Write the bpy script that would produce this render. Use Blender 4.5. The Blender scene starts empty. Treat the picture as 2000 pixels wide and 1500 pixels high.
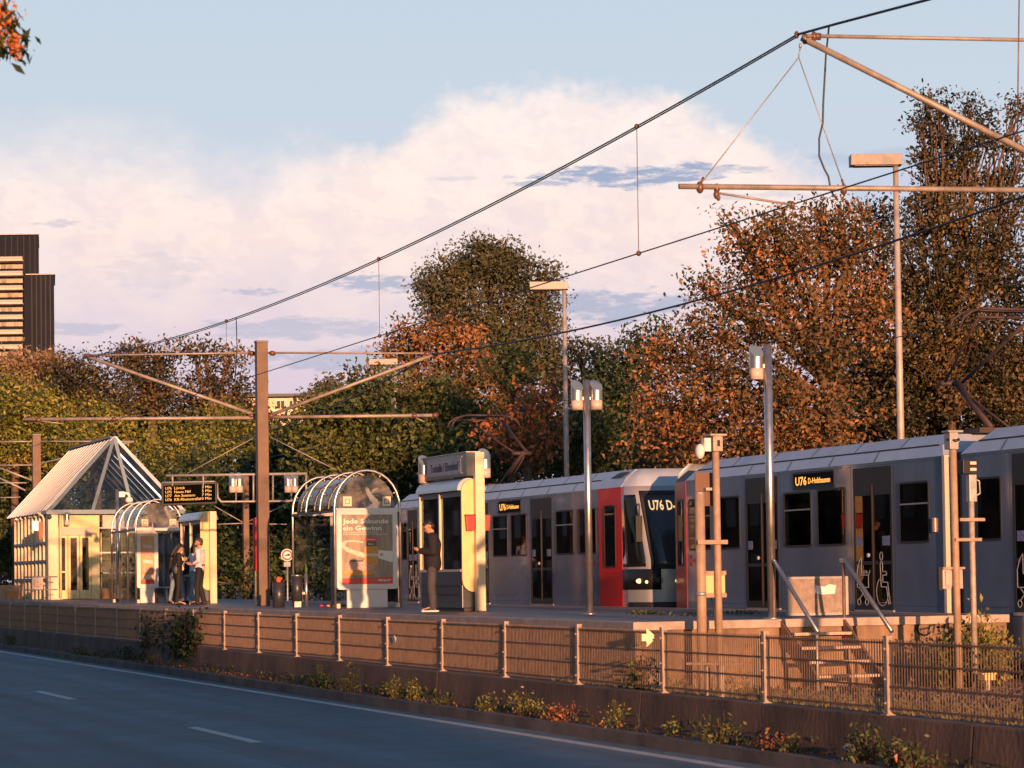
import bpy, bmesh, math, random
import numpy as np
from mathutils import Vector, Matrix, Quaternion
random.seed(7); rng = np.random.default_rng(11)
SC = bpy.context.scene
COL = SC.collection
R = math.radians
# ------------------------------------------------------------------ camera
F = 4722.0; EYE = 1.85; TH = R(20.87); PITCH = R(2.09); ROLL = 0.0133
PLAT = 1.14           # platform level; road level is 0
TRACK = 0.15
camd = bpy.data.cameras.new('camera'); cam = bpy.data.objects.new('camera', camd); COL.objects.link(cam)
CM = Matrix.Translation((0, 0, EYE)) @ Matrix.Rotation(math.pi/2 - TH, 4, 'Z') @ Matrix.Rotation(math.pi/2 + PITCH, 4, 'X') @ Matrix.Rotation(-ROLL, 4, 'Z')
cam.matrix_world = CM
camd.sensor_width = 36; camd.lens = F/2000*36; camd.shift_y = 0.1
camd.clip_start = 0.5; camd.clip_end = 6000
camd.dof.use_dof = True; camd.dof.focus_distance = 58; camd.dof.aperture_fstop = 5.6
SC.camera = cam
C0 = Vector((0, 0, EYE)); M3 = CM.to_3x3()
def ray(px, py): return (M3 @ Vector(((px-1000)/F, -(py-950)/F, -1))).normalized()
FW = Vector((-math.cos(TH), math.sin(TH), 0))
def atd(px, py, d):
    r = ray(px, py); return C0 + r*(d/r.dot(FW))
def onp(px, py, p):
    r = ray(px, py); return C0 + r*(p/r.y)
def onz(px, py, z):
    r = ray(px, py); return C0 + r*((z-EYE)/r.z)
def onx(px, py, x):
    r = ray(px, py); return C0 + r*(x/r.x)
def XP(px, p, py=1100): return onp(px, py, p).x
# ------------------------------------------------------------------ materials
MATS = {}
def nd(nt, t, **k):
    n = nt.nodes.new(t)
    for a, v in k.items():
        if a.startswith('i_'): n.inputs[a[2:].replace('_', ' ')].default_value = v
        else: setattr(n, a, v)
    return n
def mat(name, col, rough=0.6, metal=0.0, var=0.0, scale=3.0, col2=None, bump=0.0, bscale=40.0, spec=None, coat=0, emit=None, estr=0, stretch=None, trans=0, alpha=1):
    if name in MATS: return MATS[name]
    m = bpy.data.materials.new(name); m.use_nodes = True; nt = m.node_tree
    b = nt.nodes['Principled BSDF']
    b.inputs['Base Color'].default_value = (*col, 1); b.inputs['Roughness'].default_value = rough; b.inputs['Metallic'].default_value = metal
    if spec is not None: b.inputs['Specular IOR Level'].default_value = spec
    if coat: b.inputs['Coat Weight'].default_value = coat; b.inputs['Coat Roughness'].default_value = 0.06
    if emit: b.inputs['Emission Color'].default_value = (*emit, 1); b.inputs['Emission Strength'].default_value = estr
    if trans: b.inputs['Transmission Weight'].default_value = trans
    if alpha < 1: b.inputs['Alpha'].default_value = alpha
    tc = nd(nt, 'ShaderNodeTexCoord')
    vec = tc.outputs['Object']
    if stretch:
        mp = nd(nt, 'ShaderNodeMapping'); mp.inputs['Scale'].default_value = stretch
        nt.links.new(vec, mp.inputs['Vector']); vec = mp.outputs['Vector']
    if var or col2:
        n = nd(nt, 'ShaderNodeTexNoise'); n.inputs['Scale'].default_value = scale; n.inputs['Detail'].default_value = 7; n.inputs['Roughness'].default_value = 0.65
        nt.links.new(vec, n.inputs['Vector'])
        cr = nd(nt, 'ShaderNodeValToRGB'); e = cr.color_ramp.elements
        c2 = col2 if col2 else tuple(c*(1-var) for c in col); c1 = col if col2 else tuple(min(1, c*(1+var*0.6)) for c in col)
        e[0].position = 0.36; e[0].color = (*c2, 1); e[1].position = 0.64; e[1].color = (*c1, 1)
        nt.links.new(n.outputs['Fac'], cr.inputs['Fac']); nt.links.new(cr.outputs['Color'], b.inputs['Base Color'])
        mr = nd(nt, 'ShaderNodeMapRange'); mr.inputs['To Min'].default_value = max(0.02, rough-0.08); mr.inputs['To Max'].default_value = min(1, rough+0.12)
        nt.links.new(n.outputs['Fac'], mr.inputs['Value']); nt.links.new(mr.outputs['Result'], b.inputs['Roughness'])
    if bump:
        n2 = nd(nt, 'ShaderNodeTexNoise'); n2.inputs['Scale'].default_value = bscale; n2.inputs['Detail'].default_value = 5
        nt.links.new(vec, n2.inputs['Vector'])
        bp = nd(nt, 'ShaderNodeBump'); bp.inputs['Strength'].default_value = min(1, bump); bp.inputs['Distance'].default_value = 0.02
        nt.links.new(n2.outputs['Fac'], bp.inputs['Height']); nt.links.new(bp.outputs['Normal'], b.inputs['Normal'])
    MATS[name] = m
    return m
def glass(name, tint=(0.9, 0.95, 1), mixf=0.12, rough=0.02):
    """thin sheet glass: see-through with a fresnel reflection"""
    m = bpy.data.materials.new(name); m.use_nodes = True; nt = m.node_tree; nt.nodes.clear()
    o = nd(nt, 'ShaderNodeOutputMaterial'); t = nd(nt, 'ShaderNodeBsdfTransparent'); t.inputs['Color'].default_value = (*tint, 1)
    g = nd(nt, 'ShaderNodeBsdfGlossy'); g.inputs['Roughness'].default_value = rough
    d = nd(nt, 'ShaderNodeBsdfDiffuse'); d.inputs['Color'].default_value = (0.5, 0.45, 0.42, 1)
    tc = nd(nt, 'ShaderNodeTexCoord'); n = nd(nt, 'ShaderNodeTexNoise'); n.inputs['Scale'].default_value = 2.2; n.inputs['Detail'].default_value = 8
    nt.links.new(tc.outputs['Object'], n.inputs['Vector'])
    mr = nd(nt, 'ShaderNodeMapRange'); mr.inputs['From Min'].default_value = 0.4; mr.inputs['From Max'].default_value = 0.75; mr.inputs['To Max'].default_value = mixf
    nt.links.new(n.outputs['Fac'], mr.inputs['Value'])
    fr = nd(nt, 'ShaderNodeFresnel'); fr.inputs['IOR'].default_value = 1.5
    a = nd(nt, 'ShaderNodeMixShader'); b = nd(nt, 'ShaderNodeMixShader')
    nt.links.new(fr.outputs[0], a.inputs[0]); nt.links.new(t.outputs[0], a.inputs[1]); nt.links.new(g.outputs[0], a.inputs[2])
    nt.links.new(mr.outputs[0], b.inputs[0]); nt.links.new(a.outputs[0], b.inputs[1]); nt.links.new(d.outputs[0], b.inputs[2])
    nt.links.new(b.outputs[0], o.inputs['Surface'])
    MATS[name] = m
    return m
def leafmat(name, cols, trans=0.14):
    m = bpy.data.materials.new(name); m.use_nodes = True; nt = m.node_tree; nt.nodes.clear()
    o = nd(nt, 'ShaderNodeOutputMaterial'); at = nd(nt, 'ShaderNodeAttribute', attribute_name='tint')
    cr = nd(nt, 'ShaderNodeValToRGB'); cr.color_ramp.interpolation = 'LINEAR'
    els = cr.color_ramp.elements
    while len(els) < len(cols): els.new(0.5)
    for i, c in enumerate(cols): els[i].position = i/(len(cols)-1); els[i].color = (*c, 1)
    nt.links.new(at.outputs['Fac'], cr.inputs['Fac'])
    d = nd(nt, 'ShaderNodeBsdfPrincipled'); d.inputs['Roughness'].default_value = 0.55; d.inputs['Specular IOR Level'].default_value = 0.35
    t = nd(nt, 'ShaderNodeBsdfTranslucent'); mx = nd(nt, 'ShaderNodeMixShader'); mx.inputs[0].default_value = trans
    nt.links.new(cr.outputs[0], d.inputs['Base Color']); nt.links.new(cr.outputs[0], t.inputs['Color'])
    nt.links.new(d.outputs[0], mx.inputs[1]); nt.links.new(t.outputs[0], mx.inputs[2]); nt.links.new(mx.outputs[0], o.inputs['Surface'])
    MATS[name] = m
    return m
# ------------------------------------------------------------------ mesh builder
class MB:
    def __init__(s): s.v = []; s.f = []; s.smooth = []
    def add(s, vs, fs, sm=False):
        k = len(s.v); s.v += [Vector(v) for v in vs]; s.f += [tuple(i+k for i in f) for f in fs]; s.smooth += [sm]*len(fs)
        return s
    def box(s, c, d, rz=0, M=None):
        hx, hy, hz = d[0]/2, d[1]/2, d[2]/2; vs = []
        for x in (-hx, hx):
            for y in (-hy, hy):
                for z in (-hz, hz): vs.append(Vector((x, y, z)))
        Rm = Matrix.Rotation(rz, 3, 'Z') if M is None else M
        c = Vector(c)
        return s.add([Rm @ v + c for v in vs], [(0,1,3,2), (4,6,7,5), (0,4,5,1), (2,3,7,6), (0,2,6,4), (1,5,7,3)])
    def bb(s, a, b):
        a, b = Vector(a), Vector(b); return s.box((a+b)/2, [abs(q) for q in (b-a)])
    def beam(s, p0, p1, w, h, up=Vector((0, 0, 1))):
        p0, p1 = Vector(p0), Vector(p1); d = (p1-p0); L = d.length; d.normalize()
        a = d.cross(up)
        if a.length < 1e-4: a = d.cross(Vector((1, 0, 0)))
        a.normalize(); b = a.cross(d)
        M = Matrix((d, a, b)).transposed()
        return s.box((p0+p1)/2, (L, w, h), M=M)
    def cyl(s, p0, p1, r0, r1=None, n=12, cap=True):
        r1 = r0 if r1 is None else r1
        return s.tube([p0, p1], [r0, r1], n, cap)
    def tube(s, pts, rs, n=8, cap=True):
        pts = [Vector(p) for p in pts]
        if not isinstance(rs, (list, tuple)): rs = [rs]*len(pts)
        vs = []; fs = []; ref = None
        for i, p in enumerate(pts):
            if i == 0: d = pts[1]-p
            elif i == len(pts)-1: d = p-pts[i-1]
            else: d = (pts[i+1]-p).normalized()+(p-pts[i-1]).normalized()
            d = d.normalized() if d.length > 1e-9 else Vector((0, 0, 1))
            if ref is None:
                ref = d.orthogonal().normalized()
            a = (ref - d*ref.dot(d))
            a = a.normalized() if a.length > 1e-6 else d.orthogonal().normalized()
            ref = a; b = d.cross(a)
            for k in range(n):
                t = 2*math.pi*k/n; vs.append(p + (a*math.cos(t)+b*math.sin(t))*rs[i])
        for i in range(len(pts)-1):
            for k in range(n):
                k2 = (k+1) % n; fs.append((i*n+k, i*n+k2, (i+1)*n+k2, (i+1)*n+k))
        s.add(vs, fs, True)
        if cap:
            m = len(s.v)-len(vs)
            s.f.append(tuple(m+k for k in reversed(range(n)))); s.smooth.append(False)
            s.f.append(tuple(m+(len(pts)-1)*n+k for k in range(n))); s.smooth.append(False)
        return s
    def sph(s, c, r, n=10, m=7, sc=(1, 1, 1), M=None):
        c = Vector(c); vs = []; fs = []
        for j in range(1, m):
            ph = math.pi*j/m
            for i in range(n):
                t = 2*math.pi*i/n; v = Vector((math.sin(ph)*math.cos(t)*sc[0], math.sin(ph)*math.sin(t)*sc[1], math.cos(ph)*sc[2]))*r
                vs.append(c+(M @ v if M else v))
        tp = Vector((0, 0, r*sc[2])); tp = M @ tp if M else tp
        vs += [c+tp, c-tp]; T, B = len(vs)-2, len(vs)-1
        for i in range(n):
            i2 = (i+1) % n; fs.append((T, i, i2)); fs.append((B, (m-2)*n+i2, (m-2)*n+i))
            for j in range(m-2): fs.append((j*n+i, (j+1)*n+i, (j+1)*n+i2, j*n+i2))
        return s.add(vs, fs, True)
    def prism(s, poly, o, ux, uy, thick):
        """extrude 2D polygon (ccw in ux,uy) from o along n=ux x uy by thick"""
        o, ux, uy = Vector(o), Vector(ux), Vector(uy); n = ux.cross(uy).normalized()*thick; k = len(poly)
        vs = [o+ux*a+uy*b for a, b in poly]; vs += [v+n for v in vs]
        fs = [tuple(range(k, 2*k)), tuple(reversed(range(k)))]+[(i, (i+1) % k, (i+1) % k+k, i+k) for i in range(k)]
        return s.add(vs, fs)
    def frame(s, outer, inner, o, ux, uy, thick):
        """ring between two same-length loops"""
        o, ux, uy = Vector(o), Vector(ux), Vector(uy); n = ux.cross(uy).normalized()*thick; k = len(outer)
        A = [o+ux*a+uy*b for a, b in outer]; B = [o+ux*a+uy*b for a, b in inner]
        vs = A+B+[v+n for v in A]+[v+n for v in B]; fs = []
        for i in range(k):
            j = (i+1) % k
            fs += [(2*k+i, 2*k+j, 3*k+j, 3*k+i), (i, j, 2*k+j, 2*k+i), (k+j, k+i, 3*k+i, 3*k+j), (j, i, k+i, k+j)]
        return s.add(vs, fs)
def rrect(x0, y0, x1, y1, r, n=4):
    p = []
    for cx, cy, a in ((x1-r, y1-r, 0), (x0+r, y1-r, 90), (x0+r, y0+r, 180), (x1-r, y0+r, 270)):
        for i in range(n+1):
            t = R(a+90*i/n); p.append((cx+r*math.cos(t), cy+r*math.sin(t)))
    return p
ORG = {}
def wloc(o):
    return ORG.get(o.name, Vector((0, 0, 0)))
def build(mb, name, m, parent=None, bevel=0.0, smooth=None, label=None):
    off = wloc(parent) if parent is not None else Vector((0, 0, 0))
    me = bpy.data.meshes.new(name)
    me.from_pydata([tuple(v-off) for v in mb.v], [], mb.f)
    me.materials.append(m)
    sm = mb.smooth if smooth is None else [smooth]*len(mb.f)
    me.polygons.foreach_set('use_smooth', sm)
    me.update()
    o = bpy.data.objects.new(name, me); COL.objects.link(o)
    if bevel:
        bm = bmesh.new(); bm.from_mesh(me); bmesh.ops.recalc_face_normals(bm, faces=bm.faces)
        es = [e for e in bm.edges if len(e.link_faces) == 2 and e.calc_face_angle(0) > 0.5]
        bmesh.ops.bevel(bm, geom=es, offset=bevel, segments=2, affect='EDGES', profile=0.6, clamp_overlap=True)
        bm.to_mesh(me); bm.free()
    else:
        bm = bmesh.new(); bm.from_mesh(me); bmesh.ops.recalc_face_normals(bm, faces=bm.faces); bm.to_mesh(me); bm.free()
    if parent is not None:
        o.parent = parent; ORG[o.name] = off.copy()
    else: ORG[o.name] = Vector((0, 0, 0))
    if label: o['label'] = label
    return o
def thing(name, label, cat, loc, group=None):
    o = bpy.data.objects.new(name, None); COL.objects.link(o); o.location = loc; o.empty_display_size = 0.2
    o['label'] = label; o['category'] = cat
    if group: o['group'] = group
    ORG[o.name] = Vector(loc); return o
def tag(o, label=None, cat=None, group=None, kind=None):
    if label: o['label'] = label
    if cat: o['category'] = cat
    if group: o['group'] = group
    if kind: o['kind'] = kind
    return o
def recenter(o):
    """put a single-mesh thing's origin at its base"""
    me = o.data; n = len(me.vertices); a = np.empty(n*3, np.float32); me.vertices.foreach_get('co', a); a = a.reshape(-1, 3)
    c = Vector(((a[:,0].min()+a[:,0].max())/2, (a[:,1].min()+a[:,1].max())/2, a[:,2].min()))
    me.transform(Matrix.Translation(-c)); o.location = c; return o
def struct(mb, name, m, **k):
    o = build(mb, name, m, **k); o['kind'] = 'structure'; return o
def single(mb, name, m, label, cat, group=None, **k):
    o = build(mb, name, m, **k); tag(o, label, cat, group); return recenter(o)
def copy_tree(o, parent=None):
    c = o.copy(); COL.objects.link(c)
    if parent is not None: c.parent = parent
    for ch in [q for q in bpy.data.objects if q.parent == o]: copy_tree(ch, c)
    return c
FONTB = None
def text(s, name, m, parent, o, ux, uy, height, width=None, ext=0.002, bold=False, align='LEFT', shear=0):
    """letters as a mesh: origin o, ux along the line (unit), uy up (unit); cap height = height; width forces total width"""
    cu = bpy.data.curves.new('t', 'FONT'); cu.body = s; cu.size = 1; cu.extrude = 0.0
    if bold: cu.offset = 0.018
    cu.resolution_u = 2
    ob = bpy.data.objects.new('t', cu); COL.objects.link(ob)
    dg = bpy.context.evaluated_depsgraph_get(); me = bpy.data.meshes.new_from_object(ob.evaluated_get(dg))
    bpy.data.objects.remove(ob)
    n = len(me.vertices); a = np.empty(n*3, np.float32); me.vertices.foreach_get('co', a); a = a.reshape(-1, 3)
    x0, x1 = a[:,0].min(), a[:,0].max(); sy = height/0.70; sx = sy if width is None else width/(x1-x0)
    o, ux, uy = Vector(o), Vector(ux).normalized(), Vector(uy).normalized(); nn = ux.cross(uy)
    off = wloc(parent) if parent is not None else Vector((0, 0, 0))
    for v in me.vertices:
        x = (v.co.x-x0)*sx
        if align == 'CENTER': x -= (x1-x0)*sx/2
        y = v.co.y*sy
        v.co = o+ux*(x+shear*y)+uy*y+nn*ext-off
    me.materials.clear(); me.materials.append(m)
    me.name = name
    ob = bpy.data.objects.new(name, me); COL.objects.link(ob)
    if parent is not None: ob.parent = parent; ORG[ob.name] = off.copy()
    return ob
# common materials
STEEL = mat('stainless_steel', (0.60, 0.56, 0.53), 0.33, 0.9, var=0.15, scale=6)
GALV = mat('galvanised_steel', (0.42, 0.42, 0.42), 0.5, 0.55, var=0.25, scale=9)
PINKPIPE = mat('pale_pipe', (0.38, 0.36, 0.35), 0.5, 0.3, var=0.2, scale=3, bump=.2)
MASTB = mat('mast_brown', (0.155, 0.095, 0.068), 0.55, 0.1, var=0.3, scale=2.5, bump=0.2)
CREAM = mat('cream_paint', (0.74, 0.60, 0.40), 0.42, 0.0, var=0.1, scale=5, bump=0.05)
CREAMB = mat('cream_panel', (0.80, 0.55, 0.25), 0.35, 0.0, var=0.08, scale=4)
DARKB = mat('dark_blue_grey', (0.045, 0.05, 0.065), 0.35, 0.2, var=0.3, scale=4)
BLACK = mat('black_rubber', (0.012, 0.012, 0.014), 0.5)
WHITE = mat('white_paint', (0.78, 0.76, 0.74), 0.4, var=0.06, scale=6)
GLASS = glass('clear_glass')
GLASSB = glass('blue_glass', (0.45, 0.6, 0.75), 0.1)
REDP = mat('red_paint', (0.70, 0.008, 0.012), 0.35, coat=0.15, spec=.25)
LEDM = mat('amber_led', (0.1, 0.05, 0.01), 0.5, emit=(1.0, 0.40, 0.07), estr=1.2)
CONC = mat('concrete', (0.30, 0.24, 0.20), 0.85, var=0.4, scale=2.2, bump=0.4, bscale=18)
# ------------------------------------------------------------------ setting
FP = 11.19      # fence line
PE = 14.0       # platform front edge
PB = 20.28      # platform back edge
XE = -31.9      # platform end
ASPH = mat('asphalt', (0.092, 0.140, 0.180), 0.62, var=0.3, scale=0.9, bump=0.5, bscale=160, spec=0.4)
GRND = mat('dry_soil', (0.12, 0.09, 0.06), 0.95, var=0.4, scale=1.5, bump=0.6, bscale=12)
m = MB(); m.bb((-3000, -3000, -0.6), (3000, 3000, -0.02)); g = struct(m, 'ground', GRND)
nt = ASPH.node_tree; bs = nt.nodes['Principled BSDF']; src = bs.inputs['Base Color'].links[0].from_socket
tcx = nd(nt, 'ShaderNodeTexCoord'); mpx = nd(nt, 'ShaderNodeMapping'); mpx.inputs['Scale'].default_value = (.05, 1.1, 1); nt.links.new(tcx.outputs['Object'], mpx.inputs[0])
nx_ = nd(nt, 'ShaderNodeTexNoise'); nx_.inputs['Scale'].default_value = 1.2; nx_.inputs['Detail'].default_value = 5; nt.links.new(mpx.outputs[0], nx_.inputs['Vector'])
vo = nd(nt, 'ShaderNodeTexVoronoi', feature='DISTANCE_TO_EDGE'); vo.inputs['Scale'].default_value = .22; wv = nd(nt, 'ShaderNodeTexNoise'); wv.inputs['Scale'].default_value = .9; wv.inputs['Detail'].default_value = 6
mv = nd(nt, 'ShaderNodeVectorMath', operation='ADD'); nt.links.new(tcx.outputs['Object'], wv.inputs['Vector']); nt.links.new(tcx.outputs['Object'], mv.inputs[0]); nt.links.new(wv.outputs['Color'], mv.inputs[1]); nt.links.new(mv.outputs[0], vo.inputs['Vector'])
ck = nd(nt, 'ShaderNodeMapRange'); ck.inputs['From Min'].default_value = .0; ck.inputs['From Max'].default_value = .006; ck.inputs['To Min'].default_value = .45; ck.inputs['To Max'].default_value = 1; nt.links.new(vo.outputs['Distance'], ck.inputs['Value'])
ln = nd(nt, 'ShaderNodeMapRange'); ln.inputs['From Min'].default_value = .35; ln.inputs['From Max'].default_value = .65; ln.inputs['To Min'].default_value = .72; ln.inputs['To Max'].default_value = 1.25; nt.links.new(nx_.outputs['Fac'], ln.inputs['Value'])
ml = nd(nt, 'ShaderNodeMath', operation='MULTIPLY'); nt.links.new(ck.outputs[0], ml.inputs[0]); nt.links.new(ln.outputs[0], ml.inputs[1])
vm = nd(nt, 'ShaderNodeVectorMath', operation='SCALE'); nt.links.new(src, vm.inputs[0]); nt.links.new(ml.outputs[0], vm.inputs['Scale']); nt.links.new(vm.outputs[0], bs.inputs['Base Color'])
m = MB(); m.bb((-900, -6.5, -0.3), (300, 10.45, 0.0)); struct(m, 'road', ASPH)
MARK = mat('road_marking_paint', (0.66, 0.62, 0.56), 0.7, col2=(0.40, 0.38, 0.36), scale=7, bump=.2)
a = onz(0, 1278, 0); b = onz(1450, 1499, 0)
m = MB(); m.bb((-400, 10.02, 0.0), (-54.5, 10.16, 0.004)); m.bb((-53.9, 10.02, 0.0), (20, 10.16, 0.004)); struct(m, 'edge_line', MARK)
# lane dashes, measured on the road plane
d1 = onz(96, 1358, 0); d2 = onz(448, 1434, 0); yl = (d1.y+d2.y)/2
m = MB()
for k in range(-12, 6):
    x0 = d2.x + k*(d2.x-d1.x); L = 3.1
    m.bb((x0-L/2, yl-.07, 0), (x0+L/2, yl+.07, 0.004))
struct(m, 'lane_line', MARK)
SEAM = mat('asphalt_seam', (0.12, 0.12, 0.12), 0.6, col2=(0.07, .075, .08), scale=5)
ys = onz(250, 1400, 0).y
m = MB(); m.bb((-300, yl-.62, 0), (0, yl-.595, .003)); struct(m, 'road_seam', SEAM)
m = MB(); m.bb((-900, 10.45, -0.2), (300, 10.60, 0.13)); struct(m, 'kerb', mat('kerb_stone', (0.13, 0.11, 0.10), 0.85, var=.4, scale=1.6, bump=.5))
m = MB(); m.bb((-900, 10.60, -0.2), (300, 11.02, 0.10)); struct(m, 'verge', mat('verge_soil', (0.10, 0.075, 0.06), 0.95, var=.5, scale=3, bump=.8, bscale=25))
# sidewalk of the camera's side
m = MB(); m.bb((-900, -12, -0.2), (300, -6.5, 0.12)); struct(m, 'sidewalk', mat('sidewalk_slabs', (0.25, 0.24, 0.22), 0.85, var=.2, scale=2, bump=.3))
# low retaining wall under the fence (slightly battered face)
WALLM = mat('stained_concrete', (0.19, 0.11, 0.08), 0.85, col2=(0.075, 0.048, 0.038), scale=1.3, bump=.35, bscale=20, stretch=(1, 1, 0.6))
w = thing('retaining_wall', 'low stained concrete retaining wall carrying the wire mesh fence beside the road', 'wall', (-60, FP, 0))
XW = -200
x = XW
while x < 2:
    m = MB(); prof = [(11.00, -0.1), (11.34, -0.1), (11.34, 0.51), (11.06, 0.51)]
    m.prism([(p, z) for p, z in prof], (x+6.98, 0, 0), (0, 1, 0), (0, 0, 1), -6.97 if False else 6.97)
    for i in range(len(m.v)): m.v[i].x = min(m.v[i].x, x+6.98) if m.v[i].x <= x+6.98+1e-6 else x+0.01+ (m.v[i].x-(x+6.98)-0)*0
    vs = [(xx, p, z) for xx in (x+.01, x+6.99) for p, z in prof]
    m = MB(); m.add(vs, [(0,1,2,3), (7,6,5,4), (0,4,5,1), (1,5,6,2), (2,6,7,3), (3,7,4,0)])
    build(m, 'wall_section', WALLM, w, bevel=.012)
    x += 7
# mesh fence
WIRE = mat('fence_wire', (0.25, 0.155, 0.105), 0.55, 0.3, var=.3, scale=8)
POST = mat('fence_post_steel', (0.38, 0.29, 0.23), 0.55, 0.15, var=.2, scale=6, bump=.15)
fe = thing('mesh_fence', 'low double rod wire mesh fence with pale posts standing on the concrete wall', 'fence', (-30, FP, 0.51))
XF = onp(1735, 1320, FP).x
# one post / one panel, then copies
def post_mb(x):
    m = MB(); m.bb((x-.03, FP-.03, .505), (x+.03, FP+.03, 1.225)); m.bb((x-.034, FP-.034, 1.225), (x+.034, FP+.034, 1.24))
    m.bb((x-.06, FP-.06, .505), (x+.06, FP+.06, .52))
    for z in (.62, .84, 1.12): m.cyl((x+.0, FP-.05, z), (x+.0, FP-.03, z), .012, n=6)
    return m
def panel_mb(x):  # from x to x+2.5
    m = MB(); x0, x1 = x+.05, x+2.45; n = 48
    for i in range(n+1):
        xx = x0+(x1-x0)*i/n; m.bb((xx-.0046, FP-.0038, .545), (xx+.0046, FP+.0038, 1.205))
    for z in (.575, .775, .975, 1.175):
        for s in (-.0085, .0085): m.bb((x0, FP+s-.0045, z-.009), (x1, FP+s+.0045, z+.009))
    return m
p0 = build(post_mb(XF), 'fence_post', POST, fe); q0 = build(panel_mb(XF), 'mesh_panel', WIRE, fe)
for k in range(-38, 5):
    if k == 0: continue
    for o in (p0, q0):
        c = o.copy(); COL.objects.link(c); c.location = (2.5*k, 0, 0); c.rotation_euler = (random.uniform(-.012, .012), 0, 0) if o is p0 else (0, 0, 0)
# warped top wire piece handled by the mesh itself ; arrow sign tied to the fence
ac = onp(1268, 1245, FP-.06); s_ = 0.0048
ar = [(-.17, -.035), (-.045, -.035), (-.045, -.10), (.15, 0), (.02, .10), (-.045, .10), (-.045, .035), (-.17, .035)]
ar = [(-.085, -.04), (-.03, -.04), (-.03, -.105), (.085, 0), (-.03, .105), (-.03, .04), (-.085, .04)]
m = MB(); m.prism(ar, ac, Vector((.30, .95, 0)).normalized(), (0, 0, 1), .006)
single(m, 'arrow_sign', mat('arrow_paint', (0.85, 0.72, 0.42), .5, var=.08, scale=12), 'small cream arrow plate pointing right, tied to the fence', 'sign')
# two sheets of litter caught in the fence
c = onp(771, 1248, FP-.02); m = MB(); m.add([c+Vector(v) for v in ((-.09,0,-.05),(.07,-.01,-.06),(.09,0,.02),(.02,-.02,.06),(-.08,-.01,.04))], [(0,1,2,3,4)])
single(m, 'paper_scrap', WHITE, 'crumpled pale paper scrap caught in the wire fence', 'litter')
# track bed + ballast
BALM = mat('ballast', (0.20, 0.14, 0.12), 0.9, col2=(0.07, .05, .05), scale=22, bump=1, bscale=45)
m = MB(); m.bb((-400, 11.36, -.1), (200, 24.5, TRACK-.03)); struct(m, 'track_bed', BALM)
v = []; f = []
nst = 9000
for i in range(nst):
    x = random.uniform(-42, -15); y = random.uniform(11.45, 20)
    if x < XE-.6 and y > PE-.1: continue
    r = random.uniform(.02, .05); k = len(v)
    for dx, dy, dz in ((1, .2, .1), (-.2, 1, 0), (-1, -.1, .1), (.1, -1, 0), (0, 0, .8)):
        v.append((x+dx*r*random.uniform(.6, 1.3), y+dy*r*random.uniform(.6, 1.3), TRACK-.03+dz*r+random.uniform(0, .02)))
    f += [(k, k+1, k+4), (k+1, k+2, k+4), (k+2, k+3, k+4), (k+3, k, k+4)]
m = MB(); m.add(v, f); o = build(m, 'ballast_stones', BALM); tag(o, 'reddish brown track ballast stones behind the fence', 'gravel', kind='stuff')
RAIL = mat('rail_steel', (0.25, 0.15, 0.11), 0.5, 0.6, var=.3, scale=10)
for n_, (pc, z0) in enumerate(((12.7, TRACK), (21.75, TRACK))):
    for s in (-.7175, .7175):
        m = MB(); y = pc+s
        m.bb((-400, y-.06, z0-.03), (100, y+.06, z0-.005)); m.bb((-400, y-.01, z0-.005), (100, y+.01, z0+.09)); m.bb((-400, y-.034, z0+.09), (100, y+.034, z0+.125))
        struct(m, 'rail', RAIL)
# platform
PAVE = bpy.data.materials.new('platform_paving'); PAVE.use_nodes = True
nt = PAVE.node_tree; b = nt.nodes['Principled BSDF']; b.inputs['Roughness'].default_value = .5
tc = nd(nt, 'ShaderNodeTexCoord'); br = nd(nt, 'ShaderNodeTexBrick'); br.inputs['Scale'].default_value = 1.0
br.inputs['Color1'].default_value = (.21, .15, .14, 1); br.inputs['Color2'].default_value = (.14, .11, .11, 1); br.inputs['Mortar'].default_value = (.06, .05, .05, 1)
br.inputs['Brick Width'].default_value = .3; br.inputs['Row Height'].default_value = .3; br.inputs['Mortar Size'].default_value = .012
ns = nd(nt, 'ShaderNodeTexNoise'); ns.inputs['Scale'].default_value = .8; ns.inputs['Detail'].default_value = 6
mx = nd(nt, 'ShaderNodeMix', data_type='RGBA', blend_type='MULTIPLY'); mx.inputs[0].default_value = .8
cr = nd(nt, 'ShaderNodeValToRGB'); cr.color_ramp.elements[0].position = .35; cr.color_ramp.elements[0].color = (.45, .42, .42, 1); cr.color_ramp.elements[1].position = .65
nt.links.new(tc.outputs['Object'], br.inputs['Vector']); nt.links.new(tc.outputs['Object'], ns.inputs['Vector']); nt.links.new(ns.outputs['Fac'], cr.inputs['Fac'])
nt.links.new(br.outputs['Color'], mx.inputs[6]); nt.links.new(cr.outputs['Color'], mx.inputs[7]); nt.links.new(mx.outputs[2], b.inputs['Base Color'])
bp = nd(nt, 'ShaderNodeBump'); bp.inputs['Strength'].default_value = .5; bp.inputs['Distance'].default_value = .01
nt.links.new(br.outputs['Fac'], bp.inputs['Height']); bp.invert = True; nt.links.new(bp.outputs['Normal'], b.inputs['Normal'])
m = MB(); m.bb((-150, PE+.25, .2), (XE-.25, PB-.25, PLAT)); struct(m, 'platform', PAVE)
EDGE = mat('coping_stone', (0.42, 0.34, 0.30), 0.75, var=.25, scale=4, bump=.3)
m = MB(); m.bb((-150, PE, PLAT-.12), (XE-.25, PE+.25, PLAT+.004)); m.bb((-150, PB-.25, PLAT-.12), (XE-.25, PB, PLAT+.004)); m.bb((XE-.25, PE, PLAT-.12), (XE, PB, PLAT+.003))
struct(m, 'platform_edge', EDGE, bevel=.01)
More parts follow.
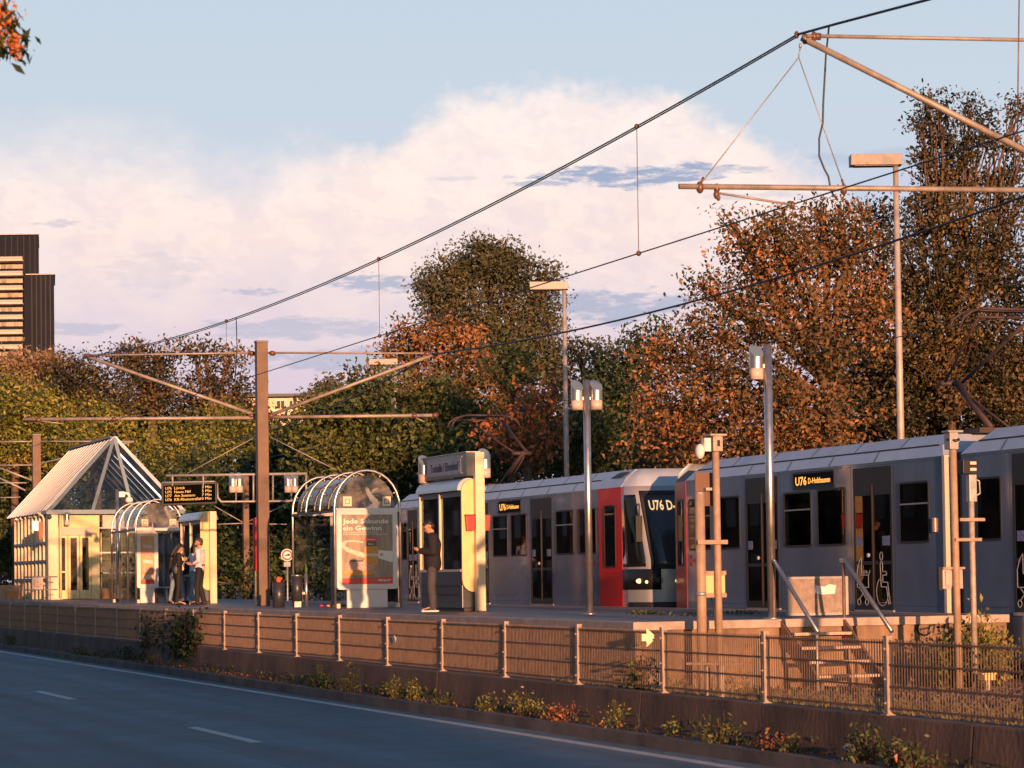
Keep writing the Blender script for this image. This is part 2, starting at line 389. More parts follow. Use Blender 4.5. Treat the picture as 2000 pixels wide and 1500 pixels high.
PWALL = mat('platform_wall', (0.34, 0.22, 0.145), 0.85, col2=(0.14, 0.09, 0.065), scale=1.8, bump=.6, bscale=14, stretch=(1, 1, .6))
m = MB(); m.bb((-150, PE+.06, TRACK-.1), (XE-.07, PE+.24, PLAT-.12)); m.bb((XE-.24, PE+.25, TRACK-.1), (XE-.06, PB-.02, PLAT-.12)); struct(m, 'platform_wall', PWALL)
# white safety line along back edge
m = MB(); m.bb((-150, PB-.9, PLAT), (XE-.3, PB-.82, PLAT+.004)); struct(m, 'safety_line', mat('worn_line', (.5, .47, .45), .7, col2=(.25, .22, .22), scale=6))
# stairs from the platform end down to the track bed
SY0, SY1 = onx(1545, 1215, XE+.3).y, onx(1668, 1213, XE+.3).y
st = thing('platform_stairs', 'short steel stairs leading down from the platform end to the track bed', 'stairs', (XE+.7, (SY0+SY1)/2, TRACK))
TREAD = mat('galvanised_tread', (0.55, 0.42, 0.34), 0.6, .3, var=.3, scale=14, bump=.3)
STRG = mat('stringer_brown', (0.20, 0.13, 0.11), 0.6, .2, var=.3, scale=4)
NS = 5; rise = (PLAT-TRACK)/NS; run = .27
for i in range(1, NS):
    z = PLAT-rise*i; x = XE+.02+run*(i-1)
    m = MB(); m.bb((x, SY0+.03, z-.04), (x+.26, SY1-.03, z)); build(m, 'tread', TREAD, st)
for y in (SY0, SY1):
    m = MB(); xa, xb = XE+.01, XE+run*(NS-1)+.12
    m.prism([(xa, PLAT-.02), (xa, PLAT-.34), (xb-.22, TRACK-.02), (xb+.05, TRACK-.02), (xb+.05, TRACK+.08)], (0, y-.02, 0), (1, 0, 0), (0, 0, 1), -.04)
    build(m, 'stringer', STRG, st)
# hand rails (blue-grey tube in the sky light)
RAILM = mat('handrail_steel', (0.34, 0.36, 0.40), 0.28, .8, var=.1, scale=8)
def handrail(pa, pb, lab):
    a = onx(pa[0], pa[1], XE-.05); xx = XE+1.25
    bpt = onx(pb[0], pb[1], xx)
    t = thing('stair_handrail', lab, 'handrail', (XE, a.y, PLAT), 'handrails of the platform stairs')
    m = MB(); m.tube([a+Vector((-.12, 0, 0)), a, bpt], .032, 10); build(m, 'rail', RAILM, t)
    m = MB(); m.tube([a+Vector((-.05, 0, -.05)), (a.x-.05, a.y, PLAT-.5)], .025, 8); build(m, 'post', STRG, t)
    m = MB(); m.tube([bpt+Vector((-.04, 0, -.03)), (bpt.x-.04, bpt.y, TRACK-.02)], .022, 8); build(m, 'post', PINKPIPE, t)
    return t
handrail((1513, 1097), (1598, 1236), 'sloping steel handrail left of the platform stairs')
handrail((1650, 1094), (1742, 1234), 'sloping steel handrail right of the platform stairs')
# closed barrier panel at the head of the stairs
a = onx(1537, 1186, XE-1.2); b = onx(1656, 1192, XE-1.2)
tb = thing('barrier_panel', 'worn grey barrier board with torn sticker between the stair handrails', 'barrier', (XE-1.2, (a.y+b.y)/2, PLAT))
ya, yb = a.y, b.y; H = 0.53
PANEL = mat('worn_board', (0.34, 0.27, 0.23), 0.6, col2=(0.22, 0.17, 0.15), scale=9, bump=.15)
zt = PLAT+.62
m = MB(); m.bb((XE-1.215, ya+.04, PLAT+.06), (XE-1.19, yb-.04, zt-.04)); build(m, 'board', PANEL, tb)
m = MB(); x = XE-1.2
for q in (((x-.03, ya, PLAT+.02), (x+.03, ya+.045, zt)), ((x-.03, yb-.045, PLAT+.02), (x+.03, yb, zt)), ((x-.028, ya+.045, PLAT+.02), (x+.028, yb-.045, PLAT+.065)), ((x-.028, ya+.045, zt-.045), (x+.028, yb-.045, zt))): m.bb(*q)
build(m, 'frame', PINKPIPE, tb, bevel=.006)
m = MB(); yc = ya+(yb-ya)*.62; m.prism([(-.18, -.05), (-.05, -.08), (.17, -.07), (.19, .06), (.08, .08), (-.02, .04), (-.17, .07)], (XE-1.183, yc, PLAT+.42), (0, 1, 0), (0, 0, 1), .002); build(m, 'sticker', WHITE, tb)
# graffiti on the end wall
BLK = mat('graffiti_paint', (0.015, 0.015, 0.018), .6)
m = MB()
def stroke(mb, pts, w, o, ux, uy, th=.003):
    for i in range(len(pts)-1):
        (x0, y0), (x1, y1) = pts[i], pts[i+1]; d = math.hypot(x1-x0, y1-y0)
        if d < 1e-6: continue
        nx, ny = -(y1-y0)/d*w/2, (x1-x0)/d*w/2; ex, ey = (x1-x0)/d*w*.3, (y1-y0)/d*w*.3
        mb.prism([(x0-nx-ex, y0-ny-ey), (x1-nx+ex, y1-ny+ey), (x1+nx+ex, y1+ny+ey), (x0+nx-ex, y0+ny-ey)], o, ux, uy, th)
g0 = onx(1785, 1236, XE-.06)
o_ = (XE-.058, g0.y, g0.z)
circ = [(.18+.12*math.cos(R(a)), .06+.10*math.sin(R(a))) for a in range(50, 340, 20)]
for pts, w_ in ((circ, .03), ([(.10, .05), (.26, .07)], .03), ([(.24, .0), (.27, .10), (.36, .12), (.33, .0)], .03), ([(.42, .02), (.44, .14)], .028), ([(.40, .08), (.52, .07)], .025), ([(.52, .0), (.53, .15)], .025), ([(.60, .12), (.60, .0), (.66, .02), (.60, .07)], .025), ([(.70, .1), (.70, .0), (.76, .0), (.76, .07)], .025), ([(.0, .02), (.03, .10), (.05, .02)], .02)):
    stroke(m, pts, w_, o_, (0, 1, 0), (0, 0, 1))
single(m, 'graffiti_tag', BLK, 'black looping graffiti scrawl on the lit end wall of the platform', 'graffiti')
# ------------------------------------------------------------------ trams
TP = 20.40; GUT = 3.68; TOP = 4.06; BOT = 0.42; WID = 2.65
TRB = mat('tram_grey_paint', (0.16, 0.235, 0.37), 0.20, 0.45, var=0.10, scale=1.2, coat=0.7, bump=.5, bscale=1.1, stretch=(1, 1, .45))
TRR = mat('tram_roof_silver', (0.50, 0.56, 0.66), 0.45, 0.3, var=0.12, scale=1.5)
TRG = mat('tram_dark_glass', (0.010, 0.011, 0.013), 0.03, var=0.0, spec=.6)
TRW = mat('tram_silver_white', (0.40, 0.41, 0.43), 0.35, 0.2, coat=.2)
RUB = mat('window_rubber', (0.018, 0.018, 0.02), 0.55)
BELL = mat('bellows', (0.05, 0.048, 0.05), 0.8)
PICT = mat('pictogram_white', (0.65, 0.65, 0.65), 0.5)
INT = mat('tram_interior', (0.30, 0.26, 0.20), 0.7, var=.5, scale=3)
SEATR = mat('tram_seat_red', (0.30, 0.03, 0.03), 0.7)
WARM = mat('interior_lamp', (.8, .8, .7), .5, emit=(1, .93, .8), estr=2.0)
TGL = glass('tinted_tram_glass', (0.42, 0.42, 0.44), 0.015, 0.01)
def side_panel(root, x0, x1, z0, z1, name, m, r=.08, proud=.004, frame=.035, split=None, see=False):
    o = (0, TP-proud, 0)
    g = MB(); out = rrect(x0, z0, x1, z1, r); inn = rrect(x0+frame, z0+frame, x1-frame, z1-frame, max(.02, r-frame))
    # prism normal must point to -Y : ux=(1,0,0), uy=(0,0,1) gives n=(0,-1,0)
    g.prism(inn, o, (1, 0, 0), (0, 0, 1), .004); w = build(g, name, m, root)
    f = MB(); f.frame(out, inn, (0, TP-.001, 0), (1, 0, 0), (0, 0, 1), .012); build(f, 'window_frame', RUB, w)
    if split:
        s = MB(); s.bb((x0+frame, TP-.014, split-.012), (x1-frame, TP-.0085, split+.012)); build(s, 'sash_bar', GALV, w)
    return w
def led_display(root, x0, x1, lines):
    z0, z1 = 3.30, 3.62; w = side_panel(root, x0, x1, z0, z1, 'destination_display', TRG, r=.07, frame=.03)
    big, small = lines
    L = x1-x0
    text(big, 'display_text', LEDM, w, (x0+.12, TP-.0085, z0+.09), (1, 0, 0), (0, 0, 1), .15, width=L*.27, bold=True)
    text(small, 'display_text', LEDM, w, (x0+.12+L*.31, TP-.0085, z0+.11), (1, 0, 0), (0, 0, 1), .10, width=L*.52, bold=True)
def pict_stroller(root, x, z, s=1.0):
    m = MB(); k = []
    k.append([(.05, .62), (.12, .78), (.22, .88), (.22, .56), (.46, .56), (.46, .34), (.05, .34), (.05, .62)])
    k.append([(.25, .60), (.30, .64), (.40, .63), (.43, .60), (.25, .60)]); k.append([(.46, .56), (.52, .64)])
    k.append([(.12, .34), (.38, .12)]); k.append([(.38, .34), (.12, .12)])
    for cx in (.11, .39): k.append([(cx+.06*math.cos(R(a)), .08+.06*math.sin(R(a))) for a in range(0, 361, 45)])
    for p in k: stroke(m, [(a*s, b*s) for a, b in p], .014, (x, TP-.010, z), (1, 0, 0), (0, 0, 1), .002)
    build(m, 'stroller_pictogram', PICT, root)
def pict_wheelchair(root, x, z, s=1.0):
    m = MB(); k = []
    k.append([(.26+.05*math.cos(R(a)), .86+.07*math.sin(R(a))) for a in range(0, 361, 40)])
    k.append([(.22, .72), (.24, .77), (.28, .77), (.30, .72), (.30, .60), (.42, .60), (.42, .54), (.30, .54), (.30, .42), (.46, .42), (.54, .06), (.48, .05), (.42, .34), (.24, .34), (.22, .72)])
    k.append([(.28+.20*math.cos(R(a)), .26+.24*math.sin(R(a))) for a in range(120, 370, 18)])
    for p in k: stroke(m, [(a*s, b*s) for a, b in p], .014, (x, TP-.010, z), (1, 0, 0), (0, 0, 1), .002)
    build(m, 'wheelchair_pictogram', PICT, root)
def door(root, x0, x1, picts=False, lamp=False):
    z0, z1 = PLAT+.03, 3.60; xm = (x0+x1)/2
    f = MB(); f.bb((x0, TP-.006, 3.12), (x1, TP+.02, z1)); f.bb((x0, TP-.006, z0), (x1, TP+.02, z0+.12))
    for a, b in ((x0, x0+.06), (xm-.05, xm+.05), (x1-.06, x1)): f.bb((a, TP-.006, z0+.12), (b, TP+.02, 3.12))
    for a, b in ((x0+.06, xm-.05), (xm+.05, x1-.06)): f.bb((a, TP-.006, 1.94), (b, TP+.02, 2.0))
    d = build(f, 'door', RUB, root)
    for a, b in ((x0+.06, xm-.05), (xm+.05, x1-.06)):
        g = MB(); g.bb((a, TP-.002, 2.0), (b, TP+.004, 3.12)); build(g, 'door_pane', TGL, d)
        g = MB(); g.bb((a, TP-.002, z0+.12), (b, TP+.004, 1.94)); build(g, 'door_pane', TGL, d)
    g = MB(); g.bb((xm-.011, TP-.013, z0+.05), (xm+.011, TP-.006, z1-.3)); build(g, 'door_edge', mat('door_edge_brown', (.09, .035, .02), .4), d)
    g = MB(); g.bb((x0-.02, TP-.02, z0-.05), (x1+.02, TP+.0, z0)); build(g, 'door_sill', GALV, d)
    g = MB(); g.cyl((xm-.16, TP-.022, 2.10), (xm-.16, TP-.003, 2.10), .035, n=12); build(g, 'door_button', PICT, d)
    SB = mat('sticker_blue', (.04, .07, .30), .5, col2=(.35, .38, .5), scale=30)
    for q0, q1 in ((x0+.1, x0+.28), (x1-.34, x1-.1)):
        g = MB(); g.bb((q0, TP-.006, 2.26), (q1, TP-.0035, 2.42)); build(g, 'door_sticker', SB, d)
    if picts:
        pict_stroller(d, x0+.05, z0+.06, .95); pict_wheelchair(d, xm+.02, z0+.05, 1.0)
    return d
INTC = mat('interior_cream', (.45, .36, .25), .6, var=.2)
POLE = mat('grab_pole_yellow', (.55, .33, .05), .4)
FLR = mat('tram_floor', (.05, .05, .055), .7)
SEAT = mat('seat_fabric', (.10, .05, .06), .85, var=.4, scale=12)
def shell(root, x0, x1, ch0=0.0, ch1=0.0, holes=(), name='body'):
    """one car body between x0<x1 with slanted roof ends (ch = roof setback) and real window openings"""
    y0, y1 = TP, TP+WID; ym = (y0+y1)/2
    hs = sorted([(a, b, c, d) for a, b, c, d in holes if a >= x0 and b <= x1])
    m = MB(); T = .05
    for ya, yb in ((y0, y0+T), (y1-T, y1)):
        xc = x0
        for a, b, c, d in hs:
            m.bb((xc, ya, BOT), (a, yb, GUT)); m.bb((a, ya, BOT), (b, yb, c)); m.bb((a, ya, d), (b, yb, GUT)); xc = b
        m.bb((xc, ya, BOT), (x1, yb, GUT))
    for xe in (x0, x1-.04): m.bb((xe, y0+T, BOT), (xe+.04, y1-T, GUT))
    m.bb((x0+.04, y0+T, GUT-.08), (x1-.04, y1-T, GUT-.03))
    b = build(m, name, TRB, root)
    m = MB(); m.bb((x0+.04, y0+T, 1.10), (x1-.04, y1-T, 1.15)); build(m, 'floor', FLR, root)
    m = MB(); m.bb((x0+.05, y1-T-.02, 1.15), (x1-.05, y1-T-.005, 2.2)); m.bb((x0+.05, y1-T-.02, 3.35), (x1-.05, y1-T-.005, GUT-.1)); build(m, 'lining', INTC, b)
    doors = [h for h in hs if h[2] < 1.5]
    xx = x0+.35
    while xx < x1-.7:
        if not any(h[0]-.25 < xx+.25 < h[1]+.15 for h in doors):
            for ya in (y0+.12, y1-.95):
                m = MB(); m.bb((xx, ya, 1.5), (xx+.42, ya+.82, 1.58)); m.box((xx+.06, ya+.41, 1.93), (.07, .80, .72)); st_ = build(m, 'seat', SEAT, root, bevel=.02)
        xx += .78
    for h in doors:
        for xq in (h[0]-.08, h[1]+.08):
            m = MB(); m.tube([(xq, y0+.55, 1.15), (xq, y0+.55, GUT-.08)], .018, 8); m.tube([(xq, y1-.6, 1.15), (xq, y1-.6, GUT-.08)], .018, 8); build(m, 'grab_pole', POLE, root)
        m = MB(); m.bb((h[1]+.03, y0+.08, 1.15), (h[1]+.06, y0+.75, 3.2)); build(m, 'partition', INTC, root)
        m = MB(); m.bb((h[0]+.5, ym-.15, GUT-.10), (h[1]-.1, ym-.05, GUT-.085)); build(m, 'ceiling_lamp', WARM, root)
    prof = [(y0-.012, GUT-.005, 0), (y0+.10, GUT+.17, .45), (y0+.16, GUT+.20, .55), (y0+.36, TOP, 1), (y1-.36, TOP, 1), (y1-.10, GUT+.17, .45), (y1+.012, GUT-.005, 0)]
    vs = []
    for x, c, s in ((x0, ch0, 1), (x1, ch1, -1)):
        for y, z, k in prof: vs.append((x+s*c*k, y, z))
    n = len(prof); m = MB(); m.add(vs, [tuple(range(n)), tuple(reversed(range(n, 2*n)))]+[(i, (i+1) % n, (i+1) % n+n, i+n) for i in range(n)])
    rf = build(m, 'roof', TRR, root)
    m = MB(); m.beam((x0+ch0*.5+.1, y0+.118, GUT+.187), (x1-ch1*.5-.1, y0+.118, GUT+.187), .02, .03)
    xx = x0+ch0+1.3
    while xx < x1-ch1-.5:
        m.beam((xx, y0+.165, GUT+.203), (xx, y0+.355, TOP-.002), .012, .012); m.beam((xx-.6, y0-.012, GUT+.0), (xx-.6, y0+.098, GUT+.168), .01, .012); xx += 1.6
    build(m, 'roof_seam', RUB, rf)
    m = MB(); xx = x0+ch0+.5
    while xx < x1-ch1-.3:
        m.bb((xx-.02, y0+.36, TOP-.01), (xx+.02, y0+.39, TOP+.03)); xx += 1.25
    build(m, 'roof_lugs', RUB, rf)
    # panel joints beside the openings and along the skirt
    m = MB(); ed = []
    for a, b_, c, d in hs:
        if c < 1.5: ed += [a-.10, b_+.10]
    for xq in ed:
        if x0+.1 < xq < x1-.1: m.bb((xq-.004, y0-.0022, BOT+.15), (xq+.004, y0+.01, GUT-.03))
    m.bb((x0+.02, y0-.0025, GUT-.055), (x1-.02, y0+.01, GUT-.048))
    xq = x0+.02
    for h in doors+[(x1-.02, 0, 0, 0)]:
        m.bb((xq, y0-.0025, 1.24), (h[0]-.1, y0+.01, 1.247)) if h[0]-.1 > xq else None
        xq = h[1]+.1
    build(m, 'panel_joint', RUB, b)
    m = MB(); m.bb((x0+.6, y0+.1, .32), (x1-.6, y1-.1, BOT)); build(m, 'underframe', BLACK, root)
    return b
def WH(a, b, z0=2.28, z1=3.30): return (a+.03, b-.03, z0+.03, z1-.03)
def DH(a, b): return (a+.02, b-.02, PLAT+.05, 3.58)
def nose(root, x0, sgn, red_to, L=1.25, inset=.17, close=.35, off=0.0, cm=None):
    """driver's cab: from side plane x0 growing in direction sgn"""
    zs = [BOT+.1, .8, 1.15, 1.32, 2.05, 2.12, 2.8, 3.42, GUT]
    def P(t, z):  # t -1..1 across, corner at |t|=.72
        k = 1.0 if z < 2.1 else 1.0-(z-2.1)/(GUT-2.1)*.62
        if z < 1.0: k *= 1-.10*(1.0-z)
        a = abs(t); yc = TP+WID/2
        if a > .62: u = (1-a)/.38; x = L*k*u; y = WID/2 - off - inset*u*(.3+.7*u)
        else:
            q = a/.62; x = L*k+close*(1-q*q)*(.55+.45*k); y = (WID/2-off-inset)*q
        return Vector((x0+sgn*x, yc+(y if t > 0 else -y), z))
    ts = [-1, -.9, -.78, -.66, -.60, -.45, -.3, -.15, 0, .15, .3, .45, .60, .66, .78, .9, 1]
    def patch(name, m, t0, t1, z0, z1, off=0.0, par=root, tl=None):
        T = [t for t in ts if t0 <= t <= t1]; Z = [z0]+[z for z in zs if z0 < z < z1]+[z1]
        T = sorted(set([t0]+T+[t1])); mb = MB(); vs = []
        for z in Z:
            for t in T:
                p = P(t, z); d = Vector((p.x-(x0-sgn*.8), p.y-(TP+WID/2), 0)).normalized(); vs.append(p+d*off)
        n = len(T); fs = [(i*n+j, i*n+j+1, (i+1)*n+j+1, (i+1)*n+j) for i in range(len(Z)-1) for j in range(n-1)]
        mb.add(vs, fs, True); o = build(mb, name, m, par)
        md = o.modifiers.new('s', 'SOLIDIFY'); md.thickness = .004; md.offset = 0
        return o
    cab = patch('cab', cm or TRW, -1, 1, BOT+.1, GUT)
    patch('cab_side_window', TRG, -.985, -.66, 1.98, 3.50, .008, cab); patch('cab_side_window', TRG, .66, .985, 1.98, 3.50, .008, cab)
    patch('windscreen', mat('windscreen_glass', (.05, .05, .055), .06, spec=.45), -.56, .56, 1.98, 3.52, .008, cab)
    patch('windscreen_frame', RUB, -.60, -.56, 1.95, 3.56, .012, cab); patch('windscreen_frame', RUB, .56, .60, 1.95, 3.56, .012, cab)
    patch('windscreen_frame', RUB, -.60, .60, 3.52, 3.58, .012, cab); patch('windscreen_frame', RUB, -.60, .60, 1.93, 1.98, .012, cab)
    patch('light_band', BLACK, -.99, -.50, 1.50, 1.93, .010, cab); patch('light_band', BLACK, .50, .99, 1.50, 1.93, .010, cab)
    patch('bumper', RUB, -.9, .9, 1.12, 1.24, .03, cab)
    hl = mat('headlamp', (.7, .6, .5), .15, emit=(1, .62, .25), estr=1.1)
    for t in (-.74, .74):
        p = P(t, 1.68); d = Vector((p.x-(x0-sgn*.8), p.y-(TP+WID/2), 0)).normalized()
        m = MB(); m.sph(p+d*.01, .085, sc=(.5, 1, .62)); build(m, 'headlight', hl, cab)
        p = P(t*.88, 1.66); m = MB(); m.sph(p+d*.015, .035); build(m, 'marker_light', hl, cab)
    # roof dome over the cab
    vs = []; T = ts; n = len(T)
    for k_, (z, sh, ins) in enumerate(((GUT-.004, 0, 0), (GUT+.19, .14, .10), (TOP, .42, .34))):
        for t in T:
            p = P(t, GUT); c = Vector((x0-sgn*.3, TP+WID/2, 0)); v = Vector((p.x-c.x, p.y-c.y, 0))
            q = Vector((c.x+v.x*(1-sh*.9), c.y+v.y*(1-ins/(WID/2)), z))
            if abs(t) == 1: q.x = x0-sgn*.001
            vs.append(q)
    fs = [(i*n+j, i*n+j+1, (i+1)*n+j+1, (i+1)*n+j) for i in range(2) for j in range(n-1)]+[tuple(2*n+j for j in range(n))]
    m = MB(); m.add(vs, fs, True); build(m, 'cab_roof', TRR, root)
    # mirrors
    for sy in ((-1, 1) if off == 0 else ()):
        p = P(.66*sy, 3.0)
        m = MB(); m.bb((p.x+sgn*.12-.03, p.y+sy*.05-.08, 2.5), (p.x+sgn*.12+.03, p.y+sy*.05+.06, 3.05)); m.tube([(p.x, p.y, 3.3), (p.x+sgn*.14, p.y+sy*.05, 3.25), (p.x+sgn*.12, p.y+sy*.05, 3.05)], .018, 6)
        build(m, 'mirror', RUB, cab, bevel=.01)
    return cab, P
def red_band(root, xa, xb, ins=0.0):
    """red driver's door strip between xa and xb on both sides"""
    for y, s in ((TP, 1), (TP+WID, -1)):
        m = MB(); vs = []
        for x, i in ((xa, 0), (xb, ins)):
            for z in (BOT+.1, GUT-.01): vs += [(x, y+s*(i-.006), z), (x, y+s*(i+.02), z)]
        m.add(vs, [(0,1,3,2), (4,6,7,5), (0,4,5,1), (2,3,7,6), (0,2,6,4), (1,5,7,3)])
        d = build(m, 'driver_door', REDP, root)
        if s == 1:
            w = abs(xb-xa); c = (xa+xb)/2; g = MB(); q = .22*w; yy = y+ins/2-.008
            o = Vector((c, yy, 0)); ux = Vector((xb-xa, ins, 0)).normalized()*(1 if xb > xa else -1)
            g.prism(rrect(-q, 2.0, q, 3.28, .06), o, ux, (0, 0, 1), .006); wd = build(g, 'door_window', TRG, d)
            g = MB(); g.frame(rrect(-q-.03, 1.97, q+.03, 3.31, .08), rrect(-q, 2.0, q, 3.28, .06), o, ux, (0, 0, 1), .012); build(g, 'window_frame', RUB, wd)
    return
def pantograph(root, bx, kx, kz, hx, hz, yc):
    m = MB(); P = Vector; b = P((bx, yc, TOP+.10)); k = P((kx, yc, kz)); h = P((hx, yc, hz))
    m.tube([b, k], .060, 8); m.box(b+P((0, 0, -.05)), (1.0, 1.1, .08))
    m.tube([k+P((-.12, -.25, 0)), k+P((-.12, .25, 0))], .05, 8)
    for s in (-1, 1):
        m.tube([k+P((-.12, s*.16, 0)), h+P((0, s*.50, -.12))], .034 if s > 0 else .024, 6)
        for q in (-.17, .17): m.tube([h+P((q, s*.52, 0)), h+P((q, s*.72, -.05)), h+P((q, s*.88, -.16)), h+P((q, s*.96, -.32))], .022, 6)
    for q in (-.17, .17): m.tube([h+P((q, -.55, .0)), h+P((q, .55, .0))], .026, 6)
    m.tube([h+P((0, -.55, -.12)), h+P((0, .55, -.12))], .024, 6); m.tube([b+P((.5, .0, 0)), k+P((.05, 0, -.1))], .02, 6)
    build(m, 'pantograph', mat('pantograph_red_brown', (.055, .032, .030), .6, var=.2), root)
def XT(px, z=2.6):
    # x on the tram side plane, refined for camera roll
    y = 1100
    for _ in range(3):
        p = onp(px, y, TP); d = (p-C0).dot(FW); y = y + (p.z-z)*F/d
    return onp(px, y, TP).x
# ---- front tram (right)
xL = XT(1341); t1 = thing('tram', 'front grey tram along the platform, nearer one, behind the stair handrails', 'tram', (XT(1600), TP+WID/2, .3), 'coupled grey light rail trams')
xR = XT(1846)
W1 = ((1346, 1389), (1403, 1446), (1532, 1586), (1597, 1653), (1757, 1816)); D1_ = ((1457, 1521), (1668, 1743))
shell(t1, xL, xR, 0.5, .45, [WH(XT(a), XT(b), 2.28, 3.28) for a, b in W1]+[DH(XT(a), XT(b)) for a, b in D1_])
red_band(t1, xL, xL-.95, .20)
nose(t1, xL-.93, -1, None, L=.42, inset=.34, close=.16, off=.21, cm=mat('cab_dark_red', (.16, .02, .02), .3))
for a, b, z0, z1, sp in ((1346, 1389, 2.28, 3.30, 2.95), (1403, 1446, 2.28, 3.30, None), (1532, 1586, 2.28, 3.28, 2.95), (1597, 1653, 2.28, 3.30, None), (1757, 1816, 2.28, 3.30, 2.93)):
    side_panel(t1, XT(a), XT(b), z0, z1, 'window', TGL, split=sp)
door(t1, XT(1457), XT(1521)); door(t1, XT(1668), XT(1743), picts=True, lamp=True)
led_display(t1, XT(1550), XT(1632), ('U76', 'D-Holthausen'))
BEZ = mat('edge_trim_cream', (.62, .52, .42), .4)
m = MB(); m.bb((xR-.02, TP-.03, BOT+.2), (xR+.06, TP+.10, GUT)); build(m, 'end_trim', BEZ, t1)
m = MB(); m.bb((XT(1826)-.04, TP-.03, 2.45), (XT(1826)+.05, TP-.002, 2.68)); build(m, 'side_lamp', mat('side_lamp_lens', (.8, .6, .4), .3), t1, bevel=.01)
xb0, xb1 = xR+.08, XT(1880)
m = MB()
for i in range(9):
    x = xb0+(xb1-xb0)*i/8; m.bb((x-.035, TP+.12+.05*(i % 2), .5), (x+.035, TP+WID-.12, 3.72))
m.bb((xb0, TP+.25, .5), (xb1, TP+WID-.25, 3.7)); build(m, 'bellows', BELL, t1)
xd_ = XT(1979)
shell(t1, xb1, xb1+9.5, .5, .4, [WH(XT(1908), XT(1957), 2.28, 3.28), DH(xd_, xd_+1.32), WH(xd_+1.6, xd_+2.9, 2.28, 3.28)])
side_panel(t1, XT(1908), XT(1957), 2.28, 3.28, 'window', TGL); door(t1, XT(1979), XT(1979)+1.32, picts=True)
side_panel(t1, XT(1979)+1.6, XT(1979)+2.9, 2.28, 3.28, 'window', TGL, split=2.95)
YC = TP+WID/2; kn = onp(1868, 748, YC); hd_ = onp(1962, 606, YC); pantograph(t1, onp(1938, 838, YC).x, kn.x, kn.z, hd_.x, hd_.z, YC)
m = MB()
RM = mat('logo_red', (.35, .03, .04), .5)
for px, par in ((1347, t1),):
    x = XT(px)
    m = MB(); stroke(m, [(.06*math.cos(R(a))+.06, .10*math.sin(R(a))+.1) for a in range(0, 361, 40)], .02, (x, TP-.002, 1.98), (1, 0, 0), (0, 0, 1), .003); stroke(m, [(.03, .02), (.07, .1), (.09, .18)], .015, (x, TP-.002, 1.98), (1, 0, 0), (0, 0, 1), .003); build(m, 'operator_logo', RM, par)
    text('Rheinbahn', 'operator_name', RM, par, (x+.18, TP-.001, 2.04), (1, 0, 0), (0, 0, 1), .07, width=.55, bold=True)
# interior lamp tubes seen through door of front tram are painted parts of door above
# ---- rear tram
x2 = XT(1170); x2e = XT(1215)
t2 = thing('tram', 'rear grey tram behind the name sign with bright red driver door and dark slanted cab', 'tram', (XT(1050), TP+WID/2, .3), 'coupled grey light rail trams')
x2a = XT(905); x2b = XT(880)
shell(t2, x2a, x2, .2, .0, [WH(XT(a), XT(b), 2.28, 3.28) for a, b in ((1128, 1165), (1086, 1121), (998, 1029), (963, 992))]+[DH(XT(1037), XT(1079)), DH(XT(912), XT(955))]);
red_band(t2, x2, x2e, 0); 
m = MB(); m.bb((x2-.01, TP+.02, BOT+.1), (x2e, TP+WID-.02, GUT)); build(m, 'cab_rear', TRB, t2)
# roof over driver's door
m = MB(); y0, y1 = TP, TP+WID
prof = [(y0-.012, GUT-.005), (y0+.10, GUT+.17), (y0+.36, TOP-.002), (y1-.36, TOP-.002), (y1-.10, GUT+.17), (y1+.012, GUT-.005)]
vs = [(x, y, z) for x in (x2+.001, x2e) for y, z in prof]; n = 6
m.add(vs, [tuple(range(n)), tuple(reversed(range(n, 2*n)))]+[(i, (i+1) % n, (i+1) % n+n, i+n) for i in range(n)]); rf = build(m, 'roof', TRR, t2)
m = MB(); xm = (x2+x2e)/2; sl = Vector((0, .26, TOP-GUT-.17)).normalized()
m.prism([(-.32, .02), (.25, .02), (.38, .2), (-.12, .2)], (xm+.1, y0+.115, GUT+.20), (1, 0, 0), sl, .006); build(m, 'roof_vent', RUB, rf)
cab2, P2 = nose(t2, x2e+.002, 1, None, L=1.0, inset=.17, close=.30)
LEDW = mat('warm_led', (.1, .08, .05), .5, emit=(1.0, .62, .3), estr=.75)
pa = P2(-.54, 3.15); pb = P2(-.1, 3.15); ux = (pb-pa).normalized(); uy = (P2(-.4, 3.5)-P2(-.4, 2.9)).normalized()
nn = ux.cross(uy)
text('U76 D-Hbf', 'front_display', LEDW, cab2, pa+nn*.05+ux*.03, ux, uy, .22, width=.86, bold=True)
text('4310', 'fleet_number', mat('number_grey', (.08, .08, .09), .5), cab2, P2(-.56, 1.62)+nn*.04, ux, (0, 0, 1), .12, width=.34)
for a, b, sp in ((1128, 1165, None), (1086, 1121, 2.95), (998, 1029, None), (963, 992, 2.95)):
    side_panel(t2, XT(a), XT(b), 2.28, 3.28, 'window', TGL, split=sp)
door(t2, XT(1037), XT(1079)); door(t2, XT(912), XT(955))
led_display(t2, XT(974), XT(1019), ('U76', 'D-Holthausen'))
x = XT(1139)
m = MB(); stroke(m, [(.06*math.cos(R(a))+.06, .10*math.sin(R(a))+.1) for a in range(0, 361, 40)], .02, (x, TP-.002, 1.98), (1, 0, 0), (0, 0, 1), .003); build(m, 'operator_logo', RM, t2)
text('Rheinbahn', 'operator_name', RM, t2, (x+.18, TP-.001, 2.04), (1, 0, 0), (0, 0, 1), .07, width=.55, bold=True)
m = MB(); m.bb((x2b, TP+.15, .5), (x2a-.02, TP+WID-.15, 3.7)); build(m, 'bellows', BELL, t2)
x2c = XT(768); shell(t2, x2c, x2b-.02, .4, .2, [WH(XT(a), XT(b), 2.28, 3.28) for a, b in ((826, 850), (785, 796))]+[DH(XT(797), XT(816))])
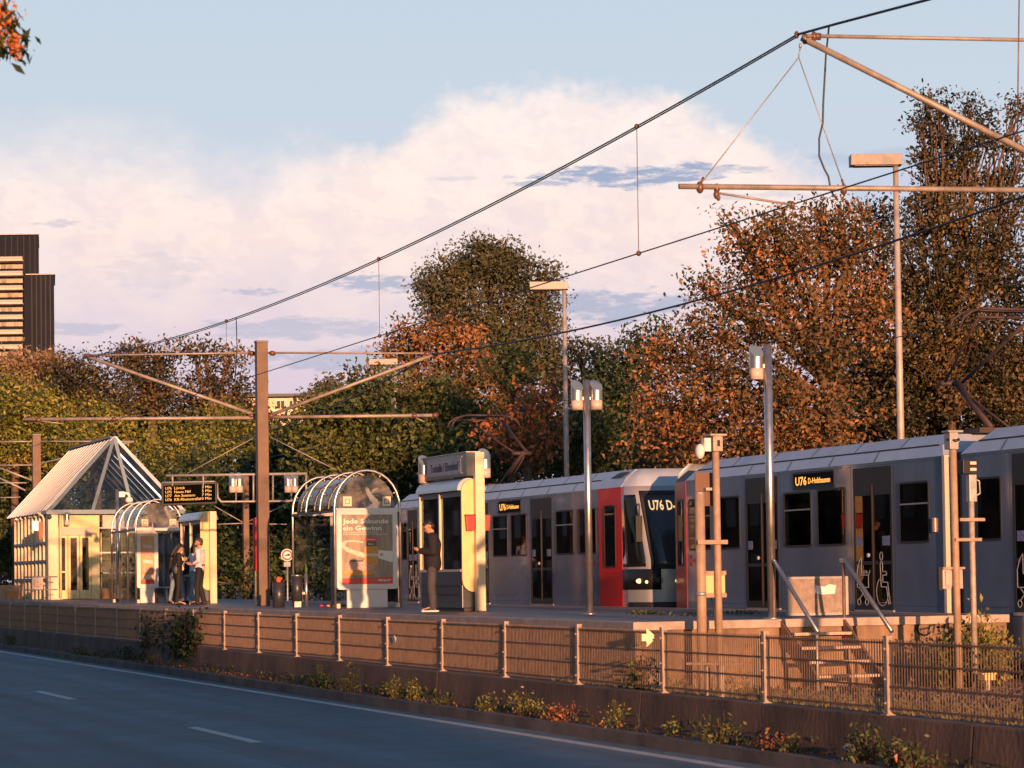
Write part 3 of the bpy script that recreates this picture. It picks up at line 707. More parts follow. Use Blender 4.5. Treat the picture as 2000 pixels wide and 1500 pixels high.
for a, b in ((826, 850), (785, 796)): side_panel(t2, XT(a), XT(b), 2.28, 3.28, 'window', TGL)
door(t2, XT(797), XT(816), picts=True)
kn = onp(1022, 885, YC); hd_ = onp(945, 812, YC); pantograph(t2, onp(980, 960, YC).x, kn.x, kn.z, hd_.x, hd_.z, YC)
# ------------------------------------------------------------------ platform furniture
X_, Y_, Z_ = Vector((1, 0, 0)), Vector((0, 1, 0)), Vector((0, 0, 1))
LAMPC = mat('lamp_diffuser', (.62, .48, .42), .35, var=.1, scale=10)
LAMPD = mat('lamp_lid', (.22, .30, .38), .35, .3)
def can_lamp(root, c, name='spot_lamp', r=.105, h=.44, tilt=1):
    """steel cylinder lamp with slanted blue lid and milky lower part; c = bottom centre"""
    c = Vector(c); n = 16
    m = MB(); m.cyl(c, c+Z_*h*.38, r*.98, n=n); a = build(m, name, LAMPC, root)
    vs = []
    for k in range(n):
        t = 2*math.pi*k/n; d = Vector((math.cos(t), math.sin(t), 0))*r
        vs.append(c+d+Z_*h*.38)
    for k in range(n):
        t = 2*math.pi*k/n; d = Vector((math.cos(t), math.sin(t), 0))*r
        vs.append(c+d+Z_*(h-(d.x*1.0)*tilt*.9-.02))
    m = MB(); m.add(vs, [(k, (k+1) % n, (k+1) % n+n, k+n) for k in range(n)], True); build(m, 'lamp_housing', STEEL, a)
    m = MB(); top = vs[n:]; cc = sum(top, Vector())/n; tt = [cc+(v-cc)*1.04+Z_*.002 for v in top]+[cc+(v-cc)*1.04+Z_*.014 for v in top]
    m.add(tt, [tuple(range(n, 2*n)), tuple(reversed(range(n)))]+[(k, (k+1) % n, (k+1) % n+n, k+n) for k in range(n)]); build(m, 'lamp_lid', LAMPD, a)
    return a
def lamp_post(px, py, top_px_y, lab, sides):
    b = onz(px, py, PLAT+.004); H = PLAT+3.35+.72-.02
    t = thing('platform_lamp_post', lab, 'lamp post', b, 'steel platform lamp posts')
    m = MB(); m.cyl(b, (b.x, b.y, H+ .02), .062, n=16); build(m, 'pole', STEEL, t)
    m = MB(); m.cyl(b, b+Z_*.02, .12, n=16); build(m, 'base_plate', STEEL, t)
    for s in sides:
        u = Vector((math.sin(TH), math.cos(TH), 0))*s*.16
        m = MB(); m.beam((b.x, b.y, H-.30), Vector((b.x, b.y, H-.30))+u, .05, .05); build(m, 'bracket', STEEL, t)
        can_lamp(t, Vector((b.x, b.y, H-.50))+u*1.05)
    return t
lamp_post(1152, 1200, 750, 'polished steel lamp post with two can lamps, standing in front of the red tram door', (-1, 1))
lamp_post(1508, 1209, 675, 'taller looking polished steel lamp post beside the stair handrail, one can lamp on its left', (-1,))
# --------------------------------------------------------- shelters
def shelter(xf, ya, yb, L, lab, back=False):
    """front arch plane at x=xf, width ya..yb, running to -x by L"""
    t = thing('platform_shelter', lab, 'shelter', (xf-L/2, (ya+yb)/2, PLAT), 'barrel roofed glass platform shelters')
    W = yb-ya; r = W/2; yc = (ya+yb)/2; zs = PLAT+2.28; rise = .86
    def arch(x, rr=0.0, n=14): return [(x, yc-(r-rr)*math.cos(math.pi*i/n), zs+(rise-rr)*math.sin(math.pi*i/n)) for i in range(n+1)]
    nx = 4
    for i in range(nx):
        x = xf-L*i/(nx-1)
        pts = [(x, ya, PLAT)]+arch(x)+[(x, yb, PLAT)]
        if i in (1, 2): pts = [(x, ya, zs-.12)]+arch(x)+[(x, yb, zs-.12)]
        if back: pts = [(x, ya, PLAT)]+arch(x)+[(x, yb, PLAT)]
        m = MB(); m.tube(pts, .03, 8); build(m, 'arch_tube', STEEL, t)
    # vaulted glazing slightly inside
    n = 14; vs = []
    for x in (xf-.04, xf-L+.04): vs += [Vector(p) for p in arch(x, .10)]
    m = MB(); m.add(vs, [(i, i+1, i+n+2, i+n+1) for i in range(n)], True); build(m, 'vault_glass', mat('vault_plexi', (.5, .5, .5), .2) if False else glass('scuffed_plexiglass', (.75, .8, .9), .55), t)
    for x in (xf-.02, xf-L+.02):
        p = arch(x, .10); m = MB(); m.add([Vector(q) for q in p], [tuple(range(len(p)))]); g = build(m, 'gable_glass', MATS['scuffed_plexiglass'], t)
    m = MB()
    for i in range(nx):
        x = xf-L*i/(nx-1)
        for k in (2, 5, 9, 12):
            q0 = Vector(arch(x)[k]); q1 = Vector(arch(x, .11)[k]); m.tube([q0, q1], .014, 6)
    build(m, 'glazing_stud', STEEL, t)
    for x in (xf, xf-L):
        m = MB(); m.bb((x-.02, ya+.03, zs-.09), (x+.02, yb-.03, zs-.005)); build(m, 'cross_bar', mat('white_bar', (.7, .62, .56), .4), t)
    for y in (ya, yb):
        m = MB(); m.bb((xf-L+.03, y-.02, zs-.10), (xf-.03, y+.02, zs-.04)); build(m, 'eaves_beam', DARKB, t)
    # back glass wall on yb side, three panes and end pane
    for i in range(3):
        xa = xf-L+.05+i*(L-.1)/3; xb = xa+(L-.1)/3-.05
        m = MB(); m.bb((xa, yb-.03, PLAT+.12), (xb, yb-.022, zs-.14)); build(m, 'glass_pane', GLASS, t)
        m = MB(); m.bb((xb+.005, yb-.04, PLAT), (xb+.04, yb-.01, zs-.10)); build(m, 'mullion', GALV, t)
    m = MB(); m.bb((xf-L-.004, ya+.06, PLAT+.12), (xf-L+.004, yb-.06, zs-.14)); build(m, 'glass_pane', GLASS, t)
    for yy in (ya+W*.62,):
        m = MB(); m.bb((xf-L-.015, yy-.03, PLAT), (xf-L+.015, yy+.03, zs-.1)); build(m, 'mullion', PINKPIPE, t)
    # two small square stickers on the gable, and feet boxes
    for yy in (ya+.20*W, yb-.20*W):
        m = MB(); m.bb((xf-.012, yy-.10, zs+.04), (xf-.004, yy+.10, zs+.26)); s = build(m, 'gable_sticker', mat('sticker_cream', (.75, .60, .45), .5), t)
        m = MB(); m.frame(rrect(-.06, -.06, .06, .06, .005), rrect(-.042, -.042, .042, .042, .004), (xf-.004, yy, zs+.15), (0, 1, 0), (0, 0, 1), .003); build(m, 'sticker_mark', mat('sticker_brown', (.30, .16, .08), .6), s)
    m = MB()
    for (x, y) in ((xf, ya), (xf, yb), (xf-L, ya), (xf-L, yb)): m.box((x, y+(.07 if y == ya else -.07), PLAT+.05), (.05, .08, .10))
    build(m, 'foot_bracket', CREAM, t)
    m = MB(); m.bb((xf-L*.86, yb-.42, PLAT+.44), (xf-L*.2, yb-.10, PLAT+.48)); 
    for x in (xf-L*.8, xf-L*.28): m.bb((x-.02, yb-.3, PLAT), (x+.02, yb-.24, PLAT+.44))
    build(m, 'bench', GALV, t)
    return t
def adpanel(xf, ya, yb, lab, z0=.42, z1=2.24, art=1):
    t = thing('advert_panel', lab, 'advert panel', (xf, (ya+yb)/2, PLAT), 'poster panels at the shelters')
    fr = mat('poster_frame_white', (.76, .68, .64), .35, var=.05)
    o = (xf+.05, (ya+yb)/2, PLAT); w = (yb-ya)/2
    m = MB(); m.prism(rrect(-w, z0, w, z1, .07), (xf-.08, o[1], PLAT), Y_, Z_, .12); c = build(m, 'case', fr, t)
    m = MB(); m.frame(rrect(-w, z0, w, z1, .07), rrect(-w+.12, z0+.12, w-.12, z1-.12, .02), (xf+.04, o[1], PLAT), Y_, Z_, .02); build(m, 'frame', fr, t, bevel=.004)
    m = MB(); m.bb((xf-.09, o[1]-w*.66, PLAT), (xf+.03, o[1]+w*.66, PLAT+z0)); build(m, 'plinth', fr, t, bevel=.01)
    X = xf+.0405; a, b = o[1]-w+.12, o[1]+w-.12; zb, zt = PLAT+z0+.12, PLAT+z1-.12; W = b-a; H = zt-zb
    bg = mat('poster_ground' if art == 1 else 'poster_ground_red', (.42, .31, .22) if art == 1 else (.60, .25, .14), .25, col2=(.22, .21, .19) if art == 1 else (.70, .42, .22), scale=2.2, coat=.1, spec=.2, stretch=(1, 3, .5))
    m = MB(); m.bb((X-.002, a, zb), (X+.002, b, zt)); p = build(m, 'poster', bg, t)
    def flat(nm, mm, poly, d): q = MB(); q.prism([(a+u*W, zb+v*H) for u, v in poly], (X+.002+d, 0, 0), Y_, Z_, .0012); return build(q, nm, mm, p)
    PW = mat('print_white', (.80, .74, .66), .4); PR = mat('print_red', (.62, .05, .04), .35); PO = mat('print_orange', (.70, .36, .07), .4, col2=(.62, .24, .05), scale=20)
    PP = mat('print_pink', (.72, .50, .42), .4, col2=(.45, .12, .08), scale=26); PD = mat('print_dark', (.10, .08, .09), .4); PL = mat('print_cream', (.74, .62, .50), .4, col2=(.60, .46, .36), scale=16)
    if art == 1:
        TX = X+.002
        text('Jede Sekunde', 'headline_text', PW, p, (TX, a+.03, zb+H*.875), Y_, Z_, .105, width=W*.90, bold=True)
        text('ein Gewinn', 'headline_text', PW, p, (TX, a+.03, zb+H*.775), Y_, Z_, .105, width=W*.76, bold=True)
        text('.', 'headline_text', PO, p, (TX, a+.03+W*.79, zb+H*.775), Y_, Z_, .12, bold=True)
        text('Wir verlosen 2.433.333 Sekunden', 'small_print', PW, p, (TX, a+.03, zb+H*.742), Y_, Z_, .024, width=W*.68, bold=True)
        text('2.433.333 Gelegenheiten auf der Penny App*', 'small_print', PW, p, (TX, a+.03, zb+H*.712), Y_, Z_, .024, width=W*.88, bold=True)
        flat('red_bar', PR, [(0, 0), (1, 0), (1, .10), (0, .085)], .001)
        text('PENNY', 'shop_name', PW, p, (TX+.003, a+W*.70, zb+H*.035), Y_, Z_, .05, width=W*.26, bold=True, shear=.2)
        flat('ribbon', PL, [(0, .60), (.08, .63), (.26, .635), (.42, .61), (.42, .59), (.26, .61), (.10, .605), (.06, .55), (.20, .50), (.46, .44), (.46, .37), (.30, .41), (.10, .47), (.01, .53)], .0015)
        flat('can', PO, [(.45, .27), (.70, .27), (.72, .50), (.68, .58), (.66, .62), (.50, .62), (.47, .57), (.44, .50)], .002)
        flat('can_label', PD, [(.47, .545), (.69, .545), (.67, .615), (.49, .615)], .0035); flat('can_top', PR, [(.44, .615), (.71, .625), (.70, .68), (.46, .67)], .0038)
        text('PENNY', 'can_name', PW, p, (TX+.0045, a+W*.50, zb+H*.632), Y_, Z_, .03, width=W*.17, bold=True)
        text('Bier', 'can_name', PW, p, (TX+.0045, a+W*.52, zb+H*.565), Y_, Z_, .04, width=W*.12, bold=True)
        flat('can_stripes', PL, [(.46, .40), (.70, .40), (.70, .44), (.46, .44)], .0036)
        flat('paper_right', PW, [(.68, .38), (.98, .31), (1, .33), (1, .47), (.72, .49)], .0018)
        text('89', 'price', PR, p, (TX+.003, a+W*.76, zb+H*.40), Y_, (0, -.25, 1), .07, width=W*.06, bold=True)
        flat('food_box', PP, [(.06, .20), (.60, .19), (.66, .24), (.60, .28), (.48, .30), (.44, .34), (.14, .345), (.08, .30)], .0025)
        flat('food_bread', PD, [(.14, .325), (.42, .32), (.42, .345), (.16, .35)], .0040)
        flat('tray', PO, [(.02, .20), (.05, .155), (.15, .125), (.50, .13), (.66, .16), (.70, .20), (.55, .185), (.10, .19)], .0032)
        flat('small_mark', PR, [(.07, .425), (.13, .425), (.10, .45)], .002)
    else:
        for i in range(5): flat('print_streak', PP if i % 2 else PL, [(.1+.04*i, .12+.16*i), (.9, .10+.16*i), (.86, .20+.15*i), (.15, .19+.16*i)], .001+.0005*i)
        flat('red_bar', PR, [(0, 0), (1, 0), (1, .10), (0, .08)], .001)
    return t
# shelter in the middle, and the farther one at left
fA = onz(655, 1188, PLAT); fB = onx(783, 1187, fA.x)
WS = max(1.35, min(1.75, fB.y-fA.y)); xr = onz(568, 1186, PLAT)
XS1 = fA.x; LS = 3.5
shelter(XS1, fA.y, fA.y+WS, LS, 'steel and glass barrel roofed shelter beside the brown mast, poster panel on its front')
pL, pR = onx(657, 1080, XS1+.12).y, onx(776, 1080, XS1+.12).y
adpanel(XS1+.10, pL, pR, 'white framed poster panel with the headline Jede Sekunde ein Gewinn')
gA = onz(265.5, 1177, PLAT); XS2 = gA.x
XS2 = -72.5; gy0 = onx(266, 1170, XS2).y; gy1 = onx(357, 1170, XS2).y
shelter(XS2, gy0, gy1, 3.6, 'smaller looking barrel roofed shelter next to the glass roofed pavilion', back=True)
adpanel(XS2-.35, onx(267, 1100, XS2-.3).y, onx(309, 1100, XS2-.3).y, 'narrow orange red poster panel inside the farther shelter', art=2, z0=.45, z1=2.15)
# --------------------------------------------------------- info kiosks
BLUEP = mat('kiosk_blue_grey', (.05, .058, .075), .3, .2, var=.2, scale=3, coat=.3)
CANP = mat('canopy_metal', (.42, .45, .50), .3, .6, var=.1)
def kiosk(xf, y0, y1, L, lab, sign=True, bins=True):
    t = thing('info_kiosk', lab, 'kiosk', (xf-L/2, (y0+y1)/2, PLAT), 'glazed information kiosks on the platform')
    x0, x1 = xf-L, xf-.10; yc = (y0+y1)/2; B = PLAT; D = y1-y0
    m = MB(); m.bb((x0+.05, y0+.02, B+.06), (x1, y1-.02, B+.80)); base = build(m, 'lower_cladding', BLUEP, t, bevel=.02)
    m = MB(); m.bb((x0+.03, y0-.004, B+.78), (x1, y1+.004, B+.83)); build(m, 'sill', mat('sill_light', (.60, .55, .52), .4, .3), t)
    m = MB(); m.bb((x0+.05, y0-.006, B+.50), (x1, y0+.0, B+.515)); m.bb((x0+.05, y0-.006, B+.33), (x1, y0+.0, B+.345)); build(m, 'cladding_joint', BLACK, base)
    m = MB(); m.bb((x0+.1, y0+.06, B), (x1, y1-.06, B+.06)); build(m, 'footing', BLACK, t)
    # glazing
    nm = 2
    for i in range(nm):
        a = x0+.08+(x1-x0-.08)*i/nm; b = x0+.08+(x1-x0-.08)*(i+1)/nm
        for y, s in ((y0, 1), (y1, -1)):
            m = MB(); m.bb((a+.07, y+s*.03, B+.84), (b-.01, y+s*.036, B+2.36)); build(m, 'glass_pane', GLASSB, t)
    for i in range(nm):
        a = x0+.04+(x1-x0-.08)*i/nm
        m = MB(); m.bb((a, y0-.01, B+.83), (a+.06, y1+.01, B+2.40)); build(m, 'mullion', CREAM, t)
        m = MB(); m.bb((a+.10, y0+.05, B+.86), (a+.30, y1-.05, B+2.3)); build(m, 'inner_shelf', CREAMB, t)
    m = MB(); m.bb((x0+.3, yc-.02, B+.84), (x1-.1, yc+.02, B+2.3)); build(m, 'notice_board', mat('notice_board', (.20, .17, .15), .6, col2=(.08, .09, .10), scale=3), t)
    # rounded canopy
    n = 8; prof = [(y0-.06+.22*(1-math.cos(math.pi/2*i/n)), B+2.38+.24*math.sin(math.pi/2*i/n)) for i in range(n+1)]
    prof = prof+[(y1+y0-y, z) for y, z in reversed(prof)]
    vs = [(x, y, z) for x in (x0, x1+.01) for y, z in prof]; k = len(prof)
    m = MB(); m.add(vs, [tuple(range(k)), tuple(reversed(range(k, 2*k)))]+[(i, (i+1) % k, (i+1) % k+k, i+k) for i in range(k)])
    build(m, 'canopy', CANP, t)
    m = MB(); m.bb((x0+.08, y0+.01, B+2.26), (x1, y1-.01, B+2.38)); build(m, 'header', DARKB, t)
    # capsule shaped end panel and the cream column in front of it
    hw = .235
    cap = [(hw*math.cos(R(a)), .24*math.sin(R(a))+2.36) for a in range(0, 181, 20)]+[(hw*math.cos(R(a)), .24*math.sin(R(a))+.62) for a in range(180, 361, 20)]
    m = MB(); m.prism(cap, (x1+.015, yc, B), Y_, Z_, .07); build(m, 'end_panel', CREAMB, t, bevel=.012)
    top = 3.12 if sign else 2.62
    cy = yc+.10
    m = MB(); m.bb((x1+.09, cy-.09, B), (x1+.22, cy+.10, B+top)); build(m, 'column', CREAM, t, bevel=.008)
    m = MB(); m.bb((x1+.06, cy-.16, B), (x1+.26, cy+.17, B+.015)); build(m, 'column_base', BLACK, t)
    if bins:
        rb = mat('bin_red', (.62, .04, .03), .4)
        for s, yy in ((-1, cy-.19), (1, cy+.13)):
            m = MB(); m.prism([(-.07, 0), (.07, 0), (.095, .30), (-.095, .30)], (x1+.09, yy, B+1.58), Y_, Z_, .10); wb = build(m, 'waste_box', rb, t, bevel=.01)
            m = MB(); m.bb((x1+.08, yy-.10, B+1.88), (x1+.20, yy+.10, B+1.90)); build(m, 'bin_rim', BLACK, wb)
    if sign:
        m = MB(); m.bb((x0+.02, yc-.13, B+2.66), (x1+.10, yc+.13, B+3.12)); s = build(m, 'sign_box', BLUEP, t)
        m = MB(); m.bb((x0, yc-.15, B+3.12), (x1+.13, yc+.15, B+3.14)); build(m, 'sign_cap', GALV, s)
        yS = yc-.13; m = MB(); m.bb((x0+.28, yS-.008, B+2.74), (x1-.22, yS, B+3.035)); build(m, 'sign_face', mat('sign_face_grey', (.27, .28, .34), .35, var=.1), s)
        text('Tonhalle / Ehrenhof', 'station_name', BLACK, s, (x0+.50, yS-.009, B+2.805), X_, Z_, .165, width=(x1-x0)-.86, bold=True)
        text('Tonhalle / Ehrenhof', 'station_name', BLACK, s, (x1-.5, 2*yc-yS+.009, B+2.815), -X_, Z_, .15, width=(x1-x0)-1.0, bold=False)
        m = MB(); m.bb((x0+.2, yS-.012, B+3.04), (x1-.15, yS-.001, B+3.06)); m.bb((x0+.2, yS-.012, B+2.715), (x1-.15, yS-.001, B+2.735)); build(m, 'sign_trim', GALV, s)
        can_lamp(t, (x1+.12, cy+.14, B+2.62), r=.12, h=.48); can_lamp(t, (x0-.02, yc-.10, B+2.62), r=.12, h=.48)
    return t
kc = onz(938, 1194, PLAT); y0k = kc.y-.34; y1k = kc.y+.14
x_f = kc.x-.15+.10; xl = XP(818, y0k, 1050)
kiosk(x_f, y0k, y1k, x_f-xl, 'dark glazed kiosk under the Tonhalle / Ehrenhof name sign with cream end column')
kc2 = atd(416, 1177, 68.6); y0k2 = kc2.y-.34; x_f2 = kc2.x-.05; xl2 = XP(352, y0k2, 1050)
kiosk(x_f2, y0k2, y0k2+.49, x_f2-xl2, 'farther glazed kiosk with cream end column below the departure board', sign=False, bins=False)
# --------------------------------------------------------- main mast with cantilevers, beam with lamps
mb_ = onz(515, 1183, PLAT)
def mast(b, H, lab, w=.29, dd=.24, cat='mast'):
    t = thing('catenary_mast', lab, cat, b, 'brown steel catenary masts')
    m = MB(); m.bb((b.x-dd/2, b.y-w/2, b.z), (b.x+dd/2, b.y+w/2, b.z+H)); build(m, 'mast_post', MASTB, t, bevel=.012)
    m = MB(); m.bb((b.x-dd/2-.012, b.y-w/2-.012, b.z+H), (b.x+dd/2+.012, b.y+w/2+.012, b.z+H+.05)); build(m, 'mast_cap', mat('cap_grey', (.14, .14, .16), .5), t)
    return t
D1 = 62.4
mast1 = mast(mb_, 6.75, 'tall brown square mast between the departure board and the middle shelter')
def arm(t, pa, pb, da, db, r, name, m_=PINKPIPE, parent=None):
    a, b = atd(pa[0], pa[1], da), atd(pb[0], pb[1], db); m = MB(); m.tube([a, b], r, 8); return build(m, name, m_, t)
OR = mat('bracket_tube', (.36, .30, .26), .5, .25, var=.3, scale=4, bump=.15)
MASTF = None
INS = mat('insulator_brown', (.14, .06, .04), .35)
# upper tie tubes, diagonal struts, lower steady tubes, both sides
arm(mast1, (172, 694), (500, 689), D1, D1, .026, 'tie_tube', OR); arm(mast1, (523, 689), (838, 690), D1, D1, .026, 'tie_tube', OR)
arm(mast1, (172, 697), (500, 811), D1, D1, .045, 'strut_tube', OR); arm(mast1, (527, 811), (843, 694), D1, D1, .045, 'strut_tube', OR)
arm(mast1, (45, 819), (500, 816), D1, D1, .045, 'steady_tube', OR); arm(mast1, (525, 815), (854, 811), D1, D1, .045, 'steady_tube', OR)
arm(mast1, (78, 822), (125, 828), D1, D1, .018, 'registration_arm', OR); arm(mast1, (808, 814), (829, 824), D1, D1, .018, 'registration_arm', OR)
for p in ((492, 690), (532, 690), (835, 691), (172, 695), (492, 812), (530, 812), (76, 820), (224, 819), (810, 812), (850, 811)):
    c = atd(p[0], p[1], D1); m = MB(); m.sph(c, .075, 8, 6, (1.0, 1.3, .9)); build(m, 'tube_joint', INS, mast1)
# thin stays below
arm(mast1, (500, 853), (365, 925), D1, D1, .012, 'stay_rod', PINKPIPE); arm(mast1, (527, 853), (657, 918), D1, D1, .012, 'stay_rod', PINKPIPE)
arm(mast1, (455, 937), (462, 936), D1, D1, .01, 'stay_rod', PINKPIPE)
# lamp beam (two tubes) fixed to the mast, carries display board
Db = 62.2
def bt(px, py): return atd(px, py, Db)
m = MB()
m.tube([bt(324, 929), bt(600, 925)], .035, 8); beam = build(m, 'lamp_beam', PINKPIPE, mast1)
m = MB(); m.tube([bt(316, 943), bt(418, 941), bt(424, 945), bt(425, 972), bt(432, 980), bt(600, 978)], .03, 8); build(m, 'lamp_beam', PINKPIPE, mast1)
for px in (337, 397, 495, 533, 598):
    m = MB(); m.tube([bt(px, 928), bt(px, 942 if px < 420 else 978)], .025, 8); build(m, 'beam_strut', PINKPIPE, mast1)
for px in (461, 569):
    for s in (-1, 1): can_lamp(mast1, bt(px+s*6.5, 962), r=.095, h=.44)
    m = MB(); m.tube([bt(px, 926), bt(px, 978)], .02, 8); build(m, 'lamp_hanger', PINKPIPE, mast1)
# red slim post leaning on mast's dark side
rp = onz(504, 1181, PLAT); rp2 = rp+Vector((.25, -.02, 0))
t = thing('red_post', 'slim red ticket validator post close to the left of the brown mast', 'post', rp2)
m = MB(); m.bb((rp2.x-.05, rp2.y-.16, PLAT+.9), (rp2.x+.05, rp2.y-.08, PLAT+2.30)); build(m, 'red_panel', REDP, t); m = MB(); m.bb((rp2.x-.03, rp2.y-.14, PLAT), (rp2.x+.03, rp2.y-.10, PLAT+.9)); build(m, 'foot_post', CREAMB, t)
# departure board
DB = 61.9
c0, c1, c2, c3 = atd(315, 988, DB), atd(423, 984, DB), atd(423, 941, DB), atd(315, 946, DB)
cc = (c0+c2)/2; t = thing('departure_board', 'black amber lettered departure board hanging at the left end of the lamp beam', 'display board', (cc.x, cc.y, c0.z))
u = (c1-c0).normalized(); v = Z_; W = (c1-c0).length; H = (c2-c1).length; n = u.cross(v).normalized()
m = MB(); m.prism([(0, 0), (W, 0), (W, H), (0, H)], c0-n*.22, u, v, .22); build(m, 'housing', BLACK, t, bevel=.015)
m = MB(); m.prism([(.06, .05), (W-.03, .05), (W-.03, H-.05), (.06, H-.05)], c0, u, v, .006); sc_ = build(m, 'screen', mat('screen_black', (.003, .003, .004), .08, spec=.15), t)
for i, (a, b, c) in enumerate((('U76', 'Lörick', '3 Min'), ('U75', 'Neuss Hbf', '5 Min'), ('U77', 'Am Seestern', '7 Min'), ('U76', 'KR-Rheinstraße', '10 Min'))):
    z = H-.155-i*.098
    text(a, 'line_text', LEDM, sc_, c0+n*.008+u*.11+v*z, u, v, .068, width=.16); text(b, 'line_text', LEDM, sc_, c0+n*.008+u*.34+v*z, u, v, .068, width=(.27, .42, .53, .66)[i])
    text(c, 'line_text', LEDM, sc_, c0+n*.008+u*(W-.13-(.24, .24, .24, .29)[i])+v*z, u, v, .068, width=(.24, .24, .24, .29)[i])
m = MB(); m.tube([atd(337, 942, DB), atd(337, 950, DB)], .02, 6); m.tube([atd(397, 942, DB), atd(397, 950, DB)], .02, 6); build(m, 'hanger', PINKPIPE, t)
# mast behind the pavilion
D2 = 101
mb2 = atd(73, 1178, D2); mb2.z = PLAT
mast2 = mast(mb2, 6.80, 'upper end of a brown mast rising behind the pavilion roof', w=.34)
for a, b, r in (((0, 863), (66, 862), .03), ((80, 862), (258, 862), .03), ((0, 909), (66, 908), .03), ((0, 943), (52, 943), .03), ((0, 972), (40, 971), .025), ((0, 914), (62, 938), .04), ((0, 934), (50, 958), .04), ((80, 905), (262, 862), .04)):
    arm(mast2, a, b, D2, D2, r, 'bracket_arm', PINKPIPE)
# distant mast with dark lower half, plus its wires
b3 = atd(481, 1150, 92); b3.z = TRACK
mast3 = mast(b3, 5.6, 'slim grey brown mast far behind the red post', w=.22)
for a, b in (((425, 1024), (475, 1022)), ((485, 1023), (560, 1024)), ((418, 988), (474, 1020)), ((486, 1018), (562, 984))): arm(mast3, a, b, 92, 92, .022, 'bracket_arm', PINKPIPE)
# --------------------------------------------------------- near catenary bracket (mast stands outside the picture at right)
nb = onz(1000, 1300, PLAT); 
Dn = 26.0
nm_ = atd(2160, 900, 27.2); nm_.z = TRACK
mast4 = mast(nm_, 8.0, 'near brown catenary mast at the right edge whose ochre bracket tubes reach into the sky')
def na(px, py): return atd(px, py, Dn+(px-1330)/830*1.2)
for pts, r, nme in (([na(1572, 70), na(2160, 81)], .021, 'tie_tube'), ([na(1566, 74), na(2160, 374)], .036, 'strut_tube'), ([na(1326, 364), na(2160, 373)], .030, 'steady_tube'), ([na(1402, 377), na(1548, 400)], .013, 'registration_arm')):
    m = MB(); m.tube(pts, r, 12); build(m, nme, OR, mast4)
for p, r in (((1556, 68), .035), ((1572, 76), .05), ((1590, 71), .045), ((1367, 366), .055), ((1400, 368), .045), ((1399, 380), .04), ((1403, 386), .03), ((1548, 400), .035), ((1625, 370), .03), ((1648, 370), .05)):
    m = MB(); m.sph(na(*p), r, 10, 6, (.8, .8, 1.25)); build(m, 'clamp', INS, mast4)
m = MB(); m.tube([na(1590, 71), na(1602, 71.5)], .04, 10); build(m, 'insulator', INS, mast4)
m = MB(); m.tube([na(1563, 85), na(1563, 93)], .016, 8); m.tube([na(1563, 93), na(1560, 112)], .008, 6); m.tube([na(1560, 112), na(1368, 360)], .0065, 6); m.tube([na(1560, 112), na(1648, 362)], .0065, 6); build(m, 'hanger_wire', GALV, mast4)
m = MB(); m.tube([na(1368, 358), na(1374, 346)], .013, 8); m.tube([na(1648, 362), na(1644, 350)], .013, 8); build(m, 'turnbuckle', INS, mast4)
WB = mat('cable_black', (.02, .02, .022), .5)
m = MB(); m.tube([na(1619, 52), na(1613, 110), na(1608, 200), na(1607, 240), na(1600, 270), na(1600, 305), na(1610, 330), na(1618, 345), na(1622, 368), na(1628, 382)], .011, 8); build(m, 'jumper_cable', WB, mast4)
# --------------------------------------------------------- wires
def sagline(a, b, sag, n=24): return [a.lerp(b, i/n)-Z_*(4*sag*(i/n)*(1-i/n)) for i in range(n+1)]
def wire(name, label, pts, r, m_=WB, group='overhead line wires'):
    m = MB(); m.tube(pts, r, 6); o = single(m, name, m_, label, 'overhead wire', group, smooth=True); ORG[o.name] = o.location.copy(); return o
A = na(1556, 68); B = atd(166, 696, D1-.2)
# messenger pair: from near bracket tip down to the far bracket tip
tgt = onp(745, 519, (A.y+B.y)/2).z
def messenger(dz, lab):
    pts = sagline(A+Z_*dz, B+Z_*dz, .62)
    return wire('messenger_wire', lab, pts, .010)
mw = messenger(.0, 'thick double carrier cable sweeping from the near bracket tip down to the far mast')
pts = sagline(A-Z_*.024, B-Z_*.03, .625)
o = build((lambda m: (m.tube(pts, .009, 6), m)[1])(MB()), 'second_strand', WB, mw)
wire('messenger_wire', 'short black carrier cable leaving the near bracket tip through the upper edge of the picture', [A, onp(1632, 47, A.y+.05), onp(1810, 0, A.y+.1), onp(2300, -130, A.y+.3), Vector((0, A.y+.4, 8.6)), Vector((16, A.y+.4, 8.2))], .014)
zc = EYE+3.80; yc1 = 11.65
def cyz(x):
    y = A.y+(B.y-A.y)*(x-A.x)/(B.x-A.x); return y, EYE+.3262*y
cx0, cx1 = onp(2140, 232, yc1).x, -160
cw = wire('contact_wire', 'thin contact wire below the carrier cable on the road side track', [Vector((x, *cyz(x))) for x in np.linspace(15, -62, 70)]+[Vector((x, B.y, cyz(B.x)[1])) for x in np.linspace(-64, -160, 20)], .0085)
# droppers between them
def dropper(pa, pb, lab, r=.005):
    best = None
    P0 = pts0
    # nearest point of the messenger to the view ray of pa
    r0 = ray(*pa); bp = min(P0, key=lambda q: ((q-C0)-r0*((q-C0).dot(r0))).length)
    q = Vector((bp.x, *cyz(bp.x))); m = MB(); m.tube([bp, q], r, 6); m.sph(bp, .035, 8, 5); m.sph(q, .035, 8, 5); return build(m, 'dropper', INS, mw)
pts0 = sagline(A, B, .62, 400)
for pa, pb in (((1245, 256), (1247, 497)), ((746, 519), (738, 651)), ((447, 640), (444, 740))): dropper(pa, pb, '')
bp = min(pts0, key=lambda q: ((q-C0)-ray(466, 631)*((q-C0).dot(ray(466, 631)))).length)
m = MB(); m.tube([bp, bp.lerp(Vector((bp.x, *cyz(bp.x))), .5)+Vector((.05, 0, 0)), (bp.x-.15, *cyz(bp.x))], .011, 6); build(m, 'jumper_cable', WB, mw)
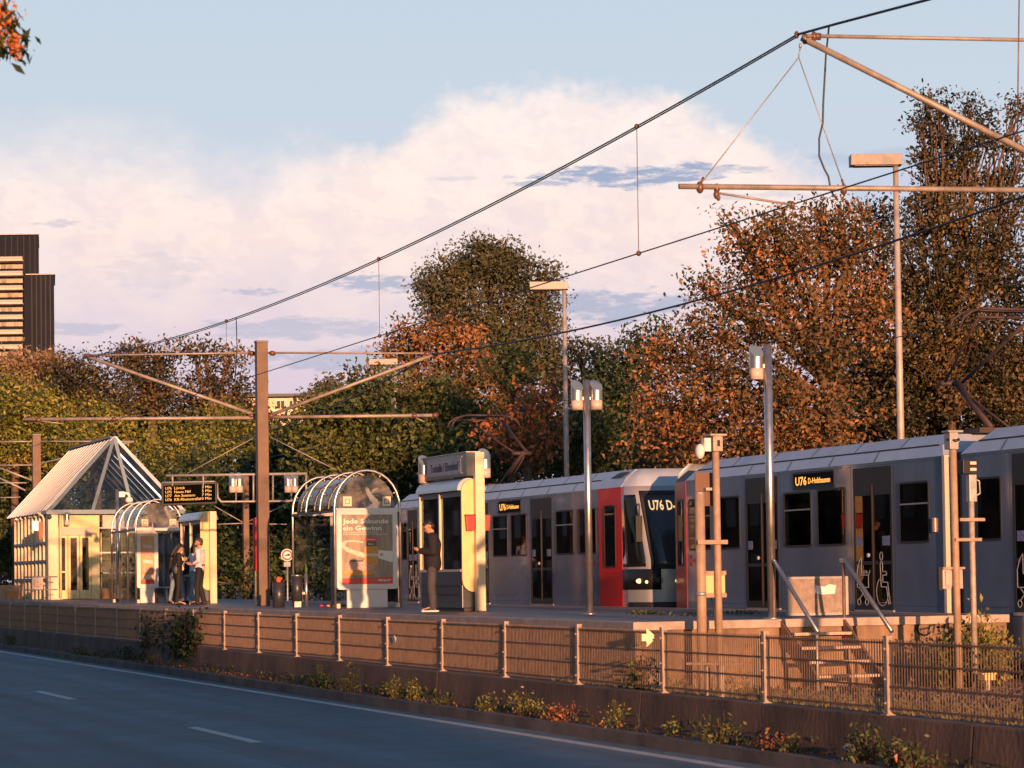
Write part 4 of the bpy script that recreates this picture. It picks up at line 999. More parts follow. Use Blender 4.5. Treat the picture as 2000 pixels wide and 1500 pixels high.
wire('messenger_wire', 'carrier cable continuing left from the far bracket tip down past the pavilion', sagline(B, atd(-220, 862, 100), .9), .013)
# second track: thicker cable from right edge towards the far mast
A2 = onp(2330, 262, 21.5); B2 = atd(843, 692, D1+1.8)
mid = onp(1350, 600, 21.6)
def q3(a, b, c, n=40):
    L = []
    for i in range(n+1):
        t = i/n; tm = ((b-a).length)/((c-a).length); 
        lin = a.lerp(c, t); sg = (a.lerp(c, tm).z-b.z)/(tm*(1-tm)); L.append(lin-Z_*sg*t*(1-t))
    return L
w2 = wire('messenger_wire', 'black carrier cable over the station track crossing in front of the right hand trees', [Vector((10, A2.y, A2.z+.9)), Vector((0, A2.y, A2.z+.75))]+q3(A2, mid, B2), .021)
wire('messenger_wire', 'dark cable from the far mast running down left across the green shrubs', sagline(B2, atd(300, 868, 100), .8), .02)
wire('contact_wire', 'thin contact wire above the tram roofs just under the big autumn tree', [Vector((x, 21.72, 5.98)) for x in np.linspace(-10, -150, 40)], .009)
b_ = onp(1990, 200, 12.0)
m = MB(); m.tube([onp(1991, -40, b_.y), onp(1987, 268, b_.y)], .006, 6); m.sph(onp(1987, 270, b_.y), .03, 8, 5)
single(m, 'dropper_wire', INS, 'single vertical dropper wire close to the right edge of the sky', 'dropper wire')
# ------------------------------------------------------------------ signal posts at the platform end
POSTC = mat('ochre_post', (.42, .30, .21), .6, col2=(.32, .22, .16), scale=7, bump=.2)
POSTG = mat('grey_post', (.45, .38, .33), .55, .2, var=.25, scale=8, bump=.1)
xs = XE+.55
def pole_at(pb, ptop, x, r, root, name, m_, z0=TRACK, n=14):
    top = onx(ptop[0], ptop[1], x); bot = onx(pb[0], pb[1], x); b2 = Vector((x, bot.y, z0)); m = MB(); m.cyl(b2, (x, bot.y+(top.y-bot.y)*.6, top.z), r, n=n); return build(m, name, m_, root), top, bot
b = onx(1371, 1240, xs)
t = thing('marker_post', 'thick ochre round post without a head, left one of the pair before the front tram', 'post', (xs, b.y, TRACK))
_, tp, bt_ = pole_at((1371, 1240), (1366, 963), xs, .072, t, 'post', POSTC)
m = MB(); m.sph((xs, tp.y*.6+bt_.y*.4, tp.z), .074, 12, 6, (1, 1, .35)); build(m, 'post_cap', GALV, t)
m = MB(); m.cyl((xs, bt_.y, onx(1371, 1160, xs).z-.03), (xs, bt_.y, onx(1371, 1160, xs).z+.03), .075, n=14); build(m, 'clamp_band', GALV, t)
b = onx(1405, 1240, xs)
t = thing('signal_post', 'ochre post carrying a white floodlight, a brown square board and a small box', 'signal post', (xs, b.y, TRACK))
_, tp, bt_ = pole_at((1405, 1240), (1396, 852), xs, .052, t, 'post', POSTC)
ytop = bt_.y+(tp.y-bt_.y)*.6
m = MB(); m.bb((xs-.09, ytop-.075, tp.z-.22), (xs+.09, ytop+.075, tp.z)); m.bb((xs-.12, ytop-.13, tp.z), (xs+.12, ytop+.13, tp.z+.03)); build(m, 'head_box', POSTG, t, bevel=.006)
m = MB(); m.bb((xs+.09, ytop-.015, tp.z-.15), (xs+.094, ytop+.03, tp.z-.06)); build(m, 'head_slot', BLACK, t)
m = MB(); m.bb((xs-.06, ytop-.20, tp.z-.22), (xs+.06, ytop-.10, tp.z-.03)); m.sph((xs-.02, ytop-.24, tp.z-.22), .085, 12, 8, (1, .8, 1.3)); build(m, 'floodlight', WHITE, t)
zs = onx(1395, 955, xs).z
m = MB(); m.bb((xs-.16, ytop-.26, zs-.24), (xs-.145, ytop+.10, zs+.24)); build(m, 'sign_board', mat('board_brown', (.16, .08, .055), .6), t)
m = MB(); m.bb((xs-.145, ytop-.14, zs-.02), (xs-.04, ytop+.03, zs+.02)); build(m, 'board_clamp', GALV, t)
zc_ = onx(1388, 1059, xs).z
m = MB(); m.bb((xs+.07, b.y-.36, zc_-.03), (xs+.10, b.y+.11, zc_+.03)); build(m, 'cross_bar', POSTC, t)
zb_ = onx(1400, 1141, xs).z
m = MB(); m.bb((xs-.12, b.y-.20, zb_-.13), (xs-.05, b.y+.13, zb_+.13)); bx = build(m, 'equipment_box', mat('box_yellow', (.72, .55, .28), .5), t, bevel=.01)
m = MB(); m.bb((xs-.13, b.y-.21, zb_+.13), (xs-.03, b.y+.14, zb_+.19)); m.bb((xs-.13, b.y-.21, zb_-.19), (xs-.03, b.y+.14, zb_-.13)); build(m, 'box_bracket', POSTC, bx)
m = MB(); m.tube([(xs-.05, b.y-.1, zb_-.18), (xs-.03, b.y-.06, zb_-.35), (xs-.02, b.y-.05, zb_-.6), (xs, b.y-.04, zb_-.8)], .012, 6); build(m, 'cable', BLACK, t)
# right pair
xr_ = -30.0
b = onx(1871, 1235, xr_)
t = thing('signal_post', 'tall pale post with bracket box half way, directly left of the black signal lamp', 'signal post', (xr_, b.y, TRACK))
_, tp, bt_ = pole_at((1871, 1235), (1858, 845), xr_, .052, t, 'post', POSTC)
ytop = bt_.y+(tp.y-bt_.y)*.6
m = MB(); m.bb((xr_-.08, ytop-.09, tp.z-.24), (xr_+.08, ytop+.05, tp.z)); m.bb((xr_-.1, ytop-.12, tp.z), (xr_+.1, ytop+.12, tp.z+.03)); build(m, 'head_box', PINKPIPE, t, bevel=.006)
m = MB(); m.tube([(xr_+.02, ytop-.1, tp.z-.1), (xr_+.1, ytop, tp.z-.12), (xr_+.1, ytop+.05, tp.z-.1)], .02, 6); build(m, 'strap', BLACK, t)
zb_ = onx(1866, 1128, xr_).z
m = MB(); m.bb((xr_-.10, bt_.y-.20, zb_-.16), (xr_-.05, bt_.y+.13, zb_+.12)); m.bb((xr_-.05, bt_.y-.16, zb_-.12), (xr_-.03, bt_.y+.10, zb_+.10)); bx = build(m, 'equipment_box', mat('box_grey', (.42, .38, .36), .5, var=.2), t, bevel=.006)
m = MB(); m.bb((xr_-.12, bt_.y-.22, zb_+.12), (xr_+.0, bt_.y+.14, zb_+.15)); build(m, 'box_lid', POSTC, bx)
m = MB(); m.bb((xr_-.11, bt_.y-.26, zb_-.18), (xr_-.06, bt_.y-.20, zb_+.14)); build(m, 'box_side', BLACK, bx)
b = onx(1903, 1235, xr_)
t = thing('signal_post', 'grey post topped by a black double signal lamp, beside the tram joint', 'signal post', (xr_, b.y, TRACK))
_, tp, bt_ = pole_at((1903, 1235), (1895, 930), xr_, .042, t, 'post', POSTG)
ytop = bt_.y+(tp.y-bt_.y)*.6
zh = onx(1893, 912, xr_).z
m = MB(); m.bb((xr_-.16, ytop-.13, zh-.10), (xr_+.02, ytop+.10, zh+.10)); hd = build(m, 'signal_head', BLACK, t, bevel=.008)
m = MB()
for dz in (.055, -.035): m.bb((xr_+.02, ytop-.12+.10, zh+dz-.02), (xr_+.03, ytop+.08, zh+dz+.02))
build(m, 'signal_lens', mat('lens_pink', (.85, .6, .45), .3), hd)
m = MB(); m.bb((xr_-.05, ytop-.05, zh-.50), (xr_+.05, ytop+.07, zh-.11)); build(m, 'switch_box', GALV, t, bevel=.008)
m = MB(); m.tube([(xr_, ytop+.07, zh-.18), (xr_, ytop+.14, zh-.20), (xr_, ytop+.15, zh-.38), (xr_, ytop+.07, zh-.42)], .014, 6); build(m, 'handle', GALV, t)
for yy, z_, a, c in ((b.y, onx(1895, 1015, xr_).z, -.24, .17), (b.y, onx(1895, 1054, xr_).z, -.32, .11)):
    m = MB(); m.bb((xr_+.055, yy+a, z_-.022), (xr_+.075, yy+c, z_+.022)); build(m, 'cross_bar', POSTC, t)
# small ground box behind the right part of the fence
c = onz(1928, 1345, TRACK); t = thing('ground_box', 'small pale box on a stub post standing in the gravel behind the fence', 'box', c)
m = MB(); m.bb((c.x-.03, c.y-.03, TRACK-.03), (c.x+.03, c.y+.03, TRACK+.12)); build(m, 'stub_post', POSTG, t)
m = MB(); m.bb((c.x-.08, c.y-.09, TRACK+.12), (c.x+.08, c.y+.09, TRACK+.20)); m.bb((c.x-.09, c.y-.12, TRACK+.20), (c.x+.09, c.y+.12, TRACK+.225)); build(m, 'box_body', CREAMB, t, bevel=.006)
# timber board lying behind the fence
c = onp(1395, 1293, 13.0); m = MB(); m.box((c.x, c.y, c.z-.02), (.7, .12, .03), rz=.8); m.bb((c.x-.25, c.y-.03, TRACK-.04), (c.x-.19, c.y+.03, c.z-.04)); m.bb((c.x+.15, c.y-.03, TRACK-.04), (c.x+.21, c.y+.03, c.z-.04))
single(m, 'trestle_board', mat('grey_timber', (.36, .27, .2), .8, var=.3), 'low grey timber board on two short stubs behind the fence', 'board')
# ------------------------------------------------------------------ street lamps behind the trams
LP = mat('lamp_paint', (.50, .45, .42), .5, .2, col2=(.36, .30, .27), scale=3)
LH = mat('lamp_head_paint', (.34, .31, .30), .45, .1, var=.1)
for (px, py, x0, x1, d, lab, rusty) in ((1757, 307, 1668, 1768, 46.3, 'street lamp with weathered mottled box head, tallest in the picture, beside the dark tree', 1), (1107, 551, 1041, 1116, 65.7, 'street lamp with flat box head in front of the round poplar crown', 0), (773, 699, 724, 779, 87.0, 'farther street lamp with flat box head right of the brown mast', 0), (727, 757, 702, 733, 130, 'most distant street lamp, short pole glimpsed between the trees', 0)):
    b = atd(px+ (8 if d < 50 else 3), 1150, d); b.z = 0.1; tp = atd(px, py+10, d); tp.y = b.y; tp.x = b.x
    t = thing('street_lamp', lab, 'street lamp', b, 'box headed street lamps behind the tracks')
    m = MB(); k = d/65.7; m.tube([b, b.lerp(tp, .5), tp], [.085, .07, .052], 12); build(m, 'pole', LP, t)
    u = Vector((math.sin(TH), math.cos(TH), 0)); a = atd(x0, py, d); c = atd(x1, py, d); L = (c-a).length; mid_ = Vector((tp.x, tp.y, tp.z+.04))-u*(L/2-.09*1.2)
    hh = .21 if d < 100 else .18
    m = MB(); M = Matrix((u, Vector((-u.y, u.x, 0)), Z_)).transposed(); m.box(mid_, (L, .34, hh), M=M); build(m, 'lamp_head', LH if not rusty else mat('lamp_head_mottled', (.42, .30, .25), .5, col2=(.15, .15, .17), scale=4), t, bevel=.008)
    m = MB(); m.box(mid_-Z_*(hh/2+.006), (L*.85, .26, .01), M=M); build(m, 'lamp_lens', DARKB, t)
# ------------------------------------------------------------------ pavilion with glass hip roof
DP = 91.0
pf = atd(112, 1172, DP)
xf = pf.x; Bz = PLAT
yl_ = onx(92, 997, xf).y; yr_ = onx(358, 990, xf).y; yap = (yl_+yr_)/2
ze = onx(150, 1000, xf).z; za = onp(222, 853, yap).z
xap = XP(222, yap, 853)
xb = XP(14, yl_, 996)
pv = thing('station_pavilion', 'pavilion with ribbed metal roof, glass gable and yellow doors at the left platform end', 'pavilion', ((xf+xb)/2, yap, Bz))
ROOFM = mat('ribbed_roof_metal', (.06, .055, .06), .5, .3, var=.1, scale=3)
ROOFB = mat('pavilion_blue_frame', (.11, .15, .21), .35, .4)
RIBM = mat('roof_rib', (.36, .38, .42), .32, .6)
ax = xf-2.3 if xap > xf else xap
ax = xf-.25
AP = Vector((ax, yap, za)); AB = Vector((xb+.3, yap, za)); FL = Vector((xf+.15, yl_, ze)); FR = Vector((xf+.15, yr_, ze)); BL = Vector((xb, yl_, ze)); BR = Vector((xb, yr_, ze))
GFL, GFR = FL.lerp(FR, .0), FR
def quad_slab(mb, pts, n, th):
    k = len(pts); vs = list(pts)+[p-n*th for p in pts]
    mb.add(vs, [tuple(range(k)), tuple(reversed(range(k, 2*k)))]+[((i+1) % k, i, i+k, (i+1) % k+k) for i in range(k)])
for side, (e0, e1) in enumerate(((FL, BL), (FR, BR))):
    nrm = (e1-e0).cross(AP-e0).normalized()
    if nrm.z < 0: nrm = -nrm
    # metal slope leaves out the front strip which is glazed
    f0 = e0.lerp(e1, .12) if side == 0 else e0.lerp(e1, .03)
    m = MB(); quad_slab(m, [f0, e1, AB, AP-X_*.02], nrm, .05); sl = build(m, 'roof_slope', ROOFM, pv)
    N = 14; m = MB()
    for i in range(N):
        u = i/(N-1); a = f0.lerp(e1, u)
        # ribs run up the slope towards the ridge
        tgt_ = AP.lerp(AB, u)
        m.beam(a+nrm*.012, tgt_+nrm*.012, .24, .025, up=nrm)
    build(m, 'roof_rib', RIBM, sl)
m = MB(); m.beam(AP, AB, .3, .08); build(m, 'ridge_cap', ROOFB, pv)
m = MB(); m.cyl(AP+Z_*.02, AP+Z_*.18, .16, .12); build(m, 'finial', BLACK, pv)
# glazed front hip
GL = glass('hip_glass', (.45, .62, .85), .06)
m = MB(); m.add([FL, FR, AP], [(0, 1, 2)]); build(m, 'gable_pane', GL, pv)
fp0 = FL.lerp(BL, .12); m = MB(); m.add([FL, AP, fp0], [(0, 1, 2)]); build(m, 'gable_pane', GL, pv)
m = MB()
for u in (0, 0.32, .62, 1):
    p = FL.lerp(FR, u); m.beam(p, AP, .13, .10, up=X_)
m.beam(FL, FR, .12, .16); m.beam(FL, fp0, .1, .14); m.beam(fp0, AP, .1, .1)
build(m, 'gable_frame', ROOFB, pv)
m = MB()
for i in range(1, 8):
    u = i/8; a = FR.lerp(AP, u)*.98+Vector((-.3, 0, 0)); 
    m.beam(FR.lerp(BR, u*.9)+Vector((0, -.02, -.1)), AP.lerp(AB, u*.9)+Vector((0, -.02, -.15)), .07, .07)
    m.beam(FL.lerp(BL, u*.9)+Vector((0, .02, -.1)), AP.lerp(AB, u*.9)+Vector((0, .02, -.15)), .07, .07)
m.beam(Vector((xf-.2, yl_+.6, ze+.02)), Vector((xf-3.5, yap, za-1.2)), .05, .05); m.beam(Vector((xf-.2, yr_-.6, ze+.02)), Vector((xf-3.5, yap, za-1.2)), .05, .05)
build(m, 'inner_rafters', RIBM, pv)
# body: left glazed wall with cream fins
yw = onx(105, 1080, xf).y-.08; xw1 = XP(33, yw, 1100); 
m = MB(); m.bb((xw1, yw+.08, Bz), (xf-.25, yw+.10, ze-.05)); build(m, 'side_glass', TRG, pv)
nF = 10; m = MB()
for i in range(nF):
    x = xw1+(xf-.5-xw1)*i/(nF-1); m.bb((x-.06, yw-.10, Bz-.05), (x+.06, yw+.07, ze-.04))
build(m, 'wall_fins', CREAM, pv)
m = MB()
for z in (Bz+.75, Bz+1.45, Bz+2.15): m.bb((xw1, yw-.125, z-.05), (xf-.45, yw-.102, z+.05))
build(m, 'wall_rails', DARKB, pv)
m = MB(); m.bb((xf-.30, yw-.12, Bz), (xf, yw+.26, ze-.06)); m.bb((xf+.0, yw-.05, Bz), (xf+.05, yw+.40, Bz+.06)); build(m, 'corner_pillar', CREAM, pv, bevel=.015)
m = MB(); m.cyl((xf+.04, yw+.33, Bz), (xf+.04, yw+.33, ze-.1), .045); build(m, 'drain_pipe', CREAM, pv)
# front wall with lift doors
ya_, yb_ = yw+.36, onx(197, 1100, xf).y
yd0, yd1 = onx(112, 1100, xf).y+.0, onx(181, 1100, xf).y
zd = onx(150, 1045, xf).z; zd2 = onx(150, 1030, xf).z
YEL = mat('yellow_front_panel', (.74, .58, .30), .45, var=.12, scale=3)
m = MB(); m.bb((xf-.45, ya_, zd2), (xf-.25, yb_, ze-.06)); m.bb((xf-.45, yd1, Bz), (xf-.25, yb_, zd2)); build(m, 'front_wall', YEL, pv)
m = MB(); m.bb((xf-.42, yd0, zd), (xf-.245, yd1, zd2)); build(m, 'door_head', mat('door_head_panel', (.5, .42, .36), .5), pv)
for i in range(3):
    a = yd0+(yd1-yd0)*i/3; b = yd0+(yd1-yd0)*(i+1)/3
    m = MB(); m.frame([(a+.01, Bz+.02), (b-.01, Bz+.02), (b-.01, zd-.01), (a+.01, zd-.01)], [(a+.10, Bz+.34), (b-.10, Bz+.34), (b-.10, zd-.10), (a+.10, zd-.10)], (xf-.30, 0, 0), Y_, Z_, .05); dd = build(m, 'door_leaf', YEL, pv)
    m = MB(); m.bb((xf-.285, a+.10, Bz+.34), (xf-.275, b-.10, zd-.10)); build(m, 'door_pane', glass('door_pane_glass', (.35, .32, .28), .25) if i == 0 else MATS['door_pane_glass'], dd)
m = MB(); m.bb((xf-.25, yd0+.02, Bz+1.0), (xf-.23, yd0+(yd1-yd0)/3-.02, Bz+1.07)); build(m, 'push_bar', CREAMB, pv)
m = MB()
for k in range(6): m.bb((xf-1.6, ya_+.15+k*.33, Bz), (xf-1.55, ya_+.2+k*.33, ze-.4))
build(m, 'inner_posts', CREAMB, pv)
m = MB(); m.bb((xf-3.6, ya_, Bz), (xf-3.4, yr_-.5, ze-.3)); build(m, 'inner_wall', mat('inner_wall_dark', (.10, .08, .06), .7, var=.4), pv)
# glazed right part of the front
yg = onx(300, 1100, xf).y
m = MB(); m.bb((xf-.28, yb_+.08, Bz+.1), (xf-.27, yg, ze-.1)); build(m, 'front_glass', GLASS, pv)
m = MB()
for z in (Bz+.98, Bz+1.75, ze-.6): m.bb((xf-.26, yb_, z-.025), (xf-.22, yg, z+.025))
m.bb((xf-.28, yg, Bz), (xf-.2, yg+.1, ze-.06)); build(m, 'front_rails', GALV, pv)
m = MB(); m.bb((xf-.24, yb_+.12, ze-.58), (xf-.2, yb_+.95, ze-.12)); build(m, 'light_panel', mat('pink_panel', (.62, .45, .38), .5), pv)
m = MB(); m.bb((xf-1.2, yb_+.1, Bz), (xf-.9, yb_+1.3, Bz+.38)); build(m, 'planter_box', mat('terracotta', (.5, .22, .10), .7), pv)
can_lamp(pv, onx(131, 1026, xf+.2), r=.10, h=.5)
# outdoor lamp, speaker and camera group at the left corner
xc_ = xf+.1; c = onx(68, 1027, xc_)
t = thing('wall_signal_box', 'bright white lamp box and rusty red switch box hanging under the pavilion eaves', 'signal box', (xc_, c.y, c.z-.5))
m = MB(); m.bb((xc_-.1, c.y-.10, c.z-.18), (xc_+.05, c.y+.13, c.z+.18)); build(m, 'lamp_box', mat('lit_lamp_box', (.85, .7, .6), .4, emit=(1, .72, .55), estr=.55), t, bevel=.01)
m = MB(); m.bb((xc_-.1, c.y+.14, c.z-.50), (xc_+.04, c.y+.29, c.z+.14)); build(m, 'switch_box', mat('rust_red', (.38, .09, .04), .5), t, bevel=.01)
m = MB(); m.tube([(xc_, c.y+.1, c.z+.50), (xc_, c.y+.30, c.z+.36), (xc_, c.y+.34, c.z+.2), (xc_, c.y+.34, c.z-.42), (xc_, c.y+.15, c.z-.52)], .035, 8); build(m, 'bracket_pipe', CREAM, t)
m = MB(); m.sph((xc_, c.y+.55, c.z+.33), .09, 10, 8); m.cyl((xc_, c.y+.55, c.z+.38), (xc_, c.y+.55, c.z+.55), .05); build(m, 'dome_camera', DARKB, t)
# pole camera in front of the pavilion gable
c = atd(234, 972, 80); t = thing('surveillance_camera', 'white surveillance camera on a short post rising behind the farther shelter', 'camera', (c.x, c.y, PLAT))
p_ = atd(229, 965, 80)
m = MB(); m.cyl((p_.x, p_.y, PLAT), (p_.x, p_.y, atd(229, 955, 80).z), .05); build(m, 'post', STEEL, t)
m = MB(); m.bb((p_.x-.08, p_.y+.05, p_.z-.10), (p_.x+.08, p_.y+.24, p_.z+.08)); m.tube([(p_.x, p_.y+.2, p_.z+.03), (p_.x, p_.y+.36, p_.z+.02), (p_.x, p_.y+.42, p_.z-.12)], .05, 8); m.sph((p_.x, p_.y+.40, p_.z-.2), .13, 12, 8, (1, 1, .9)); build(m, 'camera_head', WHITE, t)
# barrier with smiley-like pictogram plate
xg = xf+2.2
g0, g1 = onx(48, 1172, xg), onx(98, 1172, xg); z1_ = onx(70, 1127, xg).z; z2_ = onx(70, 1152, xg).z; z0_ = PLAT
t = thing('pipe_barrier', 'low pale pipe barrier with square plate in front of the pavilion fins', 'barrier', (xg, (g0.y+g1.y)/2, PLAT))
m = MB()
for y in (g0.y, g1.y): m.tube([(xg, y, z0_), (xg, y, z1_)], .025, 8)
m.tube([(xg, g0.y, z1_), (xg, g1.y+.28, z1_)], .025, 8); m.tube([(xg, g0.y, z2_), (xg, g1.y+.28, z2_)], .02, 8); build(m, 'pipe_frame', PINKPIPE, t)
yc_ = (g0.y+g1.y)/2; h_ = (z1_-z2_)
m = MB(); m.bb((xg+.03, yc_-.20, z2_+.02), (xg+.04, yc_+.20, z1_-.02)); pl = build(m, 'notice_plate', mat('plate_pale', (.75, .62, .50), .5), t)
m = MB(); stroke(m, [(.13*math.cos(R(a)), .13*math.sin(R(a))) for a in range(100, 380, 30)], .02, (xg+.041, yc_, (z1_+z2_)/2), Y_, Z_, .003); stroke(m, [(-.03, .03), (.04, .06)], .03, (xg+.041, yc_, (z1_+z2_)/2), Y_, Z_, .003); stroke(m, [(-.02, -.05), (.04, -.05)], .02, (xg+.041, yc_, (z1_+z2_)/2), Y_, Z_, .003); build(m, 'notice_mark', mat('print_red', (.6, .1, .08), .4), pl)
# boxes at the far left
c = atd(16, 1154, 95); m = MB(); m.bb((c.x-.3, c.y-.55, .1), (c.x+.3, c.y+.42, c.z+.22)); single(m, 'cabinet', mat('cabinet_tan', (.42, .27, .20), .7, var=.15), 'tan block shaped cabinet at the left edge beside the pavilion', 'cabinet', bevel=.02)
c = atd(22, 1165, 92); m = MB(); m.bb((c.x-.15, c.y-.2, .1), (c.x+.15, c.y+.2, c.z+.2)); m.beam((c.x, c.y+.3, c.z-.7), (c.x, c.y+.42, c.z+.55), .06, .06); single(m, 'orange_post', mat('orange_timber', (.45, .2, .09), .7, var=.2), 'short orange brown post in front of the tan cabinet', 'post', bevel=.01)
# ------------------------------------------------------------------ bin, litter, bottle
c = onz(583, 1186, PLAT)+Vector((-.3, .1, 0)); t = thing('litter_bin', 'dark litter bin with orange lit side standing inside the middle shelter', 'bin', c)
def at(px, py): return atd(px, py, (c-C0).dot(FW))
m = MB(); m.cyl((c.x, c.y-.05, PLAT+.14), (c.x, c.y-.05, PLAT+.74), .13, n=18); build(m, 'bin_body', DARKB, t); m = MB(); m.cyl((c.x, c.y-.05, PLAT+.74), (c.x, c.y-.05, PLAT+.78), .14, .12, n=18); build(m, 'bin_rim', STEEL, t)
m = MB(); m.cyl((c.x+.05, c.y+.17, PLAT), (c.x+.05, c.y+.17, PLAT+.80), .04, n=12); build(m, 'bin_post', STEEL, t)
m = MB(); m.bb((c.x-.03, c.y-.05, PLAT+.3), (c.x+.03, c.y+.15, PLAT+.36)); m.bb((c.x-.04, c.y-.12, PLAT), (c.x+.04, c.y+.04, PLAT+.14)); build(m, 'bin_bracket', STEEL, t)
m = MB(); b_ = Vector((c.x+.05, c.y+.17, PLAT+.80)); m.tube([b_, b_+Z_*.13, b_+Z_*.17, b_+Z_*.23], [.032, .032, .013, .013], 10); single(m, 'glass_bottle', mat('green_bottle', (.10, .16, .02), .1), 'green glass bottle left standing on top of the bin post', 'bottle')
m = MB(); q = Vector((c.x-.3, c.y-.42, PLAT)); m.tube([q, q+Z_*.6], [.15, .15], 14); single(m, 'storage_bin', DARKB, 'second dark round bin just outside the rear left tube of the middle shelter', 'bin')
m = MB(); m.sph(q+Z_*.66, .07, 8, 6, (1, 1, 1.2)); m.sph(q+Z_*.66+Vector((.02, .05, .03)), .04, 8, 6); single(m, 'red_bag', mat('bag_red', (.6, .10, .05), .6), 'crumpled red paper bag lying on the dark round bin', 'bag')
for px, py, colr, lab in ((628, 1186, (.45, .03, .15), 'flattened magenta wrapper on the platform floor'), (642, 1186, (.75, .45, .06), 'yellow and red crumpled wrapper beside the shelter front tube'), (655, 1187, (.55, .12, .06), 'small red wrapper under the poster panel corner')):
    q = onz(px, py, PLAT); m = MB(); m.sph(q+Z_*.035, .06, 7, 5, (1.2, 1.1, .55)); single(m, 'wrapper', mat('wrap%d' % px, colr, .5, col2=(.5, .08, .04) if px == 642 else None, scale=20), lab, 'litter')
# no-lorry sign
c = atd(561, 1084, 75); t = thing('round_traffic_sign', 'round white traffic sign with red ring and lorry symbol left of the middle shelter', 'traffic sign', (c.x, c.y, TRACK))
u = Vector((math.sin(TH), math.cos(TH), 0)); nrm = u.cross(Z_)
m = MB(); m.tube([(c.x, c.y, TRACK-.1), (c.x, c.y, c.z)], .03, 8); build(m, 'pole', GALV, t)
def disc(r0, r1, o, th, nm, mm): m = MB(); m.frame([(r1*math.cos(R(a)), r1*math.sin(R(a))) for a in range(0, 360, 15)], [(r0*math.cos(R(a)), r0*math.sin(R(a))) for a in range(0, 360, 15)], o, u, Z_, th); return build(m, nm, mm, t)
o_ = c+nrm*.035; disc(.001, .16, o_, .004, 'sign_plate', WHITE); disc(.115, .165, o_+nrm*.005, .004, 'red_ring', mat('sign_red', (.6, .03, .03), .4)); disc(.165, .19, o_+nrm*.002, .004, 'white_rim', WHITE)
m = MB(); m.prism([(-.08, -.03), (.0, -.03), (.0, .02), (-.03, .02), (-.05, .0), (-.08, .0)], o_+nrm*.006, u, Z_, .003); m.prism([(.005, -.03), (.085, -.03), (.085, .04), (.005, .04)], o_+nrm*.006, u, Z_, .003); build(m, 'lorry_symbol', BLACK, t)
m = MB(); m.prism([(-.10, -.36), (.10, -.36), (.10, -.21), (-.10, -.21)], o_, u, Z_, .004); build(m, 'extra_plate', mat('plate_grey', (.55, .5, .45), .5, col2=(.3, .28, .26), scale=60), t)
# far low wall and railing beyond the second track
fy = 26.0
WPL = mat('far_wall_plaster', (.50, .36, .26), .85, var=.2, scale=1.2)
w = MB(); w.bb((-150, fy, .05), (-58, fy+.25, .95)); single(w, 'boundary_wall', WPL, 'low tan boundary wall beyond the second track seen through the shelters', 'wall')
t = thing('far_railing', 'thin railing on and before the tan boundary wall beyond the second track', 'railing', (-100, fy-.3, .1))
m = MB()
for i in range(60): x = -148+i*1.5; m.bb((x-.02, fy-.62, .1), (x+.02, fy-.58, .85)); m.bb((x-.02+.4, fy+.1, .95), (x+.02+.4, fy+.14, 1.28))
build(m, 'railing_posts', GALV, t); m = MB(); m.bb((-148, fy-.62, .83), (-59, fy-.58, .87)); m.bb((-148, fy+.1, 1.26), (-59, fy+.14, 1.30)); build(m, 'railing_bars', GALV, t)
# ------------------------------------------------------------------ buildings
DT = 472.0
t = thing('apartment_tower', 'tall apartment tower at the left edge with dark metal cladding and pale balconies', 'building', Vector((atd(50, 1135, DT).x, atd(50, 1135, DT).y, 0)))
u = Vector((math.sin(TH), math.cos(TH), 0)); f_ = ray(95, 1130); f_.z = 0; f_.normalize()
CLAD = mat('tower_cladding', (.020, .022, .034), .9, var=.15, scale=.15, spec=.08); PALE = mat('tower_pale_concrete', (.60, .52, .47), .8, var=.12, scale=.3)
def tb_(x0, y0, x1, y1, dd, d0=0.0):  # px box -> slab, front at depth DT+d0, thickness dd
    a = atd(x0, y1, DT); b = atd(x1, y0, DT)
    L = (b-a).dot(u); o = Vector((a.x, a.y, 0))+f_*d0
    za, zb = a.z, b.z; vs = [o+u*p+f_*q+Z_*z for p in (0, L) for q in (0, dd) for z in (za, zb)]
    return vs, [(0,1,3,2), (4,6,7,5), (0,4,5,1), (2,3,7,6), (0,2,6,4), (1,5,7,3)]
def tower_part(nm, mm, boxes, par=t):
    m = MB()
    for b in boxes: m.add(*tb_(*b))
    return build(m, nm, mm, par)
tower_part('upper_block', CLAD, [(-60, 457, 75, 534, 20, 1.5)]); tower_part('stair_block', CLAD, [(50, 536, 105.5, 1134, 18, 0)]); tower_part('core', CLAD, [(-60, 530, 52, 1134, 18, 2)])
tower_part('roof_edge', PALE, [(50, 534.5, 108, 537, 18.5, -.3), (-60, 454.5, 76, 457.5, 20, 1.3)])
tower_part('panel_joints', BLACK, [(x, 538, x+.7, 700, .3, -.05) for x in (62, 71, 80, 89, 98)]+[(52, y, 105, y+.8, .3, -.05) for y in (568, 597, 626, 655)]+[(x, 458, x+.6, 534, .3, 1.45) for x in (10, 22, 34, 46, 58, 68)])
WIN = mat('tower_window', (.04, .05, .06), .08); 
